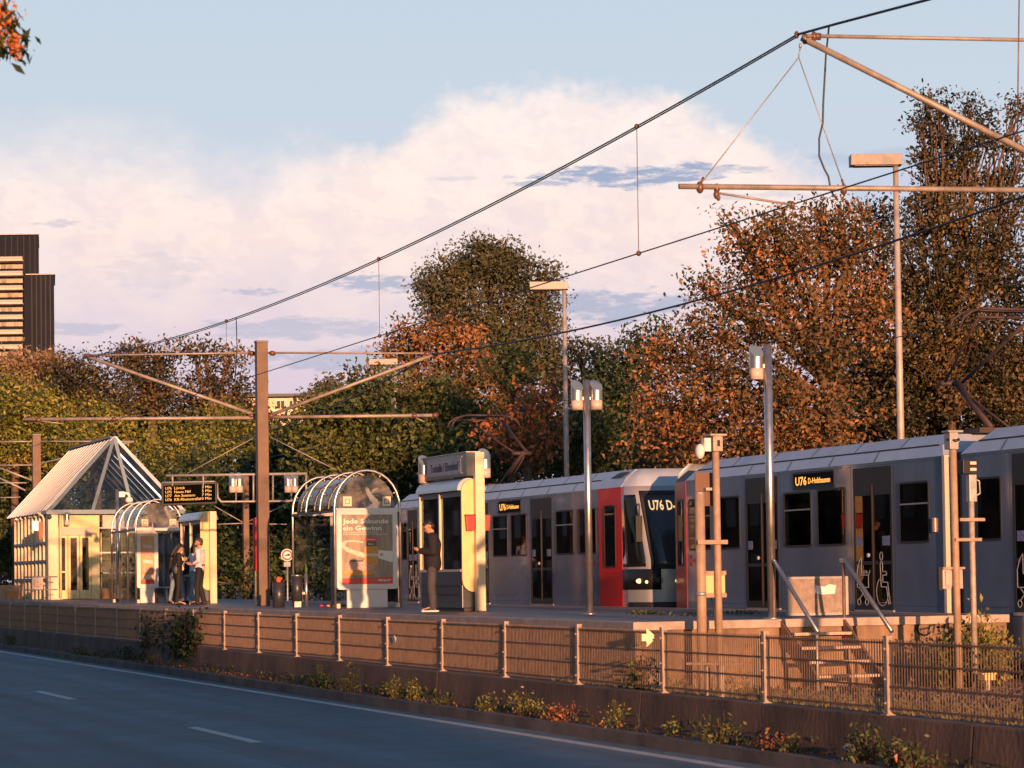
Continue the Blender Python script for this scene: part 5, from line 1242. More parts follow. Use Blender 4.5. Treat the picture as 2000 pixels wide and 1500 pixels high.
for i, y in enumerate((493, 521, 549, 577, 606, 635, 664, 693)):
    bal = tower_part('balcony', PALE, [(-60, y+11, 44, y+19, 2.2, -1.6), (-60, y+18, 46, y+20, 2.4, -1.8)])
    tower_part('balcony_glass', mat('balcony_glass', (.42, .40, .38), .2), [(-60, y+10, 44, y+15, .15, -1.75)], bal)
    tower_part('facade_band', mat('tower_ochre', (.46, .38, .33), .7, var=.2, scale=.3), [(-60, y+20, 44, y+31, .5, 1.4)], t)
    for k, (xa, xb_) in enumerate(((2, 12), (14, 24), (27, 36))):
        if (i+k) % 3 != 2: tower_part('window', mat('tower_window_light', (.20, .22, .22), .15, col2=(.45, .36, .28), scale=.5), [(xa, y+21, xb_, y+30, .2, 1.25)], t)
    tower_part('window', PALE if i % 2 else WIN, [(47, y+14, 50, y+25, .3, 1.8)], t)
DL = 330.0
a = atd(480, 770, DL); b = atd(640, 770, DL)
t = thing('low_building', 'long pale yellow building with flat dark roof in the gap right of the brown mast', 'building', (a.x, a.y, 0))
def lb(x0, y0, x1, y1, dd, d0, nm, mm):
    global DT
    s = DT; DT = DL; m = MB(); m.add(*tb_(x0, y0, x1, y1, dd, d0)); DT = s; return build(m, nm, mm, t)
lb(480, 776, 660, 860, 12, 0, 'wall', mat('pale_yellow_render', (.72, .58, .42), .8, var=.06)); lb(476, 768, 664, 776, 14, -.8, 'roof', mat('roof_slate', (.10, .10, .13), .6))
for xa, xb_ in ((541, 547), (549, 555), (566, 571), (573, 579), (581, 586), (594, 602)): lb(xa, 783, xb_, 798, .3, -.1, 'window', WIN); 
lb(536, 781, 560, 783, .3, -.12, 'lintel', WHITE); lb(520, 800, 640, 804, .4, -.2, 'ledge', WHITE)
# ------------------------------------------------------------------ off-camera houses that reflect, and an added block and tower for shade
BR = mat('brick_facade', (.22, .12, .08), .85, var=.3, scale=.4)
def offb(x0, x1, y0, y1, h, lab):
    t = thing('town_house', lab, 'building', ((x0+x1)/2, (y0+y1)/2, 0)); m = MB(); m.bb((x0, y0, 0), (x1, y1, h)); build(m, 'wall', BR, t); m = MB(); m.bb((x0-.3, y0-.3, h), (x1+.3, y1+.3, h+.5)); build(m, 'roof', DARKB, t)
    n = int((x1-x0)/3)
    for s, yy in ((1, y1),):
        for fl in range(int(h/3.2)):
            m = MB()
            for i in range(n): m.bb((x0+1+i*3, yy, 1.2+fl*3.2), (x0+2.2+i*3, yy+.02, 2.8+fl*3.2))
            build(m, 'window_row', WIN, t)
offb(62, 90, -70, -2.6, 11.1, 'unseen brick block added behind the viewpoint to cast the shadow over the road')  # unseen shadow caster, added to keep the road in shade
t = thing('shade_tower', 'slim unseen brick tower added behind the viewpoint to shade the left fence', 'tower', (62, -2.6, 0)); m = MB(); m.bb((57.9, -5.2, 0), (61.9, -.4, 16)); build(m, 'wall', BR, t); m = MB(); m.bb((57.7, -5.4, 16), (61.95, -.2, 16.4)); build(m, 'roof', DARKB, t)  # added blocker out of view, sized to shade the left fence
x = -250
k = 0
for w_, h in ((26, 7), (22, 9), (30, 6), (24, 8), (28, 7), (24, 9.5), (30, 6.5), (22, 8), (26, 7)):
    offb(x, x+w_, -34, -20, h, 'brick street house number %d of the row across the road' % (k+1) if False else ['brick corner house at the far end of the street row', 'taller brick house second from the far end of the row', 'wide low brick house third from the far end', 'narrow brick house fourth from the far end', 'brick house in the middle of the street row', 'tallest brick house of the row across the road', 'wide brick house near the viewpoint row end', 'slim brick house last but one towards the viewpoint', 'brick house nearest to the viewpoint across the road'][k]); x += w_+1; k += 1
# ------------------------------------------------------------------ foliage
BARK = mat('bark', (.12, .075, .05), .9, var=.4, scale=5, bump=.7, bscale=15)
LG = leafmat('leaves_green', [(.014, .030, .014), (.048, .075, .026), (.16, .165, .04)])
LY = leafmat('leaves_yellow_green', [(.035, .055, .014), (.14, .165, .03), (.36, .30, .06)])
LO = leafmat('leaves_autumn', [(.030, .036, .016), (.13, .085, .034), (.30, .145, .055), (.46, .19, .075)])
LD = leafmat('leaves_dark', [(.015, .020, .012), (.045, .045, .022), (.19, .12, .045)])
LP_ = leafmat('leaves_poplar', [(0.047, 0.051, 0.027), (0.088, 0.089, 0.046), (0.135, 0.121, 0.061)])
LR = leafmat('leaves_rust', [(.07, .04, .02), (.26, .105, .045), (.42, .15, .06)])
LPK = leafmat('leaves_pinkish', [(.12, .085, .045), (.26, .18, .10), (.34, .23, .14)])
FLW = leafmat('blossom_orange', [(.85, .24, .07), (.95, .34, .12), (1.0, .42, .16)])
def leaf_mesh(name, P, size, m, parent, droop=.0, bias=None, aspect=.5, tint=None, normals=None):
    """P: (n,3) leaf centres -> rhombus leaves"""
    n = len(P); d = rng.normal(size=(n, 3)); d[:, 2] -= droop*1.5; d /= np.linalg.norm(d, axis=1)[:, None]
    nn = rng.normal(size=(n, 3))
    if normals is not None: nn = nn*.55+normals
    s = np.cross(d, nn); s /= (np.linalg.norm(s, axis=1)[:, None]+1e-9)
    L = size*(.6+.8*rng.random(n))[:, None]; up = np.cross(s, d)
    a = P-d*L*.5; b = P+s*L*aspect*.5+up*L*.08; c = P+d*L*.5; e = P-s*L*aspect*.5+up*L*.08
    off = np.array(wloc(parent)) if parent is not None else 0
    V = np.stack([a, b, c, e], 1).reshape(-1, 3)-off
    me = bpy.data.meshes.new(name); me.vertices.add(4*n); me.vertices.foreach_set('co', V.astype(np.float32).ravel())
    me.loops.add(4*n); me.loops.foreach_set('vertex_index', np.arange(4*n, dtype=np.int32)); me.polygons.add(n)
    me.polygons.foreach_set('loop_start', np.arange(0, 4*n, 4, dtype=np.int32)); me.polygons.foreach_set('loop_total', np.full(n, 4, np.int32))
    at = me.attributes.new('tint', 'FLOAT', 'FACE'); tt = tint if tint is not None else rng.random(n); at.data.foreach_set('value', np.clip(tt, 0, 1).astype(np.float32))
    me.update(); me.validate(); me.materials.append(m)
    o = bpy.data.objects.new(name, me); COL.objects.link(o)
    if parent is not None: o.parent = parent; ORG[o.name] = wloc(parent).copy()
    return o
def crown_pts(blobs, dens, spread, per, flat=.85):
    """cluster based points for ellipsoid blobs [(c, rx, rz)]"""
    C = []; N = []; Tn = []; tips = []
    for c, rx, rz in blobs:
        bt_i = random.uniform(-.17, .17)
        nc = max(6, int(dens*1.9*4*math.pi*rx*rz)); u = rng.normal(size=(nc, 3)); u /= np.linalg.norm(u, axis=1)[:, None]
        lump = 1+.16*np.sin(u[:, 0]*5.1+c.x)*np.cos(u[:, 1]*4.3+c.y)+.14*np.sin(u[:, 2]*7+c.z+u[:, 0]*3)
        rr = (rng.random(nc)**.38)*lump*(1+.10*rng.normal(size=nc))
        cc = np.array(c)+u*np.array([rx, rx, rz])*rr[:, None]
        k = rng.poisson(per, nc)+2; idx = np.repeat(np.arange(nc), k)
        off = rng.normal(size=(len(idx), 3))*spread; off[:, 2] *= .7
        cn = u*.45+rng.normal(size=(nc, 3))*.7; C.append(cc[idx]+off); N.append(cn[idx]); Tn.append((rng.normal(size=nc)*.20+.12*np.sin(cc[:, 0]*1.3+cc[:, 2]*1.7)+bt_i)[idx]); tips.append(cc[::max(1, nc//10)])
    C = np.concatenate(C); N = np.concatenate(N); Tn = np.concatenate(Tn)
    return C, N, Tn, tips
def limb(mb, a, b, r0, r1, n=7, wob=.12):
    a, b = Vector(a), Vector(b); L = (b-a).length; pts = []
    for i in range(6):
        t = i/5; p = a.lerp(b, t)+Vector((random.uniform(-1, 1), random.uniform(-1, 1), random.uniform(-.3, .6)))*L*wob*math.sin(math.pi*t)*.6; pts.append(p)
    mb.tube(pts, [r0+(r1-r0)*i/5 for i in range(6)], n)
def tree(name, lab, blobs, d, mm, size, dens, trunk, per=17, spread=.27, group=None, jit=.5, aspect=.5, tbias=0, cat='tree', gz=0.1, limbs=True, rt=None, trunkcol=None):
    """blobs in picture units at depth d: (px,py,rpx[,rzpx])"""
    B = []
    for q in blobs:
        px, py, rp = q[:3]; rz = q[3] if len(q) > 3 else rp
        k = d/F; r = rp*k; dd = d+random.uniform(-jit, jit)*r; B.append((atd(px, py, dd), r, rz*k))
    tb = atd(trunk[0], 1150, d); tb.z = gz; fork = atd(trunk[0], trunk[1], d)
    t = thing(name, lab, cat, tb, group)
    C, N, Tn, tips = crown_pts(B, dens, spread, per)
    tint = .5+Tn+rng.normal(size=len(C))*.16+tbias
    leaf_mesh('crown', C, size*.9, mm, t, normals=N, tint=tint, aspect=aspect)
    H = fork.z-gz; rt = rt or max(.10, H*.035)
    m = MB(); limb(m, tb-Z_*.2, fork, rt, rt*.7, 9, .03)
    for (c, r, rz), tp in zip(B, tips):
        limb(m, fork+Vector((0, 0, random.uniform(-.3, .2)*H*.2)), c, rt*.5, rt*.16, 6, .10)
        if limbs:
            for q in tp[:9]: limb(m, c.lerp(fork, random.uniform(0, .45)), Vector(q), rt*.14, .012, 4, .12)
    build(m, 'trunk', trunkcol or BARK, t, smooth=True)
    return t
def shrub(name, lab, px, py, d, w, h, mm, size, n, group=None, cat='shrub', pos=None, aspect=.5, tbias=0):
    """small plant: base at picture point, width/height in metres"""
    b = pos if pos is not None else atd(px, py, d); t = thing(name, lab, cat, b, group)
    ns = max(4, int(n/22)); P = []; m = MB()
    for i in range(ns):
        a = random.uniform(0, 6.283); rr = random.random()**.6*w/2; hh = h*(1-.5*(rr/(w/2))**2)*random.uniform(.65, 1.08)
        tip = b+Vector((math.cos(a)*rr, math.sin(a)*rr, hh)); r0 = b+Vector((math.cos(a)*rr*.3, math.sin(a)*rr*.3, 0))
        mid = r0.lerp(tip, .5)+Vector((0, 0, h*.1)); m.tube([r0, mid, tip], [.006+h*.004, .005+h*.002, .002], 4)
        k = max(6, n//ns)
        for j in range(k):
            u = random.random()**.7; p = r0.lerp(mid, u*2) if u < .5 else mid.lerp(tip, u*2-1); P.append(p+Vector([random.gauss(0, size*.9) for _ in range(3)]))
    P = np.array([tuple(p) for p in P]); leaf_mesh('leaves', P, size, mm, t, aspect=aspect, tint=.45+rng.normal(size=len(P))*.22+tbias); build(m, 'stems', BARK, t); return t
G1 = 'trees behind the station'
# right side
tree('autumn_tree', 'broad autumn tree with orange brown leaves right of the picture centre, above the front tram', [(1560, 480, 100, 80), (1490, 560, 120, 100), (1660, 480, 80, 85), (1400, 650, 95), (1560, 640, 120, 100), (1330, 760, 95), (1460, 780, 130, 110), (1600, 800, 120, 110), (1330, 860, 105, 80), (1680, 620, 80, 90), (1480, 880, 130, 70), (1290, 700, 35, 40), (1455, 480, 50, 40), (1425, 430, 26, 22), (1500, 425, 24, 18), (1375, 560, 30, 26), (1600, 410, 30, 24), (1640, 400, 26, 20)], 55, LO, .13, 3.6, (1625, 760), per=22, spread=.23, group=G1, tbias=-.05, rt=.26)
tree('dark_tree', 'tallest tree at the right edge, dark leaves with a ragged top against the sky', [(1815, 190, 16, 30), (1835, 215, 20, 30), (1800, 240, 22, 26), (1850, 260, 34, 34), (1805, 300, 26, 26), (1895, 215, 16, 30), (1915, 240, 22, 30), (1880, 300, 40, 40), (1940, 275, 30, 24), (1985, 215, 22, 34), (1995, 290, 26, 20), (1830, 350, 50, 40), (1900, 370, 55, 45), (1960, 350, 40, 30), (1790, 400, 34, 30), (1985, 400, 34, 36), (1840, 440, 70, 55), (1930, 470, 80, 60), (1765, 480, 40, 34), (1820, 540, 80, 60), (1900, 560, 90, 70), (1990, 560, 60, 70), (1760, 590, 55, 60), (1850, 650, 90, 70), (1960, 680, 80, 80), (1770, 700, 70, 60), (1880, 760, 110, 70), (1780, 810, 90, 50), (1970, 840, 90, 80)], 60, LD, .13, 4.8, (1860, 800), rt=.15, per=23, spread=.20, group=G1, tbias=.08)
tree('dark_tree', 'dense dark tree standing between the autumn tree and the ragged tall tree', [(1700, 560, 70, 90), (1690, 700, 110, 100), (1750, 800, 110, 90), (1650, 850, 90, 60), (1720, 430, 45, 50)], 67, LD, .17, 3.2, (1700, 820), per=15, spread=.28, group=G1, tbias=.0)
tree('spire_tree', 'deep green tree with thin pointed tips left of the autumn tree', [(1240, 720, 50, 70), (1275, 690, 28, 62), (1248, 665, 14, 38), (1295, 655, 12, 34), (1180, 800, 75, 80), (1250, 830, 85, 90), (1165, 900, 85, 50)], 78, LG, .18, 2.6, (1220, 860), group=G1)
tree('brown_tree', 'small brownish round tree right of the middle street lamp pole', [(1170, 710, 48, 52), (1150, 780, 60, 60), (1200, 760, 45, 50), (1130, 690, 24, 30)], 92, LP_, .20, 2.6, (1165, 820), group=G1, tbias=.1)
tree('poplar', 'big rounded grey green poplar in the centre rising highest above its neighbours', [(950, 520, 58, 55), (880, 560, 55, 50), (1010, 545, 50, 50), (860, 600, 50, 50), (1050, 600, 55, 60), (950, 620, 95, 75), (1050, 680, 60, 70), (960, 700, 90, 60), (1085, 720, 40, 45), (835, 560, 24, 38), (1068, 540, 26, 34), (938, 486, 40, 24), (900, 520, 50, 40), (990, 510, 40, 36)], 125, LP_, .23, 2.1, (985, 740), group=G1, per=20, spread=.36)
tree('golden_tree', 'gold lit tree with green lower half left of the poplar, behind the far street lamp', [(820, 660, 55, 40), (900, 665, 50, 38), (780, 690, 50, 45), (940, 740, 60, 60), (850, 740, 85, 65), (760, 790, 85, 70), (870, 640, 30, 26), (1000, 790, 50, 50)], 92, LO, .20, 2.6, (850, 800), group=G1, tbias=.0)
tree('broadleaf_tree', 'green leafed tree with drooping leaves behind the name sign and mast arms', [(720, 790, 90, 70), (650, 830, 80, 70), (760, 870, 100, 70), (660, 900, 90, 60), (850, 850, 90, 70), (850, 780, 60, 50), (930, 830, 70, 60)], 84, LG, .22, 2.7, (740, 920), group=G1, tbias=.12)
tree('small_tree', 'two topped grey green tree above the pale building roof', [(640, 765, 26, 26), (660, 770, 24, 26), (625, 800, 40, 40), (690, 780, 40, 32)], 125, LP_, .24, 2.4, (640, 820), group=G1, tbias=.1)
tree('rust_tree', 'slender rust orange young tree between the kiosk sign and the steel lamp post', [(1040, 770, 40, 45), (1010, 830, 45, 45), (980, 870, 38, 34), (1060, 850, 45, 50), (1030, 900, 50, 35), (955, 850, 26, 22), (1090, 770, 30, 40)], 70, LR, .20, 2.6, (1030, 900), group=G1, per=9)
tree('dark_tree', 'shadowed green tree behind the rust orange one, above the rear tram', [(950, 880, 70, 50), (1080, 880, 90, 60), (870, 900, 70, 50), (1140, 850, 70, 60), (1000, 720, 70, 50)], 76, LG, .20, 2.6, (1000, 920), group=G1, tbias=-.1)
tree('dark_tree', 'dark tree beyond the right edge of the picture next to the ragged tall tree', [(2130, 420, 80, 90), (2180, 560, 120, 110), (2120, 700, 120, 100), (2230, 800, 130, 90)], 60, LD, .2, 2.0, (2150, 800), group=G1, per=12, spread=.3)
# left side
tree('umbrella_tree', 'dark flat topped tree left, its crown cut by the long tie tube', [(260, 700, 45, 30), (310, 695, 42, 28), (285, 730, 65, 40), (240, 690, 24, 18), (300, 770, 70, 50)], 165, LD, .32, 1.4, (300, 800), group=G1, tbias=.1, per=9, spread=.5)
tree('umbrella_tree', 'dark airy tree with sky gaps close to the left of the brown mast', [(400, 690, 42, 26), (450, 700, 38, 26), (370, 680, 32, 18), (420, 740, 62, 40), (470, 760, 30, 30), (400, 790, 70, 50)], 160, LD, .32, 1.2, (420, 800), group=G1, tbias=.12, per=8, spread=.5)
tree('pink_tree', 'pale pinkish tree top directly below the apartment tower', [(40, 710, 38, 24), (90, 705, 36, 22), (0, 720, 40, 24), (60, 730, 60, 25)], 190, LPK, .32, 1.8, (50, 760), group=G1, tbias=.1, spread=.5)
tree('dark_tree', 'dark brownish tree between the pinkish tree top and the umbrella trees', [(170, 745, 60, 45), (120, 740, 45, 40), (200, 790, 60, 50), (140, 800, 60, 50)], 140, LD, .26, 1.9, (170, 820), group=G1, tbias=.1, spread=.45)
for i, (bl, lab) in enumerate(([[(30, 790, 80, 60), (-20, 830, 80, 80), (90, 830, 75, 60), (30, 880, 90, 60), (130, 870, 60, 50)], 'lush yellow green tree at the left edge above the pavilion roof'], [[(190, 810, 45, 30), (230, 850, 55, 45), (170, 870, 60, 40), (260, 900, 60, 50)], 'yellow green tree just right of the pavilion roof tip'], [[(345, 850, 45, 38), (380, 890, 60, 50), (320, 900, 55, 45)], 'bright pointed green tree below the diagonal strut left of the mast'], [[(450, 830, 60, 45), (440, 890, 70, 55), (530, 870, 50, 45), (590, 890, 60, 50)], 'feathery light green tree behind the brown mast'])):
    tree('leafy_tree', lab, bl, 110+4*i, LY, .21, 2.4, (bl[0][0], 920), group=G1, tbias=.0 if i else .05, spread=.36)
tree('dark_tree', 'dark tree in the lower left gap beside the pavilion fins', [(0, 960, 60, 60), (40, 900, 60, 50), (-30, 1040, 60, 60), (10, 1090, 40, 50)], 112, LG, .22, 2.2, (0, 1120), group=G1, tbias=-.1)
# dense dark undergrowth behind everything
def hedge(lab, x0, x1, py, ph, d, mm, n, size, tb=0):
    B = []
    k = d/F; w_ = x1-x0
    for i in range(int(w_/60)+1): B.append((x0+60*i+random.uniform(-15, 15), py+random.uniform(-18, 18), 60, ph))
    return tree('undergrowth', lab, B, d, mm, size, n, ((x0+x1)/2, py+ph*.6), per=12, group='dark undergrowth thickets', limbs=False, tbias=tb, spread=.45, cat='thicket')
hedge('dark thicket behind the lamp beam and the middle shelter', 330, 640, 1000, 80, 100, LG, 1.8, .26, -.2)
hedge('dark thicket low behind the middle shelter, above the tan wall', 330, 640, 1085, 45, 94, LG, 1.8, .24, -.25)
hedge('dark thicket behind the ad panel and the name sign', 620, 960, 960, 70, 88, LG, 1.8, .24, -.2)
hedge('dark thicket behind the roof of the rear tram', 940, 1340, 900, 60, 82, LG, 1.9, .22, -.2)
hedge('dark thicket behind the roof of the front tram', 1300, 2000, 880, 60, 64, LD, 1.9, .2, -.1)
hedge('dark thicket behind the pavilion', -40, 330, 960, 80, 118, LG, 1.6, .28, -.1)
hedge('dark thicket at the foot of the trees behind the pavilion', -40, 330, 1070, 70, 116, LG, 1.4, .28, -.2)
for _q, (_a, _b, _y, _h, _d) in enumerate(((330, 640, 1040, 90, 104), (330, 640, 960, 70, 106), (600, 960, 900, 80, 98), (600, 830, 1040, 80, 96), (1640, 2000, 760, 110, 62))):
    hedge(['shadowy thicket seen between the brown mast and the departure board', 'shadowy thicket above the lamp beam', 'shadowy thicket behind the middle shelter roof', 'shadowy thicket behind the poster panel', 'shadowy thicket behind the weathered street lamp pole'][_q], _a, _b, _y, _h, _d, LG if _q < 4 else LD, 2.2, .34 if _q < 4 else .24, -.15)
hedge('dark low thicket closing the gap under the trees behind the lamp beam', 300, 680, 1122, 34, 92, LG, 2.6, .22, -.2)
hedge('distant woodland band left of the brown mast', -40, 520, 830, 60, 175, LD, 1.0, .42, -.1)
hedge('distant woodland band right of the pale building', 600, 1330, 860, 90, 135, LG, 1.1, .4, -.1)
# agave-like plant near the far wall
c = atd(543, 1160, 74); c.z = TRACK; t = thing('spiky_plant', 'spiky pale green plant beyond the platform, right of the brown mast', 'plant', c)
m = MB()
for i in range(26):
    a = random.uniform(0, 6.28); l = random.uniform(.5, .85); e = random.uniform(.5, 1.3); d_ = Vector((math.cos(a)*math.cos(e), math.sin(a)*math.cos(e), math.sin(e))); m.tube([c, c+d_*l*.6, c+d_*l-Z_*.08], [.03, .022, .004], 4)
m.f; build(m, 'leaf_blades', mat('agave_green', (.14, .17, .06), .6), t)
# ---- climbing plant on the fence and weeds of the verge
def climber(lab, x0, y0, x1, y1, n, mm, size, p=FP-.12, tb=0):
    pts = []; a = onp((x0+x1)/2, y1, p); t = thing('climbing_plant', lab, 'climbing plant', (a.x, p, max(.1, a.z))); m = MB()
    for i in range(n//26):
        px = min(x1, max(x0, random.gauss((x0+x1)/2, (x1-x0)/4.2))); s = onp(px, y1, p); e_ = onp(px+random.uniform(-14, 14), y0+random.random()**1.5*(y1-y0)*.8, p+random.uniform(-.15, .1))
        m.tube([s, s.lerp(e_, .5)+Vector((random.uniform(-.1, .1), -.03, 0)), e_], .006, 4)
        for j in range(26):
            q = s.lerp(e_, random.random()**.8); pts.append(tuple(q+Vector([random.gauss(0, .07) for _ in range(3)])))
    P = np.array(pts); leaf_mesh('leaves', P, size*.8, mm, t, tint=.4+rng.normal(size=len(P))*.25+tb, aspect=.6); build(m, 'stems', BARK, t)
climber('dark leafy climber hanging over the fence left of centre', 334, 1190, 390, 1285, 1500, LG, .11, tb=-.25)
climber('green twining plant on the fence, left one of the two climbers', 268, 1195, 318, 1275, 420, LG, .10, tb=-.1)
climber('low creeper tumbling down the wall to the kerb at left', 200, 1262, 296, 1316, 900, LG, .10, tb=-.2)
climber('small creeper through the fence near the arrow sign', 1225, 1280, 1268, 1352, 420, LG, .07, p=FP+.1, tb=.2)
W_ = 'weeds along the foot of the wall'
ZV = .10
def weed(px, py, w, h, mm, n, size, lab, tb=0, yy=None):
    b = onz(px, py, ZV); b.y = min(max(b.y, 10.62), 10.95); shrub('weed', lab, 0, 0, 0, w, h, mm, size, n, W_, 'weed', pos=b, tbias=tb)
WS_ = [(18, 1262, .5, .35, LG, 'lowest green weed tuft at the far left kerb'), (100, 1283, .3, .2, LG, 'tiny green weed beside the small kerb gap at left'), (128, 1290, .3, .22, LG, 'second tiny weed right of the first at left'), (175, 1303, .4, .22, LR, 'small heap of red brown leaves at the kerb near the lane edge gap'),
 (505, 1350, .45, .5, LG, 'upright green weed under the fence left of the middle'), (530, 1352, .4, .3, LG, 'low green weed leaning against the upright one'), (573, 1358, .35, .55, LG, 'tall thin weed in front of the wall below the brown mast'), (620, 1370, .3, .25, LG, 'small weed between the thin weed and the bushy one'),
 (657, 1372, .55, .45, LY, 'bushy light green weed right below the shelter'), (702, 1375, .38, .45, LY, 'second bushy weed right of the light green one'), (740, 1385, .4, .25, LG, 'dark low weed trailing to the right of the bushy ones'),
 (810, 1398, .5, .30, LY, 'dry yellowish weed tuft with red stems'), (885, 1408, .62, .48, LY, 'large yellow green weed with one tall flower spike'), (1000, 1418, .62, .32, LR, 'spreading orange brown dried weed'), (1098, 1432, .42, .42, LY, 'straggly green weed with dry seed heads'),
 (1160, 1450, .3, .22, LY, 'small yellow weed alone on the verge'), (1290, 1462, .62, .48, LG, 'broad leaved dark weed with orange dead leaves'), (1350, 1480, .4, .28, LR, 'orange leafy patch at the foot of the broad leaved weed'), (1440, 1480, .35, .16, LG, 'low green sprout near the end of the lane edge line'), (1610, 1500, .42, .2, LG, 'flat green weed at the bottom edge'),
 (1700, 1498, .62, .52, LG, 'big bushy weed near the bottom right'), (1660, 1508, .4, .45, LG, 'left neighbour of the big bushy weed at bottom right'), (1780, 1510, .45, .42, LG, 'arching weed with drooping stem at bottom right')]
for px, py, w, h, mm, lab in WS_:
    w, h = w*.85, h*.8
    weed(px, py, w, h, mm, int(520*w*(.6+h)), .045 if px > 600 else .06, lab, tb=.1)
for i, (px, py, z, lab) in enumerate(((1895, 1235, 0, 'green plants around the feet of the two right signal posts'), (1850, 1240, 0, 'small green shoots left of the tall pale post'), (1940, 1230, 0, 'leafy green plants right of the signal post foot'))):
    b = onx(px, py, -30.0-.3); b.z = TRACK; shrub('track_weed', lab, 0, 0, 0, .8 if i != 1 else .5, .95 if i != 1 else .8, LY if i == 2 else LG, .075, 900, 'plants around the signal posts', 'plant', pos=b, tbias=.2)
b = onx(1912, 1215, -31.0); b.z = TRACK; shrub('tall_sprout', 'tall yellow lit sprout standing against the tram beside the signal post', 0, 0, 0, .35, 1.45, LY, .11, 160, None, 'plant', pos=b, tbias=.5)
# scrub of dry grass behind the fence (cannot be counted)
P = []; 
for i in range(2600):
    x = random.uniform(-32, -17); y = random.uniform(11.5, 15.5)
    if random.random() > math.exp(-((y-12.6)/2.2)**2): continue
    if x < XE+.1 and y > PE: continue
    h = random.uniform(.08, .35); 
    for j in range(3): P.append((x+random.gauss(0, .04), y+random.gauss(0, .04), TRACK+h*random.random()))
P = np.array(P); DRY = leafmat('dry_grass', [(.10, .08, .03), (.20, .15, .06), (.16, .16, .05)]); o = leaf_mesh('dry_grass', P, .13, DRY, None, droop=-1.2, aspect=.14)
tag(o, 'dry grass and low scrub between the fence and the platform stairs', 'grass', kind='stuff')
P = []
for i in range(900):
    x = random.uniform(-60, -12); P.append((x, random.uniform(10.62, 11.0), ZV+.01+random.random()*.03))
o = leaf_mesh('fallen_leaves', np.array(P), .05, LR, None, aspect=.6); tag(o, 'scattered dry leaves on the narrow verge below the wall', 'leaves', kind='stuff')
P = []
for i in range(800):
    x = -58+46*random.random(); dn = .5+.5*math.sin(x*1.7)*math.cos(x*.61)
    if random.random() > dn**1.5: continue
    y = random.choice((random.gauss(10.98, .05), random.gauss(10.66, .06)))
    for j in range(5): P.append((x+random.gauss(0, .07), y+random.gauss(0, .03), ZV+random.random()**1.5*.16))
o = leaf_mesh('verge_grass', np.array(P), .075, LG, None, droop=-.8, aspect=.28, tint=.4+rng.normal(size=len(P))*.3); tag(o, 'sparse low weeds and grass blades along the verge and wall foot', 'grass', kind='stuff')
# grass tufts growing in platform joints
P = []
for px, py in ((1262, 1199), (1275, 1200), (1350, 1203), (1440, 1199), (1465, 1199), (1250, 1200)):
    b = onz(px, py, PLAT)
    for i in range(70): P.append((b.x+random.gauss(0, .25), b.y+random.gauss(0, .12), PLAT+random.random()*.05))
o = leaf_mesh('platform_moss', np.array(P), .07, LG, None, aspect=.3, tint=.5+rng.random(len(P))*.5); tag(o, 'low green tufts growing out of the platform paving', 'grass', kind='stuff')
# litter at bottom right
c = onz(1770, 1478, ZV); c.y = 10.9
m = MB(); m.sph(c+Z_*.10, .07, 8, 6, (1.5, .8, .6)); single(m, 'blue_wrapper', mat('wrap_blue', (.05, .06, .35), .4, col2=(.5, .5, .6), scale=14), 'blue and white foil wrapper in the weeds at bottom right', 'litter')
m = MB(); c = onz(1775, 1498, ZV); c.y = 10.8
for k in range(5): m.tube([c+Vector((random.uniform(-.1, .1), 0, 0)), c+Vector((random.uniform(-.2, .25), random.uniform(-.05, .05), random.uniform(.05, .2)))], [.025, .012], 6)
single(m, 'torn_paper', mat('torn_paper', (.8, .5, .35), .7, col2=(.8, .2, .06), scale=18), 'torn salmon and orange paper pieces in the weeds at bottom right', 'litter')
# tree whose branch hangs into the upper left corner
bc = atd(0, 70, 14.0); tb = Vector((bc.x-.4, -1.9, .1)); tb = Vector((bc.x+.5, -6.9, .12))
t = thing('street_tree', 'near tree whose drooping branch with orange blossom hangs into the upper left corner', 'tree', tb)
m = MB(); fk = Vector((tb.x, tb.y, 4.2)); limb(m, tb, fk, .22, .15, 10, .02)
e1 = atd(-160, -120, 14.0); limb(m, fk, e1, .12, .05, 8, .03); P = []; TN = []; FLP = []
for (px, py) in ((-10, 34), (5, 66), (25, 62), (30, 98), (15, 84), (38, 108), (10, 16), (-20, 76), (37, 84), (-12, 98)):
    q = atd(px, py, 14.0+random.uniform(-.12, .12)); m.tube([e1, e1.lerp(q, .5)+Z_*.15, q+Z_*.05, q], [.014, .009, .005, .003], 5)
    for i in range(13): P.append(tuple(q+Vector([random.gauss(0, .045) for _ in range(3)])))
build(m, 'trunk', BARK, t, smooth=True)
for (px, py, k, s) in ((6, 28, 95, .05), (12, 40, 50, .03), (32, 76, 34, .02), (22, 88, 26, .025), (35, 100, 30, .018), (1, 40, 60, .04)):
    q = atd(px, py, 13.9)
    for i in range(k): FLP.append(tuple(q+Vector([random.gauss(0, s) for _ in range(3)])))
P += [tuple(atd(random.uniform(-60, -5), random.uniform(-20, 100), 14)) for _ in range(160)]
crown = [tuple(fk+Vector((random.gauss(0, 1.5), random.gauss(0, 1.2), 1.2+random.gauss(0, .9)))) for _ in range(5000)]
leaf_mesh('crown', np.array(P+crown), .085, LG, t, droop=1.4, aspect=.36, tint=rng.random(len(P)+len(crown))*.9); leaf_mesh('blossom', np.array(FLP), .028, FLW, t, aspect=.7)
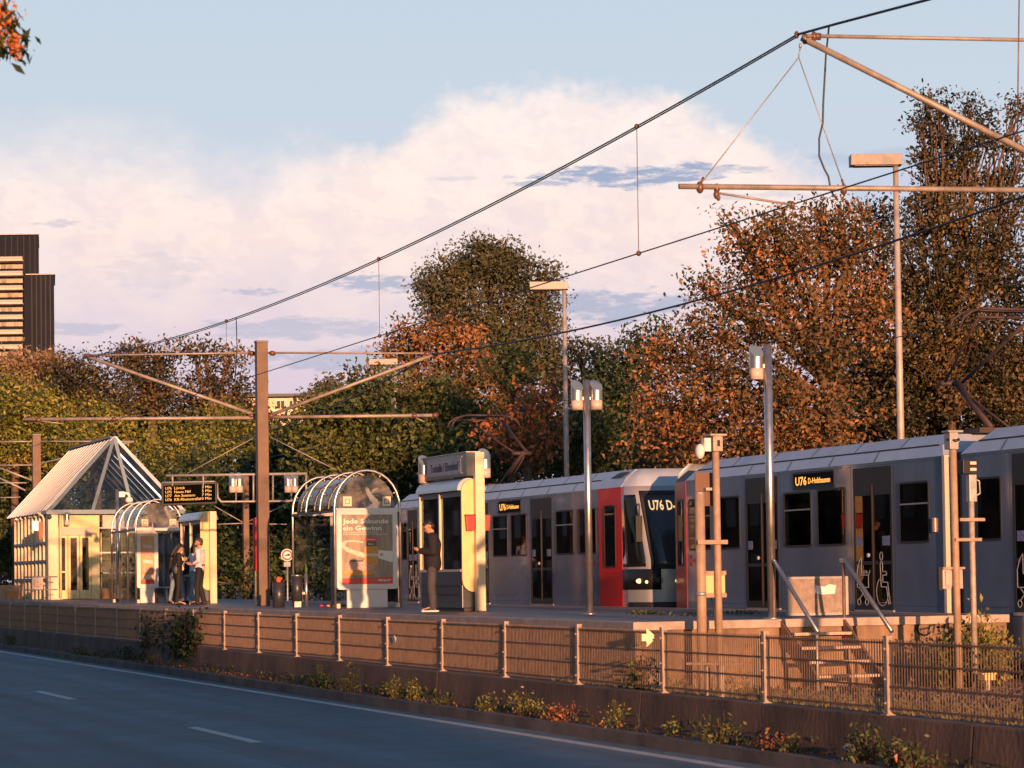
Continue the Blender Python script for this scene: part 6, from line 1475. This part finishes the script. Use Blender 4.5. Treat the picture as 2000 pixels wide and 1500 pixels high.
# ------------------------------------------------------------------ people
SKIN = mat('skin', (.50, .25, .16), .5, var=.08, scale=20)
def body_mesh(parts, name, m, parent, vox=.009, label=None, smooth_it=4):
    """parts: list of chains [(p, r), ...]; voxel-joined into one continuous surface"""
    mb = MB()
    for ch in parts:
        for i in range(len(ch)-1):
            (a, ra), (b, rb) = ch[i], ch[i+1]; a, b = Vector(a), Vector(b)
            if (b-a).length > 1e-5: mb.tube([a, b], [ra, rb], 12)
        for p, r in ch: mb.sph(p, r, 12, 8)
    me = bpy.data.meshes.new(name); off = wloc(parent)
    me.from_pydata([tuple(v-off) for v in mb.v], [], mb.f)
    o = bpy.data.objects.new(name, me); COL.objects.link(o)
    md = o.modifiers.new('r', 'REMESH'); md.mode = 'VOXEL'; md.voxel_size = vox; md.use_smooth_shade = True
    sm = o.modifiers.new('s', 'SMOOTH'); sm.iterations = smooth_it; sm.factor = .5
    dg = bpy.context.evaluated_depsgraph_get(); nm = bpy.data.meshes.new_from_object(o.evaluated_get(dg)); o.modifiers.clear(); o.data = nm; nm.name = name
    nm.materials.clear(); nm.materials.append(m); nm.polygons.foreach_set('use_smooth', [True]*len(nm.polygons))
    if parent is not None: o.parent = parent; ORG[o.name] = off.copy()
    if label: o['label'] = label
    return o
def hand(wr, d, palm_n, side, curl=.6, L=.185):
    """wrist point, pointing direction, palm normal, side=+1 thumb towards d x n"""
    d = Vector(d).normalized(); n = Vector(palm_n); n = (n-d*n.dot(d)).normalized(); s = d.cross(n)*side; wr = Vector(wr); C = []
    pe = wr+d*L*.50
    for k in (-1, -.33, .33, 1): C.append([(wr+s*k*.016, .016), (pe+s*k*.030, .0125)])
    for k, ln in ((-1, .33), (-.33, .40), (.33, .43), (1, .38)):
        b = pe+s*k*.031; c1 = b+(d*math.cos(curl*.6)+n*math.sin(curl*.6))*L*ln*.5; c2 = c1+(d*math.cos(curl*1.7)+n*math.sin(curl*1.7))*L*ln*.5
        C.append([(b, .0098), (c1, .0088), (c2, .0075)])
    tb = wr+d*L*.16+s*.022; t1 = tb+(d*.75+s*.62+n*.25).normalized()*L*.26; t2 = t1+(d*.9+s*.05+n*.55).normalized()*L*.20
    C.append([(tb, .015), (t1, .0115), (t2, .009)]); return C
def person(lab, base, yaw, H, pose, clothes, hair, skin=SKIN):
    """local frame: +x forward, +y left, z up; yaw turns it"""
    t = thing('person', lab, 'person', base); s = H/1.78; Mx = Matrix.Translation(base) @ Matrix.Rotation(yaw, 4, 'Z') @ Matrix.Scale(s, 4)
    W = lambda p: Mx @ Vector(p)
    P = dict(pelvis=(0, 0, .96), waist=(.01, 0, 1.10), chest=(.0, 0, 1.30), neck=(-.01, 0, 1.47), head=(.03, 0, 1.635),
             shL=(-.01, .185, 1.42), shR=(-.01, -.185, 1.42), elL=(-.04, .23, 1.13), elR=(-.04, -.23, 1.13), wrL=(.05, .22, .88), wrR=(.05, -.22, .88),
             hpL=(0, .095, .93), hpR=(0, -.095, .93), knL=(.03, .10, .50), knR=(.03, -.10, .50), anL=(-.01, .11, .09), anR=(-.01, -.11, .09), toL=(.17, .14, .03), toR=(.17, -.14, .03),
             hdL=(.3, 0, -1), hdR=(.3, 0, -1), pnL=(0, -1, 0), pnR=(0, 1, 0), face=(1, 0, 0), curl=.5)
    P.update(pose)
    V = {k: W(v) for k, v in P.items() if k[:2] not in ('hd', 'pn', 'fa', 'cu')}
    D = lambda v: (Mx.to_3x3() @ Vector(v)).normalized()
    r = lambda x: x*s
    f = D(P['face']); up0 = Vector((0, 0, 1)); hl = up0.cross(f).normalized(); hu = f.cross(hl).normalized()
    hc = V['head']; hp = lambda a, b, c: hc+f*r(a)+hl*r(b)+hu*r(c)
    body = [[(V['pelvis'], r(.115)), (V['waist'], r(.105)), (V['chest'], r(.12)), (V['chest'].lerp(V['neck'], .6), r(.09))],
            [(V['chest'].lerp(V['neck'], .7), r(.06)), (V['neck'], r(.054)), (hc+(V['neck']-hc)*.45-f*r(.01), r(.054))],
            [(hp(-.02, 0, .045), r(.084)), (hp(.015, 0, .035), r(.080))], [(hp(.035, 0, -.01), r(.066)), (hp(.045, 0, -.065), r(.043))], [(hp(.06, 0, -.088), r(.026)), (hp(.05, 0, -.07), r(.035))],
            [(hp(.088, 0, .015), r(.010)), (hp(.108, 0, -.018), r(.013)), (hp(.092, 0, -.026), r(.013))],
            [(hp(.086, .02, -.052), r(.010)), (hp(.090, 0, -.052), r(.011)), (hp(.086, -.02, -.052), r(.010))],
            [(hp(.075, .045, .036), r(.014)), (hp(.085, .02, .040), r(.012))], [(hp(.075, -.045, .036), r(.014)), (hp(.085, -.02, .040), r(.012))]]
    for q in (1, -1): body.append([(hp(-.01, q*.080, .015), r(.016)), (hp(-.02, q*.086, -.005), r(.015)), (hp(-.01, q*.078, -.03), r(.010))])
    for q in 'LR':
        body.append([(V['chest'], r(.08)), (V['sh'+q], r(.058)), (V['el'+q], r(.040)), (V['wr'+q], r(.026))])
        body.append([(V['pelvis'], r(.09)), (V['hp'+q], r(.085)), (V['kn'+q], r(.055)), (V['an'+q], r(.038)), (V['to'+q], r(.03))])
        hd = hand(V['wr'+q], D(P['hd'+q]), D(P['pn'+q]), 1 if q == 'R' else -1, P['curl'], r(.185)); body += hd
    b = body_mesh(body, 'body', skin, t, .0075, smooth_it=3)
    dark = mat('eye_dark', (.02, .015, .012), .2); lip = mat('lip', (.35, .12, .09), .5)
    for q in (1, -1):
        m = MB(); m.sph(hp(.084, q*.030, .018), r(.010)); build(m, 'eye', dark, b)
        m = MB(); m.tube([hp(.090, q*.048, .042), hp(.098, q*.020, .046)], r(.005), 5); build(m, 'eyebrow', dark, b)
    m = MB(); m.tube([hp(.094, .022, -.053), hp(.101, 0, -.052), hp(.094, -.022, -.053)], r(.005), 5); build(m, 'mouth', lip, b)
    # hair
    hm = hair['mat']; hs = [[(hp(-.035, 0, .065), r(.088)), (hp(.005, 0, .075), r(.078))], [(hp(.04, .03, .095), r(.040)), (hp(.05, -.03, .10), r(.038))], [(hp(-.06, 0, .0), r(.062)), (hp(-.05, 0, -.04), r(.045))]]
    if hair.get('long'):
        for q in (1, -1): hs.append([(hp(-.01, q*.07, .05), r(.038)), (hp(-.02, q*.082, -.06), r(.034)), (hp(-.01, q*.085, -.20), r(.032)), (hp(.0, q*.075, -.30), r(.018))])
        hs.append([(hp(-.07, 0, .03), r(.07)), (hp(-.075, 0, -.12), r(.07)), (hp(-.07, 0, -.28), r(.05))])
    body_mesh(hs, 'hair', hm, t, .009, smooth_it=2)
    if hair.get('beard'): body_mesh([[(hp(.03, .055, -.05), r(.02)), (hp(.075, 0, -.095), r(.026)), (hp(.03, -.055, -.05), r(.02))]], 'beard', hm, t, .008, smooth_it=1)
    # clothing
    g = clothes
    if 'top' in g:
        sl = g.get('sleeve', 1.0); bl = g.get('length', .86); k = g.get('puff', .02)
        pz = Vector(V['pelvis']); hem = V['waist'].lerp(V['pelvis'], g.get('hem', 1.0))
        C = [[(hem+hl*r(.05) if False else hem, r(.125+k)), (V['waist'], r(.115+k)), (V['chest'], r(.128+k)), (V['chest'].lerp(V['neck'], .55), r(.085+k))],
             [(V['shL'].lerp(V['neck'], .25), r(.052+k*.6)), (V['shR'].lerp(V['neck'], .25), r(.052+k*.6))]]
        lat = (V['shL']-V['shR']).normalized()
        for q in (1, -1): C.append([(hem+lat*q*r(.05), r(.105+k)), (V['waist']+lat*q*r(.04), r(.095+k)), (V['chest']+lat*q*r(.06), r(.095+k)), (V['sh'+('L' if q > 0 else 'R')]-lat*q*r(.03), r(.060+k))])
        for q in 'LR':
            e = V['el'+q].lerp(V['wr'+q], sl*.92) if sl > .3 else V['sh'+q].lerp(V['el'+q], .6)
            C.append([(V['sh'+q], r(.062+k)), (V['el'+q], r(.050+k*.7)), (e, r(.038+k*.5))] if sl > .3 else [(V['sh'+q], r(.066+k)), (e, r(.055+k))])
        body_mesh(C, g.get('topname', 'jacket'), g['top'], t, .0095, label=None, smooth_it=3)
    if 'front' in g:
        fw = D((1, 0, 0)); C = [[(V['neck']+fw*r(.045)-Vector((0, 0, r(.03))), r(.045)), (V['chest']+fw*r(.10+g.get('fo', .02)), r(.05)), (V['waist']+fw*r(.09+g.get('fo', .02)), r(.05)), (V['waist'].lerp(V['pelvis'], .6)+fw*r(.09+g.get('fo', .02)), r(.05))]]
        body_mesh(C, g.get('frontname', 'shirt'), g['front'], t, .009, smooth_it=2)
    # collar
    if 'collar' in g: body_mesh([[(V['neck']+D((.03, .055, 0))*r(.06), r(.022)), (V['neck']+D((1, 0, 0))*r(.06)-Vector((0, 0, r(.035))), r(.02)), (V['neck']+D((.03, -.055, 0))*r(.06), r(.022))], [(V['neck']-D((1, 0, 0))*r(.035), r(.05)), (V['neck']+D((1, 0, 0))*r(.02)-Vector((0, 0, r(.02))), r(.05))]], 'collar', g['collar'], t, .009, smooth_it=1)
    if 'tie' in g:
        fw = D((1, 0, 0)); o = .155; m = MB(); m.beam(V['neck']+fw*r(.085)-Vector((0, 0, r(.06))), V['chest']+fw*r(o), r(.04), r(.012), up=fw); m.beam(V['chest']+fw*r(o), V['waist']+fw*r(o-.015), r(.055), r(.012), up=fw); build(m, 'tie', g['tie'], t, bevel=.004)
    lw = g.get('leg', 0)
    C = [[(V['pelvis']+Vector((0, 0, r(.05))), r(.118)), (V['pelvis'], r(.12))]]
    for q in 'LR': C.append([(V['pelvis'], r(.105)), (V['hp'+q], r(.100)), (V['kn'+q], r(.068+lw)), (V['an'+q]+Vector((0, 0, r(.02))), r(.052+lw*1.6))])
    body_mesh(C, 'trousers', g['trousers'], t, .0095, smooth_it=3)
    for q in 'LR':
        a, b2 = V['an'+q], V['to'+q]; dr = (b2-a); dr.z = 0; dr.normalize()
        body_mesh([[(Vector((a.x, a.y, base.z+r(.045)))-dr*r(.05), r(.042)), (Vector((a.x, a.y, base.z+r(.05)))+dr*r(.05), r(.045)), (Vector((a.x, a.y, base.z+r(.038)))+dr*r(.15), r(.034)), (Vector((a.x, a.y, base.z+r(.035)))+dr*r(.18), r(.030))], [(a, r(.05)), (Vector((a.x, a.y, base.z+r(.05))), r(.045))]], 'shoe', g['shoes'], t, .008, smooth_it=1)
        if 'sole' in g:
            m = MB(); n_ = Vector((-dr.y, dr.x, 0)); o = Vector((a.x, a.y, base.z)); m.prism([(-.10*s, -.042*s), (.20*s, -.040*s), (.23*s, 0), (.20*s, .040*s), (-.10*s, .042*s)], o+Z_*.002, dr, n_, .026*s); build(m, 'sole', g['sole'], t, bevel=.006)
    if 'belt' in g:
        m = MB(); c = V['pelvis']+Vector((0, 0, r(.075))); m.cyl(c, c+Z_*r(.03), r(.142), n=20); build(m, 'belt', g['belt'], t)
    return t, V, W, D
def phone(lab, c, d, n, mm=None):
    d, n = Vector(d).normalized(), Vector(n); n = (n-d*n.dot(d)).normalized(); s = d.cross(n)
    m = MB(); m.prism(rrect(-.036, -.075, .036, .075, .008), Vector(c), s, d, .008); return single(m, 'phone', mm or mat('phone_black', (.02, .02, .025), .15), lab, 'phone')
NAVY = mat('navy_cardigan', (.012, .011, .018), .85, var=.2, scale=30)
DJEAN = mat('grey_jeans', (.060, .055, .062), .8, var=.35, scale=9, bump=.2)
BLKF = mat('black_fabric', (.010, .010, .012), .8)
WSH = mat('white_shirt', (.66, .66, .72), .7, bump=.25, bscale=14)
CRM = mat('cream_top', (.66, .55, .36), .7)
LJEAN = mat('light_jeans', (.20, .28, .36), .8, var=.25, scale=8, bump=.2)
HB = mat('hair_black', (.012, .009, .008), .5, bump=.6, bscale=60); HG = mat('hair_short_grey', (.05, .035, .03), .6)
SHB = mat('black_shoes', (.02, .018, .018), .4)
left = math.pi/2-TH+math.pi   # facing picture-left
yawL = math.atan2(-math.cos(TH), -math.sin(TH))   # direction of picture left in the world
# 1: man with phone before the kiosk
b = onz(846, 1195, PLAT)
t, V, W, D = person('man in dark cardigan and grey jeans looking at his phone before the kiosk', b, yawL, 1.82,
    dict(head=(.055, 0, 1.625), neck=(.0, 0, 1.47), face=(.86, 0, -.5), elL=(-.02, .22, 1.15), wrL=(.23, .13, 1.17), elR=(-.02, -.22, 1.15), wrR=(.22, -.10, 1.18), hdL=(.9, -.35, .15), hdR=(.9, .25, .1), pnL=(0, -.5, 1), pnR=(0, .5, 1),
         anL=(.0, .10, .09), anR=(-.01, -.06, .09), toL=(.2, .10, .03), toR=(.2, -.06, .03), curl=.8),
    dict(top=NAVY, hem=1.35, puff=.048, front=WSH, fo=-.02, collar=WSH, trousers=DJEAN, leg=.014, shoes=SHB, sole=WHITE, topname='cardigan'), dict(mat=HB))
phone('dark phone held up by the man in the dark cardigan', W((.36, .02, 1.235)), D((.75, 0, .55)), D((-.5, 0, .8)))
# 2: woman with long hair
b = atd(347, 1178, 67.0); b.z = PLAT
t, V, W, D = person('woman with long black hair in black jacket and cream top looking at her phone', b, yawL+math.pi+.45, 1.72,
    dict(head=(.055, 0, 1.62), face=(.8, -.12, -.55), elL=(-.01, .22, 1.14), wrL=(.20, .09, 1.27), elR=(-.03, -.23, 1.15), wrR=(.20, -.08, 1.26), hdL=(.7, -.4, .5), hdR=(.7, .4, .4), pnL=(-.3, -.6, .5), pnR=(-.3, .6, .5),
         anL=(.0, .08, .09), anR=(-.06, -.11, .09), knR=(.0, -.1, .5), curl=.9),
    dict(top=BLKF, hem=1.3, puff=.018, sleeve=.7, front=CRM, fo=.055, trousers=BLKF, leg=.004, shoes=SHB, topname='jacket', frontname='cream_top'), dict(mat=HB, long=True))
phone('phone in both hands of the woman in the black jacket', W((.33, .0, 1.33)), D((.5, 0, .8)), D((-.8, 0, .5)))
m = MB(); q = W((-.14, -.26, 1.0)); m.sph(q, .11, 10, 8, (1.1, .55, 1.1)); m.tube([q, W((-.05, -.18, 1.3)), W((0, -.12, 1.46))], .010, 6); single(m, 'shoulder_bag', mat('bag_grey', (.10, .10, .11), .6), 'small dark shoulder bag hanging behind the elbow of the woman in black', 'bag')
# 3: man in white shirt
b = atd(391, 1179, 66.4); b.z = PLAT
t, V, W, D = person('man in white shirt, dark tie and black trousers holding a dark folder, facing left', b, yawL-.15, 1.84,
    dict(head=(.03, 0, 1.63), face=(.97, .1, .06), elL=(-.03, .24, 1.16), wrL=(.20, .16, 1.06), elR=(.0, -.24, 1.16), wrR=(.22, -.08, 1.09), hdL=(.9, -.3, .1), hdR=(.95, .2, .1), pnL=(0, -.3, 1), pnR=(0, .3, 1),
         anL=(.05, .11, .09), anR=(-.07, -.09, .09), knL=(.05, .1, .5), toL=(.24, .12, .03), toR=(.1, -.09, .03), curl=.8),
    dict(top=WSH, hem=.8, puff=.014, sleeve=.62, collar=WSH, tie=mat('tie_navy', (.02, .03, .09), .5), trousers=BLKF, leg=.010, shoes=SHB, belt=SHB, topname='shirt'), dict(mat=HG, beard=True))
phone('light phone held flat by the man in the white shirt', W((.39, -.04, 1.12)), D((1, 0, .15)), D((-.1, 0, 1)), mat('phone_light', (.3, .45, .5), .2))
m = MB(); q = W((.10, -.20, 1.10)); m.box(q, (.25, .05, .19), rz=yawL); single(m, 'folder', mat('folder_black', (.01, .01, .012), .5), 'dark folder clamped under the forearm of the man in the white shirt', 'folder', bevel=.01)
# 4: person in light jeans mostly hidden behind the man in white
b = atd(380, 1174, 68.6); b.z = PLAT
t, V, W, D = person('person in wide light jeans, one hand raised, half hidden behind the white shirted man', b, yawL+math.pi-.2, 1.70,
    dict(elR=(.05, -.26, 1.2), wrR=(.10, -.24, 1.42), hdR=(.1, .1, 1), pnR=(1, 0, 0), elL=(.0, .22, 1.15), wrL=(.2, .2, 1.1), anL=(.06, .1, .09), anR=(-.06, -.1, .09)),
    dict(top=WSH, hem=.9, puff=.02, sleeve=.2, trousers=LJEAN, leg=.03, shoes=mat('pink_shoes', (.6, .42, .38), .6), topname='top'), dict(mat=HB, long=True))
# 5: blue jeans behind the woman
b = atd(347, 1172, 70.4); b.z = PLAT
t, V, W, D = person('person in blue jeans hidden behind the woman in black, only the legs show', b, yawL+math.pi*.55, 1.66,
    dict(anL=(.0, .26, .09), anR=(.0, -.24, .09), knL=(.03, .18, .5), knR=(.03, -.17, .5), head=(.08, 0, 1.60)),
    dict(top=BLKF, hem=.9, puff=.0, trousers=LJEAN, shoes=SHB, topname='top'), dict(mat=HB))
# 6: seated person inside the middle shelter, behind the poster panel
sx = XS1-.75; sy = fA.y+.62
t, V, W, D = person('person in dark trousers sitting in the middle shelter, mostly hidden by the poster panel', Vector((sx, fA.y+WS-.42, PLAT)), -math.pi/2-.3, 1.70,
    dict(pelvis=(-.02, 0, .56), waist=(.02, 0, .72), chest=(.05, 0, .93), neck=(.07, 0, 1.09), head=(.14, 0, 1.24), face=(.8, 0, -.5), shL=(.05, .18, 1.04), shR=(.05, -.18, 1.04), elL=(.12, .22, .78), elR=(.12, -.22, .78), wrL=(.33, .12, .72), wrR=(.33, -.12, .72), hdL=(1, 0, 0), hdR=(1, 0, 0), pnL=(0, 0, -1), pnR=(0, 0, -1),
         hpL=(.02, .09, .54), hpR=(.02, -.09, .54), knL=(.46, .12, .53), knR=(.46, -.10, .53), anL=(.60, .12, .09), anR=(.42, -.12, .09), toL=(.78, .12, .03), toR=(.60, -.12, .03)),
    dict(top=NAVY, hem=.9, puff=.01, trousers=mat('dark_trousers', (.02, .025, .04), .8), shoes=SHB, sole=WHITE, topname='jacket'), dict(mat=HB))
# ------------------------------------------------------------------ sun and sky
SUN_EL = R(5.2); SUN_AZ = R(-6.0)     # azimuth of the sun measured from +X (towards -Y)
sd = Vector((math.cos(SUN_EL)*math.cos(SUN_AZ), math.cos(SUN_EL)*math.sin(SUN_AZ), math.sin(SUN_EL)))
sl = bpy.data.lights.new('sun', 'SUN'); sl.energy = 5.0; sl.angle = R(0.6); sl.color = (1.0, .48, .235)
so = bpy.data.objects.new('sun', sl); COL.objects.link(so); so.rotation_euler = sd.to_track_quat('Z', 'Y').to_euler(); so.location = (60, -10, 30)
wd = bpy.data.worlds.new('World'); SC.world = wd; wd.use_nodes = True; nt = wd.node_tree; nt.nodes.clear(); LK = nt.links.new
out = nd(nt, 'ShaderNodeOutputWorld'); bg = nd(nt, 'ShaderNodeBackground'); LK(bg.outputs[0], out.inputs[0])
sky = nd(nt, 'ShaderNodeTexSky'); sky.sky_type = 'NISHITA'; sky.sun_disc = False; sky.sun_elevation = SUN_EL; sky.sun_rotation = math.pi/2-SUN_AZ; sky.air_density = 1.2; sky.dust_density = 1.5; sky.ozone_density = 2.0
tc = nd(nt, 'ShaderNodeTexCoord'); nrm = nd(nt, 'ShaderNodeVectorMath', operation='NORMALIZE'); LK(tc.outputs['Generated'], nrm.inputs[0])
def sock(v): return v
def MA(op, a, b=None, c=None, clamp=False):
    n = nd(nt, 'ShaderNodeMath', operation=op); n.use_clamp = clamp
    for i, v in enumerate((a, b, c)):
        if v is None: continue
        if isinstance(v, (int, float)): n.inputs[i].default_value = v
        else: LK(v, n.inputs[i])
    return n.outputs[0]
def DOT(v):
    n = nd(nt, 'ShaderNodeVectorMath', operation='DOT_PRODUCT'); LK(nrm.outputs[0], n.inputs[0]); n.inputs[1].default_value = v; return n.outputs['Value']
def MR(v, a, b, c=0.0, d=1.0, smooth=True):
    n = nd(nt, 'ShaderNodeMapRange', interpolation_type='SMOOTHSTEP' if smooth else 'LINEAR'); LK(v, n.inputs['Value'])
    for k, q in zip(('From Min', 'From Max', 'To Min', 'To Max'), (a, b, c, d)): n.inputs[k].default_value = q
    return n.outputs[0]
def MIXC(f, a, b):
    n = nd(nt, 'ShaderNodeMix', data_type='RGBA')
    if isinstance(f, (int, float)): n.inputs[0].default_value = f
    else: LK(f, n.inputs[0])
    for i, v in ((6, a), (7, b)):
        if isinstance(v, tuple): n.inputs[i].default_value = (*v, 1)
        else: LK(v, n.inputs[i])
    return n.outputs[2]
# heading (U, 0 = view heading, in tenths) and elevation (V) of a sky direction, both in degrees-like units
fwd = DOT((-math.cos(TH), math.sin(TH), 0)); rgt = DOT((math.sin(TH), math.cos(TH), 0)); upz = DOT((0, 0, 1))
az = MA('ARCTAN2', rgt, fwd); U = MA('MULTIPLY', az, 180/math.pi); V = MA('MULTIPLY', MA('ARCSINE', upz), 180/math.pi)
pxd = F*math.pi/180      # picture pixels per degree
def pu(px): return (px-1000)/pxd
def pv(py): return (1122-py)/pxd
cmb = nd(nt, 'ShaderNodeCombineXYZ'); LK(U, cmb.inputs[0]); LK(V, cmb.inputs[1]); cmb.inputs[2].default_value = 3.7
def NZ(scale, sx=1, sy=1, det=8, rough=.6, seed=0.0, dist=0.0):
    mp = nd(nt, 'ShaderNodeMapping'); mp.inputs['Scale'].default_value = (sx, sy, 1); mp.inputs['Location'].default_value = (seed, seed*.7, seed*1.3); LK(cmb.outputs[0], mp.inputs[0])
    n = nd(nt, 'ShaderNodeTexNoise'); n.inputs['Scale'].default_value = scale; n.inputs['Detail'].default_value = det; n.inputs['Roughness'].default_value = rough; n.inputs['Distortion'].default_value = dist; LK(mp.outputs[0], n.inputs['Vector']); return n.outputs['Fac']
# cumulus top line
tops = [(-400, 330), (0, 275), (250, 265), (400, 300), (500, 325), (560, 300), (650, 288), (760, 292), (820, 240), (880, 200), (980, 180), (1080, 170), (1180, 185), (1280, 180), (1350, 205), (1420, 240), (1480, 280), (1560, 325), (1700, 430), (1850, 560), (2300, 760)]
cr = nd(nt, 'ShaderNodeFloatCurve'); cur = cr.mapping.curves[0]
u0, u1 = pu(-600), pu(2600)
pts = [((pu(a)-u0)/(u1-u0), (1122-b)/1122) for a, b in tops]
while len(cur.points) < len(pts): cur.points.new(.5, .5)
for p_, (a, b) in zip(cur.points, pts): p_.location = (a, b)
cr.mapping.update()
LK(MR(U, u0, u1, 0, 1, False), cr.inputs['Value'])
top = MA('MULTIPLY', cr.outputs[0], 1122/pxd)
n1 = NZ(1.1, 1, 1.2, 9, .58, 2.0); n2 = NZ(4.0, 1, 1.2, 4, .5, 5.0)
edge = MA('ADD', MA('SUBTRACT', top, V), MA('ADD', MA('MULTIPLY', MA('SUBTRACT', n1, .5), 1.5), MA('MULTIPLY', MA('SUBTRACT', n2, .5), .34)))
crisp = MR(U, pu(300), pu(850), 1.9, .55)      # soft veil at left, firm edge at right
cm = nd(nt, 'ShaderNodeMapRange', interpolation_type='SMOOTHSTEP'); LK(edge, cm.inputs['Value']); LK(MA('MULTIPLY', crisp, -.5), cm.inputs['From Min']); LK(crisp, cm.inputs['From Max'])
cloud = cm.outputs[0]
# clear sky ramp by elevation
def RAMP(v, els):
    n = nd(nt, 'ShaderNodeValToRGB'); LK(v, n.inputs[0]); e = n.color_ramp.elements
    while len(e) < len(els): e.new(.5)
    for q, (p, c) in zip(e, els): q.position = p; q.color = (*c, 1)
    return n.outputs[0]
vn = MR(V, 0, 20, 0, 1, False)
def py2(py): return pv(py)/20
clear = RAMP(vn, [(0, (.42, .39, .52)), (py2(800), (.44, .41, .52)), (py2(500), (.44, .47, .58)), (py2(250), (.43, .49, .56)), (py2(0), (.41, .485, .56)), (1, (.30, .41, .56))])
# cloud colour: warm cream high, pinkish lower, lavender at the base
wob = MA('ADD', vn, MA('MULTIPLY', MA('SUBTRACT', NZ(.8, .7, 1.4, 7, .6, 9.0), .5), .16))
ccol = RAMP(wob, [(0, (.43, .39, .52)), (py2(880), (.47, .41, .52)), (py2(740), (.54, .44, .52)), (py2(600), (.62, .515, .53)), (py2(480), (.71, .57, .53)), (py2(330), (.745, .62, .565)), (py2(170), (.72, .64, .61)), (1, (.66, .63, .64))])
sh = MR(NZ(1.1, .8, 1.5, 5, .5, 13.0), .42, .68, 0, .30); ccol = MIXC(sh, ccol, (.58, .50, .55))
na, nb = NZ(.85, .8, 1.3, 3.5, .5, 21.0), NZ(.85, .8, 1.3, 3.5, .5, 21.09)
bil = MR(MA('SUBTRACT', na, nb), -.05, .05, 0, 1, True); ccol = MIXC(MA('MULTIPLY', MR(V, pv(760), pv(400), 0, .10), bil), ccol, (.90, .84, .80)); ccol = MIXC(MA('MULTIPLY', MR(V, pv(900), pv(500), .05, .12), MA('SUBTRACT', 1, bil)), ccol, (.50, .47, .56))
sky2 = MIXC(MA('MULTIPLY', cloud, MR(U, pu(1450), pu(1900), 1, .62)), clear, ccol)
# grey blue streaks
streak = None
for (px, py, w, h, st) in ((1240, 350, 190, 20, 1.0), (1070, 362, 60, 7, .7), (1420, 345, 90, 10, .6), (740, 552, 80, 20, .75), (500, 566, 50, 8, .55), (128, 438, 42, 8, .4), (1210, 600, 150, 38, .75), (310, 530, 90, 40, .16), (600, 640, 190, 22, .5), (160, 640, 120, 14, .45), (700, 700, 220, 26, .55), (1800, 330, 250, 18, .3), (130, 690, 110, 16, .4), (1500, 395, 120, 8, .3), (900, 350, 60, 5, .25)):
    du = MA('DIVIDE', MA('SUBTRACT', U, pu(px)), w/pxd); dv = MA('DIVIDE', MA('SUBTRACT', V, pv(py)), h/pxd)
    nz = NZ(2.2*max(1, min(3.5, 120/w)), .5, 2.0, 7, .66, px*.01)
    rr = MA('ADD', MA('ADD', MA('MULTIPLY', du, du), MA('MULTIPLY', dv, dv)), MA('MULTIPLY', MA('SUBTRACT', nz, .5), 6.5))
    k = MR(rr, 1.25, .1, 0, st)
    streak = k if streak is None else MA('MAXIMUM', streak, k)
sky3 = MIXC(streak, sky2, (.27, .32, .44))
# the painted cloud bank stands opposite the sun; it hands over to the Nishita sky around and above
sky_n = nd(nt, 'ShaderNodeVectorMath', operation='SCALE'); LK(sky.outputs[0], sky_n.inputs[0]); sky_n.inputs['Scale'].default_value = .12
hand_ = MA('MULTIPLY', MR(MA('ABSOLUTE', U), 30, 60, 1, 0), MR(V, 16, 30, 1, 0))
tn = nd(nt, 'ShaderNodeMix', data_type='RGBA', blend_type='MULTIPLY'); tn.inputs[0].default_value = 1; LK(sky_n.outputs[0], tn.inputs[6]); tn.inputs[7].default_value = (.80, 1.0, 1.3, 1)
s4 = nd(nt, 'ShaderNodeVectorMath', operation='SCALE'); LK(sky3, s4.inputs[0]); s4.inputs['Scale'].default_value = .93
fin = MIXC(hand_, tn.outputs[2], s4.outputs[0])
LK(fin, bg.inputs['Color']); bg.inputs['Strength'].default_value = 1.0
SC.view_settings.view_transform = 'Standard'; SC.view_settings.look = 'None'; SC.view_settings.exposure = 0.58; SC.view_settings.gamma = 1
SC.cycles.max_bounces = 8; SC.cycles.transparent_max_bounces = 24; SC.cycles.use_denoising = True
SC.cycles.sample_clamp_indirect = 6
